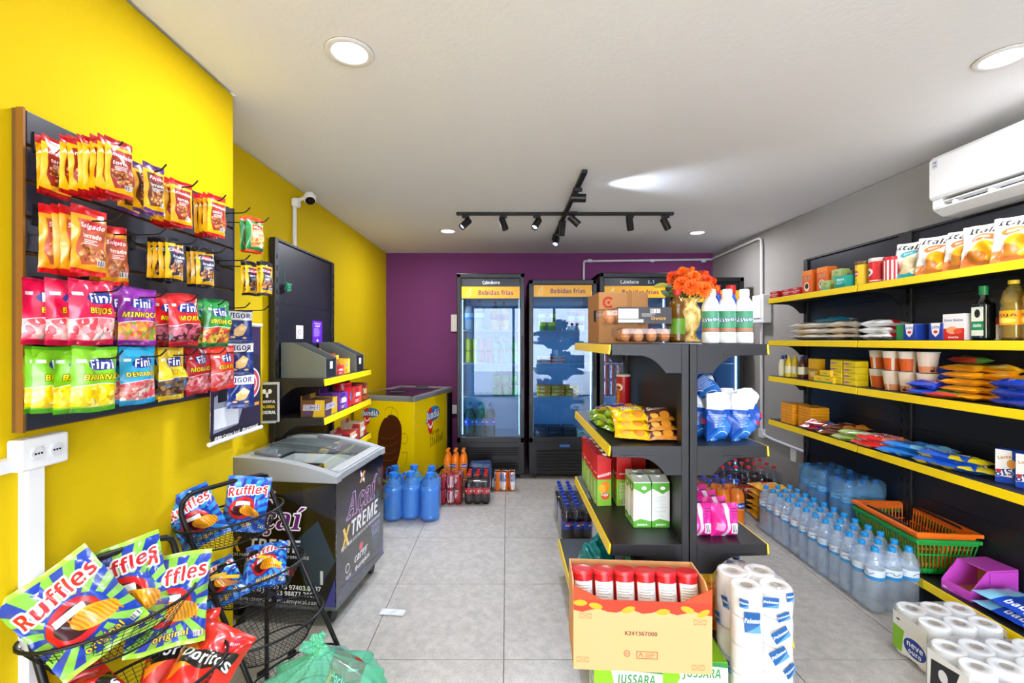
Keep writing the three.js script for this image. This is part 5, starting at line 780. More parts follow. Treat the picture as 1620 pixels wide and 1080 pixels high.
const bleach = kind('bleach_bottle', 'white bleach bottle with green label on the gondola top', 'bleach bottle', 'white bleach bottles', () => { const q = new THREE.Group(); part(q, 'bottle_body', lathe([[0, 0.002], [0.032, 0], [0.036, 0.006], [0.036, 0.045], [0.034, 0.048], [0.034, 0.14], [0.036, 0.143], [0.036, 0.16], [0.028, 0.185], [0.019, 0.2], [0.018, 0.205]], 28), mat('#f2f3f3', 0.35)); part(q, 'label', bandOf(0.0348, 0.05, 0.139), bleachArt.mat(0.45)); part(q, 'cap', lathe([[0.018, 0.2], [0.0205, 0.203], [0.0205, 0.23], [0.018, 0.234], [0, 0.234]], 20), mat('#fafafa', 0.4)); return q; });
for (const [u, k] of [[1124, 0], [1150, 1], [1177, 2]]) bleach([(u - VX) / FOCAL * 1.96, G1, Z(1.96)], [0, 3.6 + k * 0.1, 0]);
const cleaner = kind('cleaner_bottle', 'blue cleaner bottle with red cap behind the bleach', 'cleaner bottle', 'blue cleaner bottles', () => { const q = new THREE.Group(); part(q, 'bottle_body', lathe([[0, 0.002], [0.036, 0], [0.04, 0.01], [0.04, 0.16], [0.02, 0.215], [0.018, 0.235]], 24), mat('#1546b8', 0.3)); part(q, 'label', bandOf(0.0405, 0.05, 0.15), mat('#f0c41a', 0.4)); part(q, 'cap', cyl(0.021, 0.04, 0.23, 16), capRed); return q; });
for (const u of [1132, 1156]) cleaner([(u - VX) / FOCAL * 2.12, G1, Z(2.12)]);

// ---------- gondola, second level ----------
const tubeArt = art(256, 256, (g, w, h) => { fill(g, '#c41420', 0, 0, w, h); for (const x of [64, 192]) { blob(g, '#f4ead0', x, 70, 30, 24); blob(g, '#c41420', x, 72, 18, 10); txt(g, 'PRINGLES', x, 140, 26, '#f4c41a', { rot: -PI / 2 + 0.0, stroke: '#7a0a10', sw: 4 }); blob(g, '#e8b04a', x + 18, 220, 30, 16, -0.3); } });
const crispTube = kind('crisp_tube', 'tall red crisp tube standing at the back of the gondola shelf', 'crisp tube', undefined, () => { const q = new THREE.Group(); part(q, 'tube_body', cyl(0.0375, 0.225, 0, 28), tubeArt.mat(0.3)); part(q, 'lid', lathe([[0, 0.236], [0.036, 0.236], [0.0395, 0.233], [0.0395, 0.222], [0.038, 0.222]], 28), mat('#e8e4dc', 0.4)); return q; });
crispTube([(986 - VX) / FOCAL * 2.52, G2, Z(2.52)], [0, 0.5, 0]);
function cookieArt(c, c2, name, seed) { return art(224, 160, (g, w, h) => { fill(g, c, 0, 0, w, h); poly(g, c2, [[0, h], [w * 0.35, h * 0.8], [w, h * 0.85], [w, h]]); blob(g, '#d88a2a', w * 0.68, h * 0.72, 40, 26); blob(g, '#e8a848', w * 0.3, h * 0.76, 34, 20); txt(g, name, w / 2, h * 0.32, 38, '#5a1a10', { stroke: '#fff', sw: 4, skew: 0.12 }); fill(g, c2, 0, 0, 14, h); fill(g, c2, w - 14, 0, 14, h); smallPrint(g, '#8a5a1a', 30, h * 0.52, 120, 2); }); }
function packKind(name, label, cat, group, a, w, l, d, seed) { let i = 0; const vs = [1, 2].map((k) => lying(w, l, d, { seed: seed + k, wrinkle: 0.16, n: 12, m: 12, round: 0.32, crimp: 0.045 })); return (p, r = [0, 0, 0], lab, grp) => { const o = mesh(numbered(name), vs[i++ % 2], foil(a)); tag(o, lab ?? label, cat, grp ?? group); spot(o, p, r); scene.add(o); return o; }; }
const yellowCorn = packKind('snack_pack', 'yellow snack pack in the pile on gondola second shelf', 'snack pack', 'yellow snack packs on the gondola', cookieArt('#f4d010', '#e8b408', 'Torcida', 3), 0.15, 0.11, 0.035, 100);
const greenCorn = packKind('snack_pack', 'lime green snack pack on gondola second shelf', 'snack pack', 'lime snack packs on the gondola', cookieArt('#a8cc10', '#6a9a10', 'Torcida', 4), 0.15, 0.11, 0.035, 104);
const brownCookie = packKind('cookie_pack', 'brown cookie pack with golden cookies on gondola shelf', 'cookie pack', 'brown cookie packs on the gondola', cookieArt('#4a2416', '#c07a1e', 'Cookies', 5), 0.13, 0.1, 0.035, 108);
const purpleSnack = packKind('snack_pack', 'purple snack pack on top of the lime pile', 'snack pack', 'purple snack packs on the gondola', cookieArt('#5a2490', '#a8b020', 'Torcida', 6), 0.13, 0.1, 0.03, 112);
for (let l = 0; l < 3; l++) { yellowCorn([0.53, G2 + 0.02 + l * 0.034, Z(1.94 + l * 0.02)], [0.42, 0.12 * l - 0.15, 0]); greenCorn([0.52, G2 + l * 0.032, Z(2.09)], [0, 0.3 - 0.2 * l, 0]); brownCookie([0.648, G2 + 0.02 + l * 0.034, Z(1.93 + l * 0.025)], [0.5, 0.06 * l, 0]); if (l < 2) { greenCorn([0.5, G2 + l * 0.032, Z(2.22)], [0, 0.5 * l, 0]); brownCookie([0.64, G2 + l * 0.032, Z(2.06)], [0, -0.1 * l, 0]); greenCorn([0.5, G2 + l * 0.032, Z(2.36)], [0, 0.2 * l, 0]); } }
purpleSnack([0.53, G2 + 0.098, Z(2.1)], [0.1, 0.3, 0]); purpleSnack([0.5, G2 + 0.068, Z(2.25)], [0, -0.2, 0]); yellowCorn([0.6, G2 + 0.068, Z(2.2)], [0, 0.7, 0.1]); yellowCorn([0.66, G2, Z(2.25)], [0, 0.9, 0]);
// detergent pouches
const soapArt = art(256, 320, (g, w, h) => { fill(g, '#eef2f6', 0, 0, w, h * 0.34); fill(g, '#1450b4', 0, h * 0.34, w, h * 0.66); poly(g, '#2a7ad8', [[0, h], [w * 0.5, h * 0.45], [w, h]]); blob(g, '#d81a2a', w * 0.86, h * 0.6, 34, 26); smallPrint(g, '#cfe2f8', 30, h * 0.44, 130, 9, 10, 4); g.strokeStyle = '#d8ecff'; g.lineWidth = 5; g.beginPath(); g.arc(w / 2, h * 1.02, 70, PI, 0); g.stroke(); });
let soapN = 0; const pouch = kind('detergent_pouch', 'blue and white detergent pouch standing on the gondola', 'detergent', 'detergent pouches', () => mesh('detergent_pouch', standing(0.13, 0.2, 0.075, { seed: 33, wrinkle: 0.4, crimp: 0.04, belly: 0.42 }), foil(soapArt)));
for (const [u, d] of [[1108, 2.0], [1135, 1.93], [1171, 1.93], [1112, 2.12], [1145, 2.1], [1178, 2.1]]) pouch([(u - VX) / FOCAL * d, G2, Z(d)], [0, 0.3 + 0.15 * (soapN++ % 3), 0]);
single('detergent_pouch', 'white topped detergent pouch lying over the others', 'detergent', bag(0.13, 0.2, 0.06, { seed: 34, wrinkle: 0.6 }), foil(soapArt), [(1122 - VX) / FOCAL * 2.0, G2 + 0.205, Z(2.05)], [-1.2, 0.2, 0]);

// ---------- gondola, third level ----------
function juiceArt(front) { return art(160, 400, (g, w, h) => { fill(g, '#d01c1c', 0, 0, w, h * 0.42); fill(g, '#8ac23a', 0, h * 0.42, w, h * 0.58); if (front) { g.save(); g.translate(w / 2, h * 0.32); g.rotate(-0.18); txt(g, 'MAGUARY', 0, 0, 32, '#fff', { skew: 0.1 }); g.restore(); blob(g, '#f08a14', w * 0.55, h * 0.58, 52, 48); blob(g, '#f4b02a', w * 0.35, h * 0.62, 40, 38); blob(g, '#e84a1a', w * 0.55, h * 0.78, 50, 30); txt(g, 'Caju', w * 0.52, h * 0.75, 36, '#fff', { stroke: '#b02a10', sw: 6 }); } else { txt(g, 'MAGUARY', w / 2, h * 0.3, 22, '#fff'); smallPrint(g, '#f0f4e0', 26, h * 0.5, 100, 12, 12, 4); barcode(g, 50, h * 0.88, 60, 34); } }); }
const juF = juiceArt(true), juS = juiceArt(false), juTop = mat('#c01c1c', 0.4);
const juice = kind('juice_carton', 'red and green juice carton with white cap on the gondola', 'juice carton', 'juice cartons on the gondola', () => { const q = new THREE.Group(), f = juF.mat(0.35), s = juS.mat(0.35); const b = part(q, 'carton_body', rbox(0.072, 0.225, 0.072, 0.003, 0, 0.1125, 0), [s, s, juTop, juTop, f, f]); part(q, 'slanted_top', extrude([[-0.036, 0], [0.036, 0], [0.036, 0.004], [-0.02, 0.026], [-0.036, 0.026]], 0.07, 0.0008), juTop, [0, 0.225, -0.035]); part(q, 'cap', cyl(0.012, 0.018, 0, 14), mat('#f4f4f2', 0.4), [0.012, 0.232, 0]); return q; });
for (const [x, d, ry] of [[0.475, 2.27, 0.1], [0.475, 2.36, 0], [0.475, 2.45, 0.1], [0.478, 2.54, 0], [0.475, 2.63, 0], [0.575, 2.27, PI / 2], [0.575, 2.38, 0.1], [0.58, 2.49, 0], [0.665, 2.33, PI / 2], [0.665, 2.44, 0]]) juice([x, G3, Z(d)], [0, ry, 0]);
const mlF = art(160, 400, (g, w, h) => { fill(g, '#eef2f0', 0, 0, w, h); poly(g, '#5aac32', [[0, 0], [w, 0], [w, 60], [w * 0.6, 100], [0, 50]]); poly(g, '#5aac32', [[0, h * 0.86], [w * 0.4, h * 0.8], [w, h * 0.86], [w, h], [0, h]]); smallPrint(g, '#b4bcc0', 22, 120, 110, 16, 12, 3); blob(g, '#ffffff', w * 0.6, 48, 22, 16); txt(g, 'Jussara', w * 0.5, h * 0.93, 26, '#fff'); });
const mlTop = mat('#dfe8da', 0.4);
const milk = kind('milk_carton', 'white and green milk carton on the gondola third shelf', 'milk carton', 'milk cartons on the gondola', () => { const q = new THREE.Group(), f = mlF.mat(0.35); part(q, 'carton_body', rbox(0.078, 0.195, 0.068, 0.003, 0, 0.0975, 0), [f, f, mlTop, mlTop, f, f]); part(q, 'slanted_top', extrude([[-0.034, 0], [0.034, 0], [0.034, 0.003], [-0.02, 0.02], [-0.034, 0.02]], 0.074, 0.0008), mlTop, [0.037, 0.195, 0], [0, -PI / 2, 0]); part(q, 'cap', cyl(0.011, 0.014, 0, 14), mat('#f4f4f2', 0.4), [0, 0.203, -0.012]); return q; });
for (const x of [0.588, 0.669]) for (const d of [2.01, 2.083]) milk([x, G3, Z(d)]);
const padArt = art(160, 160, (g, w, h) => { fill(g, '#ee2a9a', 0, 0, w, h); fill(g, '#f8d8ec', 66, 0, 26, h); fill(g, '#fff', 104, 92, 46, 44); barcode(g, 108, 96, 38, 36); fill(g, '#f8a0d4', 12, 80, 40, 40); smallPrint(g, '#7a1060', 106, 20, 40, 5, 11, 4); });
const pad = kind('sanitary_pad_pack', 'bright pink sanitary pad pack on the gondola', 'pad pack', 'pink pad packs', () => mesh('sanitary_pad_pack', standing(0.115, 0.135, 0.075, { seed: 50, wrinkle: 0.25, crimp: 0.03, round: 0.3, n: 14, m: 14 }), foil(padArt)));
for (let j = 0; j < 4; j++) { pad([0.905 - j * 0.008, G3, Z(1.9 + j * 0.08)], [0, 0.1, 0]); if (j < 4) pad([0.795 - 0.0 * j, G3, Z(1.9 + (j + (0)) * 0.08)], [0, 0.1, 0]); }
const darkBlueArt = art(128, 96, (g, w, h) => { fill(g, '#1a2a5a', 0, 0, w, h); fill(g, '#e8ecf4', 0, 0, 40, h); txt(g, 'Noturno', 82, 50, 20, '#c8d4f0'); });
const nightPad = packKind('sanitary_pad_pack', 'navy and white pad pack behind the pink ones', 'pad pack', 'navy pad packs', darkBlueArt, 0.2, 0.11, 0.06, 120);
for (let l = 0; l < 2; l++) nightPad([0.87, G3 + l * 0.055, Z(2.32)], [0, 0.2, 0]);

// ---------- gondola foot ----------
function plasticSack(label, p, s, color, seed) {
  const g = new THREE.SphereGeometry(1, 36, 24), q = g.attributes.position, r = rng(seed), ph = Array.from({ length: 5 }, () => r() * 6.28);
  for (let i = 0; i < q.count; i++) { let x = q.getX(i), y = q.getY(i), z = q.getZ(i); const f = 1 + 0.07 * Math.sin(x * 9 + ph[0] + y * 4) + 0.06 * Math.sin(z * 11 + ph[1] - y * 6) + 0.05 * Math.sin(y * 13 + ph[2] + x * 7); y = Math.max(-0.72, y * f); q.setXYZ(i, x * f * s[0], (y + 0.72) * s[1], z * f * s[2]); } g.computeVertexNormals();
  const o = thing('grocery_bag', label, 'bag', p); part(o, 'film', g, mat(color, 0.2, 0, { transmission: 0.45, thickness: 0 })); const kn = bag(0.05, 0.07, 0.02, { seed, wrinkle: 0.9 }).clone(); kn.translate(0, 0.03, 0); part(o, 'knot', kn, mat(color, 0.2, 0, { transmission: 0.3, thickness: 0 }), [0, 1.65 * s[1], 0], [0.2, seed, 0.5]);
}
plasticSack('teal plastic bag upright at the edge of gondola base', [0.45, G4, Z(2.3)], [0.085, 0.1, 0.1], '#1aa8b0', 3); plasticSack('teal plastic bag of rolls lying on gondola base', [0.585, G4, Z(2.16)], [0.11, 0.06, 0.09], '#22b2a8', 5);
const rollBag = kind('roll_pack', 'pale roll seen inside the teal bag on gondola base', 'roll', 'rolls in the teal bag', () => mesh('roll_pack', turned(cyl(0.03, 0.12, -0.06, 18), 0, 0, PI / 2), mat('#e8ecdc', 0.7))); for (const dz of [-0.03, 0.032]) rollBag([0.585, G4 + 0.035, Z(2.16) + dz]);
// printed display carton of crisp tubes in front of the gondola, standing on milk multipacks
{
  const w = 0.465, h = 0.285, d = 0.2, yaw = -rad(3.5), by = 0.229, cx = 0.468, cz = Z(1.655);
  const boxArt = art(800, 416, (g, W_, H_) => {
    fill(g, '#f0b078', 0, 0, W_, H_); g.fillStyle = '#d8381a'; g.beginPath(); g.moveTo(0, 0); g.lineTo(W_, 0); g.lineTo(W_, 68); for (let k = 16; k >= 0; k--) g.lineTo(k * W_ / 16, 62 + 12 * Math.sin(k * 1.7)); g.closePath(); g.fill();
    for (const [x, y, a] of [[130, 36, 0.2], [320, 52, -0.3], [520, 58, -0.1], [660, 40, 0.3], [750, 60, -0.5], [40, 20, 0]]) blob(g, '#f4a81a', x, y, 40, 18, a);
    txt(g, 'K241367000', W_ * 0.49, 190, 34, '#5a2a18'); for (const [x, y] of [[70, 96], [W_ - 70, 110], [55, H_ - 60], [W_ - 80, H_ - 40]]) { g.strokeStyle = '#d88850'; g.lineWidth = 4; g.strokeRect(x - 34, y - 14, 68, 28); g.beginPath(); g.moveTo(x - 34, y - 14); g.lineTo(x + 34, y + 14); g.moveTo(x + 34, y - 14); g.lineTo(x - 34, y + 14); g.stroke(); }
    g.strokeStyle = '#a83a1c'; g.lineWidth = 4; g.beginPath(); g.arc(W_ * 0.39, 310, 17, 0, PI * 2); g.stroke(); txt(g, '57', W_ * 0.39, 310, 20, '#a83a1c'); g.strokeRect(W_ * 0.46, 296, 118, 40); g.beginPath(); g.moveTo(W_ * 0.46 + 12, 326); g.lineTo(W_ * 0.46 + 24, 304); g.lineTo(W_ * 0.46 + 36, 326); g.stroke(); smallPrint(g, '#a83a1c', W_ * 0.52, 306, 64, 3, 9, 3);
  });
  const o = thing('display_carton', 'orange printed carton of red crisp tubes in front of gondola', 'box', [cx, by, cz], [0, yaw, 0]), inner = mat('#e2a46c', 0.8), red = mat('#d8481e', 0.6), fh = h * 0.84;
  part(o, 'front_panel', box(w, fh, 0.005, 0, fh / 2, d / 2), [inner, inner, red, inner, boxArt.mat(0.6), inner]);
  const sideShape = extrude([[0, 0], [d, 0], [d, h * 0.99], [d * 0.3, h * 0.99], [0, fh]], 0.005, 0.0005); // front edge low, rear high
  for (const s of [-1, 1]) part(o, 'side_panel', turned(sideShape, 0, PI / 2), inner, [s * (w / 2 - 0.002) - 0.0025, 0, d / 2]);
  const tri = (s) => extrude([[0, 0], [s * 0.1, 0], [0, h * 0.17]], 0.004, 0.0005); for (const s of [-1, 1]) part(o, 'corner_flap', tri(s), red, [-s * w / 2, fh, d / 2 - 0.002]);
  part(o, 'back_panel', box(w, h * 0.99, 0.005, 0, h * 0.495, -d / 2), inner); part(o, 'bottom_panel', box(w, 0.005, d, 0, 0.003, 0), inner);
  const canTop = art(192, 256, (g, W_, H_) => { fill(g, '#c81822', 0, 0, W_, H_); for (const x of [48, 144]) { fill(g, '#f2f2f0', x - 34, 36, 68, 74); smallPrint(g, '#aaa', x - 26, 50, 52, 5, 10, 3); fill(g, '#e8e0d8', x - 30, 150, 60, 16); } });
  const tubeInBox = kind('crisp_tube', 'red crisp tube with white panel inside the orange carton', 'crisp tube', 'crisp tubes in the orange carton', () => { const q = new THREE.Group(); part(q, 'tube_body', turned(cyl(0.036, 0.225, 0, 28), 0, -PI / 2 - 0.0), canTop.mat(0.3)); part(q, 'lid', lathe([[0, 0.228], [0.033, 0.228], [0.037, 0.232], [0.039, 0.228], [0.039, 0.218]], 28), mat('#d02a30', 0.35)); part(q, 'rim', lathe([[0.036, 0.222], [0.0385, 0.224], [0.0385, 0.219]], 28), mat('#f0e8e8', 0.3)); return q; });
  part(o, 'insert', rbox(w - 0.02, 0.055, d - 0.03, 0.003), inner, [0, 0.034, 0]);
  for (let j = 0; j < 1; j++) for (let i = 0; i < 6; i++) { const v = new THREE.Vector3((i - 2.5) * 0.0752, 0.064, 0.028 - j * 0.086).applyAxisAngle(new THREE.Vector3(0, 1, 0), yaw); tubeInBox([cx + v.x, by + v.y, cz + v.z], [-0.2, 0.0, 0]); }
  const juArt = art(320, 224, (g, W_, H_) => { fill(g, '#f4f6f0', 0, 0, W_, H_); poly(g, '#8ac61e', [[0, 0], [W_ * 0.24, 0], [W_ * 0.3, 60], [W_ * 0.18, 110], [W_ * 0.3, H_], [0, H_]]); g.save(); poly(g, '#2f8a3a', [[W_ * 0.3, 0], [W_, 0], [W_, 20], [W_ * 0.4, 10]]); g.restore(); txt(g, 'JUSSARA', W_ * 0.62, 40, 44, '#2f8a3a', { skew: 0.1 }); txt(g, 'INTEGRAL', W_ * 0.62, 90, 30, '#2f8a3a'); blob(g, '#dff0c0', W_ * 0.6, 160, 80, 36); });
  const jm = juArt.mat(0.4), gm = mat('#8ac61e', 0.4); for (const [x, l] of [[0.4, 'green and white milk multipack standing under the front of orange carton'], [0.645, 'milk multipack under the orange carton beside gondola foot']]) { const b = carton(0.235, 0.227, 0.17, [jm, jm, gm, gm, jm, jm]); b.name = numbered('milk_multipack'); tag(b, l, 'milk pack'); spot(b, [x + (x > 0.5 ? 0.02 : 0.025), 0.001, Z(x > 0.5 ? 1.69 : 1.66)], [0, yaw, 0]); scene.add(b); }
}
// rice bag, toilet roll column and small bottles at the gondola's other foot
const riceArt = art(192, 320, (g, w, h) => { fill(g, '#f08a1c', 0, 0, w, h); blob(g, '#f8c030', w * 0.6, h * 0.16, 80, 46); poly(g, '#2aa0a0', [[0, h * 0.7], [w * 0.3, h * 0.62], [w * 0.2, h], [0, h]]); blob(g, '#2ab0a0', w * 0.55, h * 0.12, 30, 12); g.strokeStyle = '#f8b860'; g.lineWidth = 5; for (let k = 0; k < 4; k++) { g.beginPath(); g.moveTo(0, h * (0.4 + k * 0.12)); g.lineTo(w, h * (0.34 + k * 0.12)); g.stroke(); } });
single('pet_food_bag', 'orange pet food bag leaning at gondola foot beside toilet rolls', 'food bag', standing(0.16, 0.29, 0.1, { seed: 66, wrinkle: 0.35, n: 18, m: 20 }), foil(riceArt), [0.835, G4, Z(1.88)], [-0.1, -0.35, 0.1]);
const paperWhite = mat('#f2f2f0', 0.85), coreCard = mat('#b9a890', 0.9);
const rollGeo = lathe([[0.02, 0], [0.047, 0], [0.051, 0.005], [0.051, 0.093], [0.047, 0.098], [0.02, 0.098], [0.02, 0]], 26), coreGeo = lathe([[0.02, 0.001], [0.02, 0.097], [0.0188, 0.097], [0.0188, 0.001]], 18);
const wrapLabel = art(160, 128, (g, w, h) => { fill(g, '#1c5a9a', 0, 0, w, h); poly(g, '#5a9ad0', [[0, h], [w, h * 0.6], [w, h]]); txt(g, 'Paloma', w / 2, 56, 40, '#fff', { skew: 0.2, font: 'serif' }); });
{
  const roll = kind('toilet_roll', 'white toilet roll in the tall clear column beside gondola', 'toilet roll', 'toilet rolls in the tall column', () => { const q = new THREE.Group(); part(q, 'paper', rollGeo, paperWhite); part(q, 'core', coreGeo, coreCard); return q; });
  const cx = 0.895, cz = Z(1.655), hh = 0.1; for (let l = 0; l < 5; l++) for (const sx of [-1, 1]) for (const sz of [-1, 1]) roll([cx + sx * 0.0515, 0.002 + l * hh, cz + sz * 0.0515], [0, l, 0]);
  // lumpy wrapper that follows the rolls
  const n = 48, m = 50, pos = [], uvs = [], idx = [], r = rng(12), ph = [r() * 6, r() * 6, r() * 6], HT = 0.512;
  for (let j = 0; j <= m; j++) for (let i = 0; i <= n; i++) {
    const t = j / m, a = i / n * PI * 2, c = Math.cos(a), s = Math.sin(a), k = Math.pow(Math.pow(Math.abs(c), 4) + Math.pow(Math.abs(s), 4), -0.25), lev = Math.abs(Math.sin(PI * t * HT / hh));
    let R = 0.109 * k * (0.945 + 0.055 * Math.pow(lev, 0.5)) * (1 + 0.014 * Math.sin(a * 9 + t * 14 + ph[0]) + 0.012 * Math.sin(a * 5 - t * 22 + ph[1])); if (t > 0.97) R *= 1 - (t - 0.97) / 0.03 * 0.45; R = Math.max(R, 0.01);
    pos.push(R * c, Math.min(HT, HT * t / 0.985) + (t > 0.97 ? 0.004 * Math.sin(a * 7) : 0), R * s); uvs.push(i / n, t);
  }
  for (let i = 0; i <= n; i++) { const a = i / n * PI * 2; pos.push(0.002 * Math.cos(a), HT + 0.006, 0.002 * Math.sin(a)); uvs.push(i / n, 1); }
  for (let j = 0; j <= m; j++) for (let i = 0; i < n; i++) { const q = j * (n + 1) + i; idx.push(q, q + n + 1, q + n + 2, q, q + n + 2, q + 1); }
  const fg = new THREE.BufferGeometry(); fg.setAttribute('position', new THREE.Float32BufferAttribute(pos, 3)); fg.setAttribute('uv', new THREE.Float32BufferAttribute(uvs, 2)); fg.setIndex(idx); fg.computeVertexNormals();
  const film = single('shrink_film', 'clear wrapper with blue labels round tall toilet roll column', 'plastic film', fg, pane('#ffffff', 0.1, 0.8), [cx, 0, cz]);
  const lab = (x, y, w, h2, rot, side) => { const g = new THREE.PlaneGeometry(w, h2, 6, 4); g.rotateZ(rot); g.translate(x, y, 0); const p = g.attributes.position; for (let i = 0; i < p.count; i++) { const lx = p.getX(i), ly = p.getY(i), lev = Math.abs(Math.sin(PI * ly / hh)); p.setZ(i, 0.1105 * (0.945 + 0.055 * Math.pow(lev, 0.5)) * Math.pow(Math.max(0.05, 1 - Math.pow(Math.abs(lx) / 0.112, 4)), 0.25) + 0.003); } g.computeVertexNormals(); if (side) g.rotateY(side); part(film, 'blue_label', g, wrapLabel.mat(0.4)); };
  for (const [x, y, w, h2, rot] of [[-0.06, 0.40, 0.05, 0.07, 0.03], [0.0, 0.47, 0.055, 0.034, -0.08], [0.07, 0.485, 0.03, 0.028, 0], [0.045, 0.42, 0.045, 0.03, 0.3], [0.035, 0.36, 0.06, 0.04, 0.5], [0.03, 0.29, 0.06, 0.045, 0.5], [0.07, 0.235, 0.045, 0.04, 0.6], [-0.005, 0.165, 0.06, 0.03, 0.35], [0.055, 0.13, 0.055, 0.035, 0.3], [-0.085, 0.46, 0.024, 0.03, 0]]) lab(x, y, w, h2, rot, 0);
  for (const [x, y] of [[0.02, 0.42], [-0.04, 0.33], [0.03, 0.2]]) lab(x, y, 0.05, 0.04, 0.3, -PI / 2);
}
const tonic = kind('small_bottle', 'small yellow drink bottle with dark cap behind the toilet rolls', 'small bottle', 'small yellow bottles on gondola base', () => { const q = softDrink(0.024, 0.19, mat('#c8c040', 0.2), mat('#e8d838', 0.4), mat('#1a2a5a', 0.4), 0.8); return q; });
for (let i = 0; i < 3; i++) for (let j = 0; j < 3; j++) tonic([0.955 + i * 0.052, G4, Z(2.0 + j * 0.052)]);

// ---------- goods on the grey-wall shelving (they face the aisle) ----------
const FACE = -PI / 2;
const at = (u, x, y) => [x, y, -depthOf(u, x)];
function boxKind(name, label, cat, group, w, h, d, front, side, top) {
  const f = front.mat(0.45), s = side?.mat ? side.mat(0.45) : side ?? f, t = top ?? s;
  return kind(name, label, cat, group, () => carton(w, h, d, [s, s, t, t, f, f]));
}
function simpleArt(w, h, c, c2, name, tc, o = {}) { return art(w, h, (g, W_, H_) => { fill(g, c, 0, 0, W_, H_); if (c2) { fill(g, c2, 0, H_ * (o.y ?? 0.7), W_, H_); } if (o.pic) blob(g, o.pic, W_ * (o.px ?? 0.5), H_ * (o.py ?? 0.7), W_ * 0.28, H_ * 0.16); if (name) txt(g, name, W_ / 2, H_ * (o.ty ?? 0.32), Math.min(H_ * 0.3, W_ * 1.5 / name.length), tc, { skew: o.skew ?? 0.1, stroke: o.stroke, sw: 4 }); if (o.print !== 0) smallPrint(g, tc, W_ * 0.15, H_ * 0.52, W_ * 0.6, 3, 7, 2); }); }
// top shelf
const redFlat = boxKind('gelatin_box', 'flat red box stacked at the end of the top shelf', 'box', 'flat red boxes on the top shelf', 0.1, 0.028, 0.08, simpleArt(128, 48, '#c41a22', '#e8d8d0', 'Gelatina', '#fff', { print: 0, y: 0.8 }), mat('#b8161e', 0.45));
for (let l = 0; l < 2; l++) for (const u of [1232, 1252, 1266]) redFlat(at(u, 2.16, Y1 + l * 0.029), [0, FACE, 0]);
const filterArt = art(128, 224, (g, w, h) => { fill(g, '#e8601a', 0, 0, w, h); fill(g, '#f08a2a', 0, 0, w, 46); txt(g, 'Café', w / 2, 76, 40, '#7a1a10', { stroke: '#f8d0a0', sw: 5, skew: 0.2 }); blob(g, '#f4ead8', w / 2, 156, 36, 44); blob(g, '#2a1810', w / 2, 150, 24, 26); });
const coffeeBox = boxKind('coffee_box', 'orange coffee box standing on the top shelf', 'box', 'orange coffee boxes', 0.1, 0.165, 0.07, filterArt, mat('#e8701e', 0.45)); for (const u of [1284, 1308]) coffeeBox(at(u, 2.17, Y1), [0, FACE, 0]);
const teaBox = boxKind('tea_box', 'small pale green tea box beside orange coffee boxes', 'box', 'pale green tea boxes', 0.085, 0.065, 0.06, simpleArt(128, 96, '#b8c47a', '#7ab08a', 'Chá', '#2a6a3a', {}), mat('#a8bc6a', 0.45)); for (const [u, l, x] of [[1312, 0, 2.14], [1330, 0, 2.17], [1330, 1, 2.17], [1334, 1, 2.24], [1334, 0, 2.24]]) teaBox(at(u, x, Y1 + l * 0.066), [0, FACE, 0]);
const mintBox = boxKind('tea_box', 'turquoise tea box in front of the green ones', 'box', undefined, 0.09, 0.075, 0.06, simpleArt(128, 96, '#1fae9a', '#0e8a7a', 'Menta', '#fff', {}), mat('#1a9a8a', 0.45)); mintBox(at(1337, 2.125, Y1), [0, FACE, 0]);
function jarThing(label, u, x, r, h, bodyMat, lidColor) { const o = thing('food_jar', label, 'jar', at(u, x, Y1), [0, 2.6, 0]); part(o, 'jar_body', cyl(r, h * 0.86, 0, 28), bodyMat); part(o, 'lid', lathe([[0, h], [r, h], [r * 1.05, h * 0.98], [r * 1.05, h * 0.86], [r, h * 0.85]], 28), mat(lidColor, 0.4)); }
const yellowJar = art(256, 128, (g, w, h) => { fill(g, '#f0c418', 0, 0, w, h); for (const x of [64, 192]) { blob(g, '#c42a1a', x, 54, 36, 20); txt(g, 'choco', x, 54, 24, '#fff'); smallPrint(g, '#7a4a10', x - 30, 88, 60, 3); } }), redJar = art(256, 128, (g, w, h) => { fill(g, '#d8161e', 0, 0, w, h); for (const x of [64, 192]) { blob(g, '#f4f0e8', x, 60, 34, 24); blob(g, '#2a4a9a', x, 62, 20, 12); } fill(g, '#f4f0e8', 0, 108, w, 6); }), stripeJar = art(256, 128, (g, w, h) => { fill(g, '#f2ece8', 0, 0, w, h); for (let k = 0; k < 12; k++) fill(g, '#d01a24', k * 22, 0, 11, h); });
jarThing('yellow food jar with brown lid on the top shelf', 1366, 2.17, 0.042, 0.15, yellowJar.mat(0.35), '#6a4a1a'); jarThing('red powder tin on the top shelf beside yellow jar', 1390, 2.17, 0.046, 0.148, redJar.mat(0.35), '#d8d0c8'); jarThing('red powder tin set back behind the first red one', 1404, 2.26, 0.046, 0.148, redJar.mat(0.35), '#c8161e'); jarThing('red and white striped tin on the top shelf', 1410, 2.15, 0.036, 0.135, stripeJar.mat(0.35), '#c01a24');
function chipArt(c, pic, pic2) { return art(224, 288, (g, w, h) => { fill(g, '#f4f2ec', 0, 0, w, h); poly(g, c, [[0, h], [0, h * 0.72], [w, h * 0.6], [w, h]]); blob(g, c, w * 0.5, h * 0.36, 62, 26, -0.1); txt(g, 'Italá', w * 0.5, h * 0.16, 62, '#16161c', { skew: 0.15 }); blob(g, pic, w * 0.56, h * 0.62, 56, 46); blob(g, pic2, w * 0.36, h * 0.76, 48, 34); blob(g, pic, w * 0.7, h * 0.82, 36, 24); smallPrint(g, '#fff', w * 0.32, h * 0.33, 80, 2, 9, 4); }); }
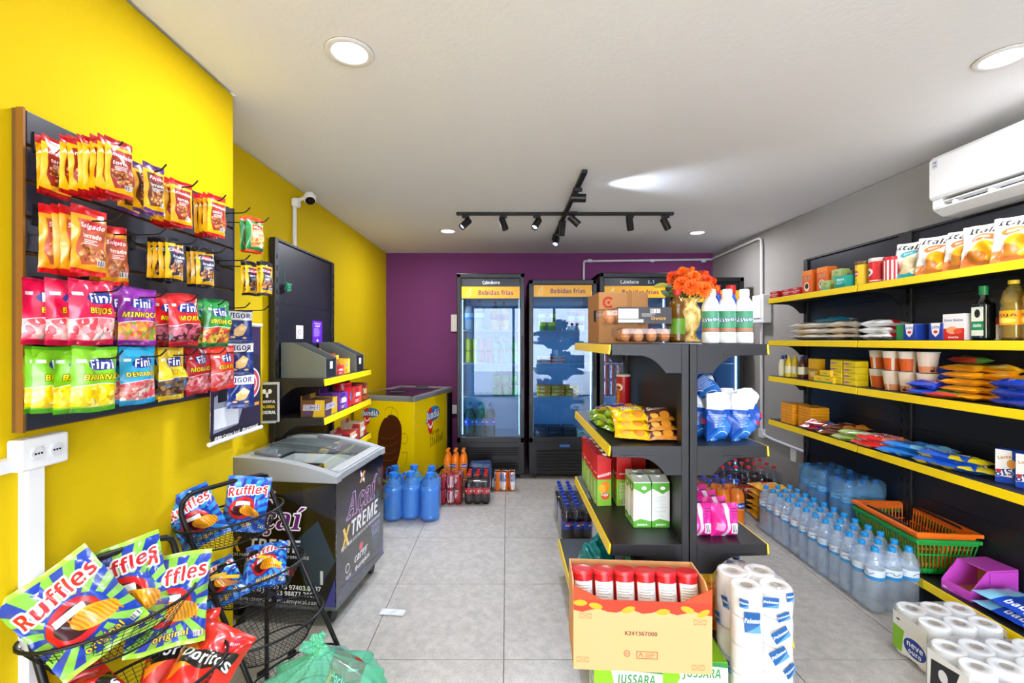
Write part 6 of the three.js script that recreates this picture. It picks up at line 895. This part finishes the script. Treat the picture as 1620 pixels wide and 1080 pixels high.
const chipT = chipArt('#3ab0b4', '#e8d8b0', '#d8c090'), chipO = chipArt('#d87a3a', '#f2b01a', '#c87a2a'), chipShape = [1, 2].map((k) => standing(0.16, 0.205, 0.065, { seed: 130 + k, wrinkle: 0.4, n: 16, m: 18 })); let chipN = 0;
function chip(a, label, u, x, dy = 0, turn = 0) { const o = mesh(numbered('cracker_bag'), chipShape[chipN++ % 2], foil(a)); tag(o, label, 'snack bag'); spot(o, at(u, x, Y1 + 0.002), [-0.22, FACE + 0.35 + turn, 0]); o.rotation.order = 'YXZ'; scene.add(o); }
chip(chipT, 'white and teal cracker bag next to striped tin', 1438, 2.17); chip(chipT, 'white and teal cracker bag set back against the panel', 1458, 2.28); chip(chipO, 'white and orange cracker bag beside the teal bags', 1478, 2.17, 0, 0.1); chip(chipO, 'white and orange cracker bag set back behind another', 1496, 2.28); chip(chipO, 'white and orange cracker bag third from the teal bags', 1520, 2.18, 0, -0.1); chip(chipO, 'white and orange cracker bag fourth from the teal bags', 1556, 2.17, 0, 0.15); chip(chipO, 'white and orange cracker bag under the air conditioner', 1606, 2.15, 0, 0.05);
// second shelf
const flourArt = simpleArt(224, 160, '#efe8da', null, 'Farinha', '#b83a2a', { pic: '#e0c48a', py: 0.72 }), sugarArt = simpleArt(224, 160, '#f2f2f0', null, 'Açúcar', '#1a4aa0', { pic: '#c41a24', px: 0.9, py: 0.5 });
const flour = packKind('flour_bag', 'cream flour bag lying in a stack on the second shelf', 'flour bag', 'flour bags on the second shelf', flourArt, 0.3, 0.16, 0.045, 140), sugar = packKind('sugar_bag', 'white and red sugar bag in the stack beside flour', 'sugar bag', 'sugar bags on the second shelf', sugarArt, 0.2, 0.15, 0.042, 144);
for (let l = 0; l < 3; l++) { flour(at(1284, 2.18, Y2 + l * 0.04), [0, FACE + 0.06 * l, 0]); flour(at(1332, 2.19, Y2 + l * 0.04), [0, FACE - 0.05 * l, 0]); sugar(at(1396, 2.18, Y2 + l * 0.038), [0, FACE + 0.05 * l, 0]); }
const tealFlour = packKind('flour_bag', 'teal topped flour bag on top of the flour stack', 'flour bag', undefined, simpleArt(192, 128, '#e8ecec', '#1a8aa8', 'Trigo', '#1a6a8a', { y: 0.3 }), 0.24, 0.15, 0.035, 148); tealFlour(at(1318, 2.22, Y2 + 0.122), [0, FACE, 0]);
const creamBox = art(128, 128, (g, w, h) => { fill(g, '#1a3a9a', 0, 0, w, h); poly(g, '#f4f4f4', [[20, 0], [108, 0], [96, 76], [64, 104], [30, 76]]); txt(g, 'Leite', 64, 30, 30, '#1a3a9a'); blob(g, '#d8404a', 64, 66, 20, 12); });
const creamCarton = boxKind('cream_carton', 'small navy and white cream carton on the second shelf', 'carton', 'navy cream cartons', 0.072, 0.085, 0.05, creamBox, mat('#1e3c98', 0.4), mat('#e8e8ec', 0.4)); for (const [u, x] of [[1446, 2.14], [1462, 2.2], [1474, 2.24], [1488, 2.14], [1500, 2.2]]) creamCarton(at(u, x, Y2), [0, FACE, 0]);
single('cream_carton', 'narrow green and white carton beside the navy ones', 'carton', rbox(0.04, 0.085, 0.05, 0.002, 0, 0.0425, 0), mat('#2a8a4a', 0.4), at(1430, 2.14, Y2));
const cakeArt = art(160, 192, (g, w, h) => { fill(g, '#f2eeea', 0, 0, w, h); fill(g, '#d8261a', 0, h * 0.55, w, h * 0.45); txt(g, 'Dona Massa', w / 2, 46, 24, '#1a4aa0', { skew: 0.1 }); blob(g, '#f4a87a', w * 0.45, h * 0.62, 44, 28); blob(g, '#e85a2a', w * 0.7, h * 0.66, 30, 20); txt(g, 'lasanha', w / 2, h * 0.88, 20, '#fff'); });
const lasagne = boxKind('lasagne_box', 'white and red lasagne box beside the dark oil bottle', 'box', undefined, 0.105, 0.125, 0.06, cakeArt, mat('#e4dcd8', 0.45)); lasagne(at(1518, 2.15, Y2), [0, FACE, 0]);
{
  const o = thing('olive_oil_bottle', 'dark olive oil bottle with green cap on second shelf', 'bottle', at(1556, 2.155, Y2), [0, FACE, 0]), oliveArt = art(128, 192, (g, w, h) => { fill(g, '#e4ecdc', 0, 0, w, h); fill(g, '#1a8a5a', 0, h * 0.5, w, h * 0.3); blob(g, '#16181c', w / 2, 44, 30, 28); txt(g, 'Azeite', w / 2, h * 0.64, 30, '#fff'); });
  const sh = new RoundedBoxGeometry(0.07, 0.17, 0.055, 3, 0.012); sh.translate(0, 0.085, 0); part(o, 'bottle_body', merge([sh, lathe([[0.03, 0.155], [0.022, 0.175], [0.0135, 0.19], [0.0135, 0.215]], 20)]), mat('#10140c', 0.1, 0, { clearcoat: 1 })); part(o, 'label', box(0.052, 0.13, 0.001), oliveArt.mat(0.4), [0, 0.085, 0.0285]); part(o, 'cap', cyl(0.0165, 0.04, 0.205, 18), mat('#0e8a4a', 0.35));
}
single('tomato_carton', 'slim red and white carton between oil bottles', 'carton', rbox(0.035, 0.1, 0.05, 0.002, 0, 0.05, 0), simpleArt(64, 128, '#c81e1e', '#f0e8e0', 'Molho', '#fff', { y: 0.3, print: 0, ty: 0.8 }).mat(0.4), at(1579, 2.2, Y2), [0, FACE, 0]);
const oilArt = art(256, 128, (g, w, h) => { fill(g, '#f0a810', 0, 0, w, h); for (const x of [64, 192]) { txt(g, 'SOJA', x, 40, 34, '#6a2a08'); blob(g, '#f8d860', x, 88, 34, 22); } });
const soyOil = kind('soy_oil_bottle', 'clear bottle of yellow soy oil on the second shelf', 'oil bottle', 'soy oil bottles', () => { const q = new THREE.Group(), r = 0.042, h = 0.25, pr = [[0, 0.002], [r * 0.9, 0], [r, 0.012], [r * 0.93, 0.04], [r, 0.06], [r, 0.13], [r * 0.92, 0.15], [r, 0.165], [r * 0.8, 0.205], [0.016, 0.232], [0.016, 0.24]]; part(q, 'bottle_body', lathe(pr, 24), pane('#f2e890', 0.06, 0.9)); part(q, 'oil', lathe([...pr.slice(0, 9).map(([a, b]) => [Math.max(0, a - 0.003), b + 0.002]), [0, 0.207]], 24), mat('#d8b40a', 0.1, 0, { transmission: 0.75, thickness: 0 })); part(q, 'label', bandOf(r * 1.01, 0.065, 0.125), oilArt.mat(0.4)); part(q, 'cap', cyl(0.018, 0.016, 0.238, 16), mat('#e8c81a', 0.4)); return q; });
soyOil(at(1604, 2.15, Y2)); soyOil(at(1640, 2.15, Y2)); 
// third shelf
const squeeze = (label, c, cap) => kind('sauce_bottle', label, 'sauce bottle', label + 's', () => { const q = new THREE.Group(); part(q, 'bottle_body', lathe([[0, 0.001], [0.024, 0], [0.026, 0.006], [0.026, 0.1], [0.018, 0.125], [0.012, 0.135]], 20), mat(c, 0.35)); part(q, 'label', bandOf(0.0264, 0.03, 0.085), mat('#f0e8c0', 0.4)); part(q, 'cap', cyl(0.013, 0.03, 0.133, 14, 0.008), mat(cap, 0.4)); return q; });
const mustard = squeeze('yellow mustard squeeze bottle', '#e8c81a', '#e0c020'), mayo = squeeze('white and blue capped mayonnaise bottle', '#ece4b8', '#1a3a9a'), chocSauce = squeeze('brown chocolate syrup bottle', '#5a2416', '#2a1a3a');
mayo(at(1238, 2.15, Y3)); mustard(at(1248, 2.15, Y3)); mustard(at(1258, 2.17, Y3)); mayo(at(1243, 2.24, Y3)); chocSauce(at(1269, 2.16, Y3)); chocSauce(at(1276, 2.2, Y3));
const cornBox = boxKind('corn_starch_box', 'yellow starch box standing on the third shelf', 'box', undefined, 0.095, 0.15, 0.055, simpleArt(128, 192, '#f4bc18', '#f0a810', 'MAIZENA', '#7a3a10', { pic: '#f8e098', ty: 0.5 }), mat('#f0b414', 0.45)); cornBox(at(1292, 2.17, Y3), [0, FACE, 0]);
const bouillon = boxKind('bouillon_box', 'low yellow bouillon box on the third shelf', 'box', 'low yellow bouillon boxes', 0.1, 0.04, 0.06, simpleArt(128, 64, '#f0c818', '#5aa83a', 'Caldo', '#c42a1a', { y: 0.8, print: 0, ty: 0.45 }), mat('#e8bc14', 0.45)); for (const [u, l] of [[1302, 0], [1312, 1], [1316, 0]]) bouillon(at(u, 2.13, Y3 + l * 0.041), [0, FACE, 0]);
const teabag = boxKind('candy_box', 'small yellow box in the block stack on third shelf', 'box', 'yellow boxes in the block stack', 0.1, 0.037, 0.08, simpleArt(128, 64, '#f0d41a', '#e0b80e', 'Doce', '#3a7a2a', { y: 0.85, print: 0, ty: 0.45, pic: '#b86ac0', px: 0.2, py: 0.5 }), mat('#ead018', 0.45)); for (const u of [1332, 1354]) for (const x of [2.16, 2.245]) for (let l = 0; l < 4; l++) teabag(at(u, x, Y3 + l * 0.038), [0, FACE, 0]);
const cupArtA = art(256, 128, (g, w, h) => { fill(g, '#f2e8d8', 0, 0, w, h); for (const x of [0, 128]) { fill(g, '#e8641a', x + 8, 16, 112, 28); fill(g, '#1a3a9a', x + 8, 44, 112, 24); fill(g, '#e8c03a', x + 8, 68, 112, 10); fill(g, '#e0b890', x, 80, 128, 40); txt(g, 'CUP', x + 60, 58, 24, '#fff'); } }), cupArtB = art(256, 128, (g, w, h) => { fill(g, '#f0dcc8', 0, 0, w, h); for (const x of [0, 128]) { fill(g, '#e89a6a', x + 4, 30, 120, 76); txt(g, '1,9', x + 96, 50, 30, '#2a1a10', { rot: PI / 2 }); smallPrint(g, '#b0988a', x + 14, 46, 54, 6, 9, 3); } });
const cupKind = (a, label) => kind('noodle_cup', label, 'noodle cup', label + 's', () => { const q = new THREE.Group(); part(q, 'cup_body', lathe([[0, 0.004], [0.033, 0], [0.0345, 0.003], [0.046, 0.106]], 26), a.mat(0.5)); part(q, 'lid', lathe([[0, 0.11], [0.046, 0.109], [0.0485, 0.107], [0.046, 0.104]], 26), mat('#f2ede4', 0.4)); return q; });
const cupA = cupKind(cupArtA, 'noodle cup with blue and orange print'), cupB = cupKind(cupArtB, 'noodle cup with orange panel');
[1390, 1412, 1438, 1468].forEach((u, i) => { const x = i === 0 ? 2.22 : 2.17; (i % 2 ? cupB : i ? cupB : cupA)(at(u, x, Y3), [0, i * 0.7 + 1.2, 0]); (i < 3 ? cupA : cupB)(at(u, x, Y3 + 0.111), [0, i * 0.6 + 1.9, 0]); });
const waferBlue = packKind('biscuit_pack', 'dark blue biscuit pack on the third shelf beside cups', 'biscuit pack', 'dark blue biscuit packs on the third shelf', simpleArt(192, 96, '#14249a', '#2a50d0', 'Recheado', '#f0a0d0', { y: 0.8, print: 0, ty: 0.45 }), 0.16, 0.09, 0.04, 150);
for (let l = 0; l < 4; l++) waferBlue(at(1488, 2.22, Y3 + l * 0.036), [0, FACE + 0.1 * (l % 2), 0]); for (let l = 0; l < 2; l++) waferBlue(at(1468, 2.12, Y3 + l * 0.035), [0, FACE, 0]);
const greenPasta = packKind('biscuit_pack', 'green and red biscuit pack on the third shelf', 'biscuit pack', 'green biscuit packs on the third shelf', simpleArt(192, 96, '#5a9a3a', '#c8402a', 'Cream', '#fff', { y: 0.75, print: 0, ty: 0.4 }), 0.16, 0.09, 0.035, 154); greenPasta(at(1496, 2.12, Y3), [0, FACE + 0.1, 0]); greenPasta(at(1535, 2.2, Y3 + 0.17), [0, FACE - 0.2, 0]);
const noodle = packKind('noodle_pack', 'orange instant noodle pack in the big heap on third shelf', 'noodle pack', 'orange noodle packs on the third shelf', simpleArt(192, 128, '#f8b41c', '#f09a14', 'Lámen', '#c41a10', { pic: '#f8d870', y: 0.88, stroke: '#fff', py: 0.64 }), 0.17, 0.11, 0.034, 158);
for (let l = 0; l < 5; l++) { noodle(at(1530, 2.155, Y3 + l * 0.033), [0, FACE + 0.12 * ((l % 3) - 1), 0]); noodle(at(1582, 2.2, Y3 + l * 0.033), [0, FACE - 0.1 * ((l % 3) - 1), 0]); noodle(at(1552, 2.29, Y3 + l * 0.033), [0, FACE + 0.2 * (l % 2), 0]); if (l < 4) noodle(at(1635, 2.2, Y3 + l * 0.033), [0, FACE, 0]); }
const oreoBlue = packKind('biscuit_pack', 'royal blue biscuit roll stacked in front of the noodle heap', 'biscuit pack', 'royal blue biscuit rolls', simpleArt(192, 64, '#1440c0', '#0e2a90', 'negresco', '#fff', { y: 0.85, print: 0, ty: 0.45 }), 0.19, 0.06, 0.042, 162); for (let l = 0; l < 3; l++) oreoBlue(at(1612, 2.115, Y3 + l * 0.037), [0, FACE, 0]);
// fourth shelf
const orangeFlat = boxKind('wafer_pack', 'orange wafer pack in the stack at end of fourth shelf', 'wafer pack', 'orange wafer packs on the fourth shelf', 0.14, 0.0205, 0.13, simpleArt(160, 32, '#f2a210', '#e8860c', 'Wafer', '#8a3a0a', { y: 0.85, print: 0, ty: 0.45 }), mat('#f0a014', 0.4)); for (let l = 0; l < 7; l++) { orangeFlat(at(1258, 2.17, Y4 + l * 0.0215), [0, FACE, 0]); orangeFlat(at(1287, 2.19, Y4 + l * 0.0215), [0, FACE + 0.05 * (l % 2), 0]); }
const rolls = [['biscuit_pack', 'red and blue biscuit roll beside the orange wafers', '#c8342a', '#3a5ab0', 'Bono', [[1290, 2.12, 0], [1306, 2.14, 0], [1300, 2.13, 1]]], ['biscuit_pack', 'brown biscuit roll on the fourth shelf', '#6a2c1e', '#e08a2a', 'Passa', [[1322, 2.13, 0], [1334, 2.18, 0], [1328, 2.15, 1], [1352, 2.26, 0], [1350, 2.26, 1]]], ['biscuit_pack', 'pale green biscuit roll on the fourth shelf', '#9aba5a', '#d8e0b0', 'Limão', [[1345, 2.12, 0], [1362, 2.14, 0], [1356, 2.13, 1], [1378, 2.22, 0]]], ['biscuit_pack', 'red biscuit roll on the fourth shelf', '#d8201e', '#e88a7a', 'Morango', [[1378, 2.12, 0], [1396, 2.13, 0], [1388, 2.13, 1], [1406, 2.2, 0], [1402, 2.2, 1]]], ['biscuit_pack', 'light blue biscuit pack on the fourth shelf', '#1478d8', '#7ac0f0', 'Leite', [[1424, 2.13, 0], [1444, 2.15, 0], [1434, 2.14, 1], [1462, 2.2, 0], [1456, 2.2, 1], [1476, 2.24, 1]]], ['biscuit_pack', 'blue and yellow biscuit pack near the white and blue boxes', '#1454c8', '#e8d41a', 'Trakinas', [[1486, 2.14, 0], [1506, 2.15, 0], [1494, 2.145, 1], [1532, 2.17, 0], [1524, 2.17, 1]]]];
rolls.forEach(([n, label, c, c2, t, list], q) => { const mk = packKind(n, label, 'biscuit pack', label + 's', art(224, 80, (g, w, h) => { fill(g, c, 0, 0, w, h); fill(g, c2, w * 0.68, 0, w * 0.32, h); txt(g, t, w * 0.34, h / 2, 34, '#fff', { stroke: '#222', sw: 3, skew: 0.1 }); }), 0.21, 0.075, 0.04, 170 + q * 3); for (const [u, x, l] of list) mk(at(u, x, Y4 + l * 0.036), [0, FACE + 0.35 + 0.1 * ((u % 3) - 1), 0]); });
const bisArt = art(128, 224, (g, w, h) => { fill(g, '#1648b8', 0, 0, w, h); fill(g, '#f0f0ee', 0, 0, w * 0.62, h); fill(g, '#1648b8', 0, h * 0.8, w, h * 0.2); txt(g, 'BIS', w * 0.3, h * 0.68, 60, '#16308a', { rot: -0.3, stroke: '#fff', sw: 4 }); txt(g, 'Lacta', w * 0.34, h * 0.22, 26, '#c87a3a', { rot: -0.3 }); blob(g, '#e8a04a', w * 0.6, h * 0.4, 22, 30); fill(g, '#c41a24', w * 0.05, h * 0.6, 22, 20); });
const bis = boxKind('wafer_box', 'white and blue wafer box standing on fourth shelf', 'wafer box', 'wafer boxes on the fourth shelf', 0.085, 0.145, 0.055, bisArt, mat('#e8e8ec', 0.4), mat('#1648b8', 0.4)); for (const [u, x] of [[1600, 2.2], [1634, 2.2], [1650, 2.27]]) bis(at(u, x, Y4), [0, FACE + 0.45, 0]);

// ---------- base shelf: basket, purple carton, blue packs ----------
{
  const green = mat('#1f9a3c', 0.4), orange = mat('#f07010', 0.4), by = Y5 + 0.012, h = 0.185, L = 0.46, Wd = 0.29;
  const wallGeo = (l, w2, hh, y0, ta) => {                                // slotted, tapering side walls
    const gs = [], side = (len, off, rot) => { const top = len, bot = len - 2 * ta, n = Math.round(len / 0.02); for (let k = 0; k <= n; k++) { const s = k / n - 0.5, g = rod([s * bot, y0, off - ta], [s * top, y0 + hh, off], 0.0035, 5); g.rotateY(rot); gs.push(g); } for (const [yy, f, th] of [[0.1, 0.1, 0.014], [0.55, 0.55, 0.006], [0.9, 0.9, 0.022]]) { const g = box(bot + (top - bot) * f, hh * th * 6, 0.004, 0, y0 + hh * yy, off - ta + ta * f); g.rotateY(rot); gs.push(g); } };
    side(l, w2 / 2, 0); side(l, w2 / 2, PI); side(w2, l / 2, PI / 2); side(w2, l / 2, -PI / 2); gs.push(box(l - 2 * ta, 0.005, w2 - 2 * ta, 0, y0 + 0.003, 0)); return merge(gs);
  };
  const rim = (l, w2, y, t) => merge([rbox(l + t, 0.02, 0.018, 0.004, 0, y, w2 / 2), rbox(l + t, 0.02, 0.018, 0.004, 0, y, -w2 / 2), rbox(0.018, 0.02, w2, 0.004, l / 2, y, 0), rbox(0.018, 0.02, w2, 0.004, -l / 2, y, 0)]);
  const p = [2.225, by, -2.505], r = [0, PI / 2 - 0.08, 0], a = thing('shopping_basket', 'green plastic shopping basket on base shelf holding an orange one', 'basket', p, r);
  part(a, 'basket_wall', wallGeo(L, Wd, h, 0, 0.03), green); part(a, 'rim', rim(L, Wd, h - 0.01, 0.02), green);
  const b = thing('shopping_basket', 'orange plastic shopping basket nested inside the green one', 'basket', [p[0], p[1] + 0.026, p[2]], r); part(b, 'basket_wall', wallGeo(L - 0.016, Wd - 0.016, h, 0, 0.03), orange); part(b, 'rim', rim(L + 0.006, Wd + 0.006, h - 0.002, 0.022), orange);
  for (const s of [-1, 1]) part(b, 'handle', tube([[-L / 2 + 0.08, h + 0.005, s * (Wd / 2 - 0.02)], [-0.06, h + 0.008, s * (Wd / 2 - 0.022)], [0.06, h + 0.008, s * (Wd / 2 - 0.022)], [L / 2 - 0.08, h + 0.005, s * (Wd / 2 - 0.02)]], 0.006, false, 20, 8), mat('#17171a', 0.4));
}
{
  const mg = '#d24ecb', o = thing('display_carton', 'magenta display carton with open slanted front on base shelf', 'box', [2.235, Y5, -2.155], [0, FACE + 0.1, 0]), w = 0.13, h = 0.135, d = 0.24;
  const mArt = art(256, 128, (g, W_, H_) => { fill(g, mg, 0, 0, W_, H_); g.strokeStyle = '#8a1a88'; g.lineWidth = 3; g.beginPath(); g.arc(130, 96, 14, 0, PI * 2); g.moveTo(176, 96); g.arc(162, 96, 14, 0, PI * 2); g.stroke(); fill(g, '#e48ae0', 40, 100, 70, 8); blob(g, '#f4d8f2', 30, 96, 20, 12); }), mm = mArt.mat(0.5);
  const prof = extrude([[-d / 2, 0], [d / 2, 0], [d / 2, h * 0.32], [d / 2 - 0.085, h], [-d / 2, h]], 0.004, 0.0005); for (const s of [-1, 1]) part(o, 'side_panel', turned(prof, 0, -PI / 2), mat(mg, 0.5), [s * (w / 2 - 0.002) + 0.002, 0, 0]);
  part(o, 'side_print', turned(box(d - 0.1, h * 0.9, 0.001), 0, PI / 2), mm, [w / 2 + 0.0042, h * 0.5, -0.04]);
  part(o, 'top_panel', box(w, 0.004, d - 0.087, 0, h - 0.002, -0.043), mat(mg, 0.5)); part(o, 'back_panel', box(w, h, 0.004, 0, h / 2, -d / 2), mat(mg, 0.5)); part(o, 'front_lip', box(w, h * 0.32, 0.004, 0, h * 0.16, d / 2), mm); part(o, 'lining', merge([box(w - 0.008, 0.003, d - 0.01, 0, 0.003, 0), box(w - 0.01, h - 0.01, 0.003, 0, h / 2, -d / 2 + 0.05)]), mat('#c8945a', 0.85));
}
const napkin = packKind('diaper_pack', 'blue printed soft pack on base shelf by paper rolls', 'soft pack', 'blue soft packs on the base shelf', art(192, 160, (g, w, h) => { fill(g, '#1848c0', 0, 0, w, h); poly(g, '#8ad0f0', [[0, 0], [w * 0.5, 0], [w * 0.3, h], [0, h]]); blob(g, '#f0c8a8', w * 0.65, h * 0.5, 26, 22); txt(g, 'baby', w * 0.62, h * 0.82, 34, '#fff', { skew: 0.1 }); }), 0.26, 0.2, 0.05, 190);
for (let l = 0; l < 2; l++) { napkin([2.2, Y5 + l * 0.046, -1.93], [0, FACE + 0.08, 0]); }

// ---------- toilet paper packs on the floor ----------
{
  const paper = (label, group) => kind('toilet_roll', label, 'toilet roll', group, () => { const q = new THREE.Group(); part(q, 'paper', rollGeo, paperWhite); part(q, 'core', coreGeo, coreCard); return q; });
  const neveArt = art(256, 256, (g, w, h) => { fill(g, '#f4f4f2', 0, 0, w, h); poly(g, '#8ac82a', [[0, 90], [90, 100], [70, h], [0, h]]); blob(g, '#1440a8', 170, 176, 84, 60); txt(g, 'neve', 170, 158, 54, '#fff'); txt(g, 'ouro', 170, 204, 44, '#fff'); fill(g, '#20304a', 30, 40, 26, 12); }), blackArt = art(192, 192, (g, w, h) => { fill(g, '#f2f2f0', 0, 0, w, h); poly(g, '#26282e', [[20, 40], [150, 20], [120, 120], [60, 180], [14, 180]]); blob(g, '#e8e8ec', 76, 84, 22, 28); g.strokeStyle = '#8ac82a'; g.lineWidth = 10; g.beginPath(); g.arc(70, 150, 36, 0, PI); g.stroke(); });
  const ra = paper('white toilet roll in the pack with green and blue wrapper', 'toilet rolls in the green and blue pack'), rb = paper('white toilet roll in the pack with black leaf wrapper', 'toilet rolls in the black leaf pack'), P = 0.1045;
  const pack = (x0, d0, nx, nz, mk, label, a, layers) => {
    for (let l = 0; l < layers; l++) for (let i = 0; i < nx; i++) for (let j = 0; j < nz; j++) mk([x0 + i * P, 0.002 + l * 0.1, -(d0 + j * P)], [0, i + j, 0]);
    const f = shrinkWrap(nx * P + 0.006, layers * 0.1 + 0.008, nz * P + 0.006, label, [x0 + (nx - 1) * P / 2, 0, -(d0 + (nz - 1) * P / 2)], [0, 0, 0], pane('#fbfdff', 0.15, 0.82));
    part(f, 'printed_label', box(0.16, 0.16, 0.001), a.mat(0.4), [-(nx - 1) * P / 2 + 0.03, layers * 0.05, nz * P / 2 + 0.004]); part(f, 'printed_label', turned(box(0.16, 0.16, 0.001), 0, -PI / 2), a.mat(0.4), [-nx * P / 2 - 0.004, layers * 0.05, 0]);
  };
  pack(1.755, 1.87, 3, 2, ra, 'clear wrapper with green and blue print round toilet rolls', neveArt, 2);
  pack(1.675, 1.62, 4, 2, rb, 'clear wrapper with black leaf print round toilet rolls', blackArt, 2);
}

scene.traverse((o) => { if (o.isLight && o.shadow) o.castShadow = true; });
renderer.render(scene, camera);
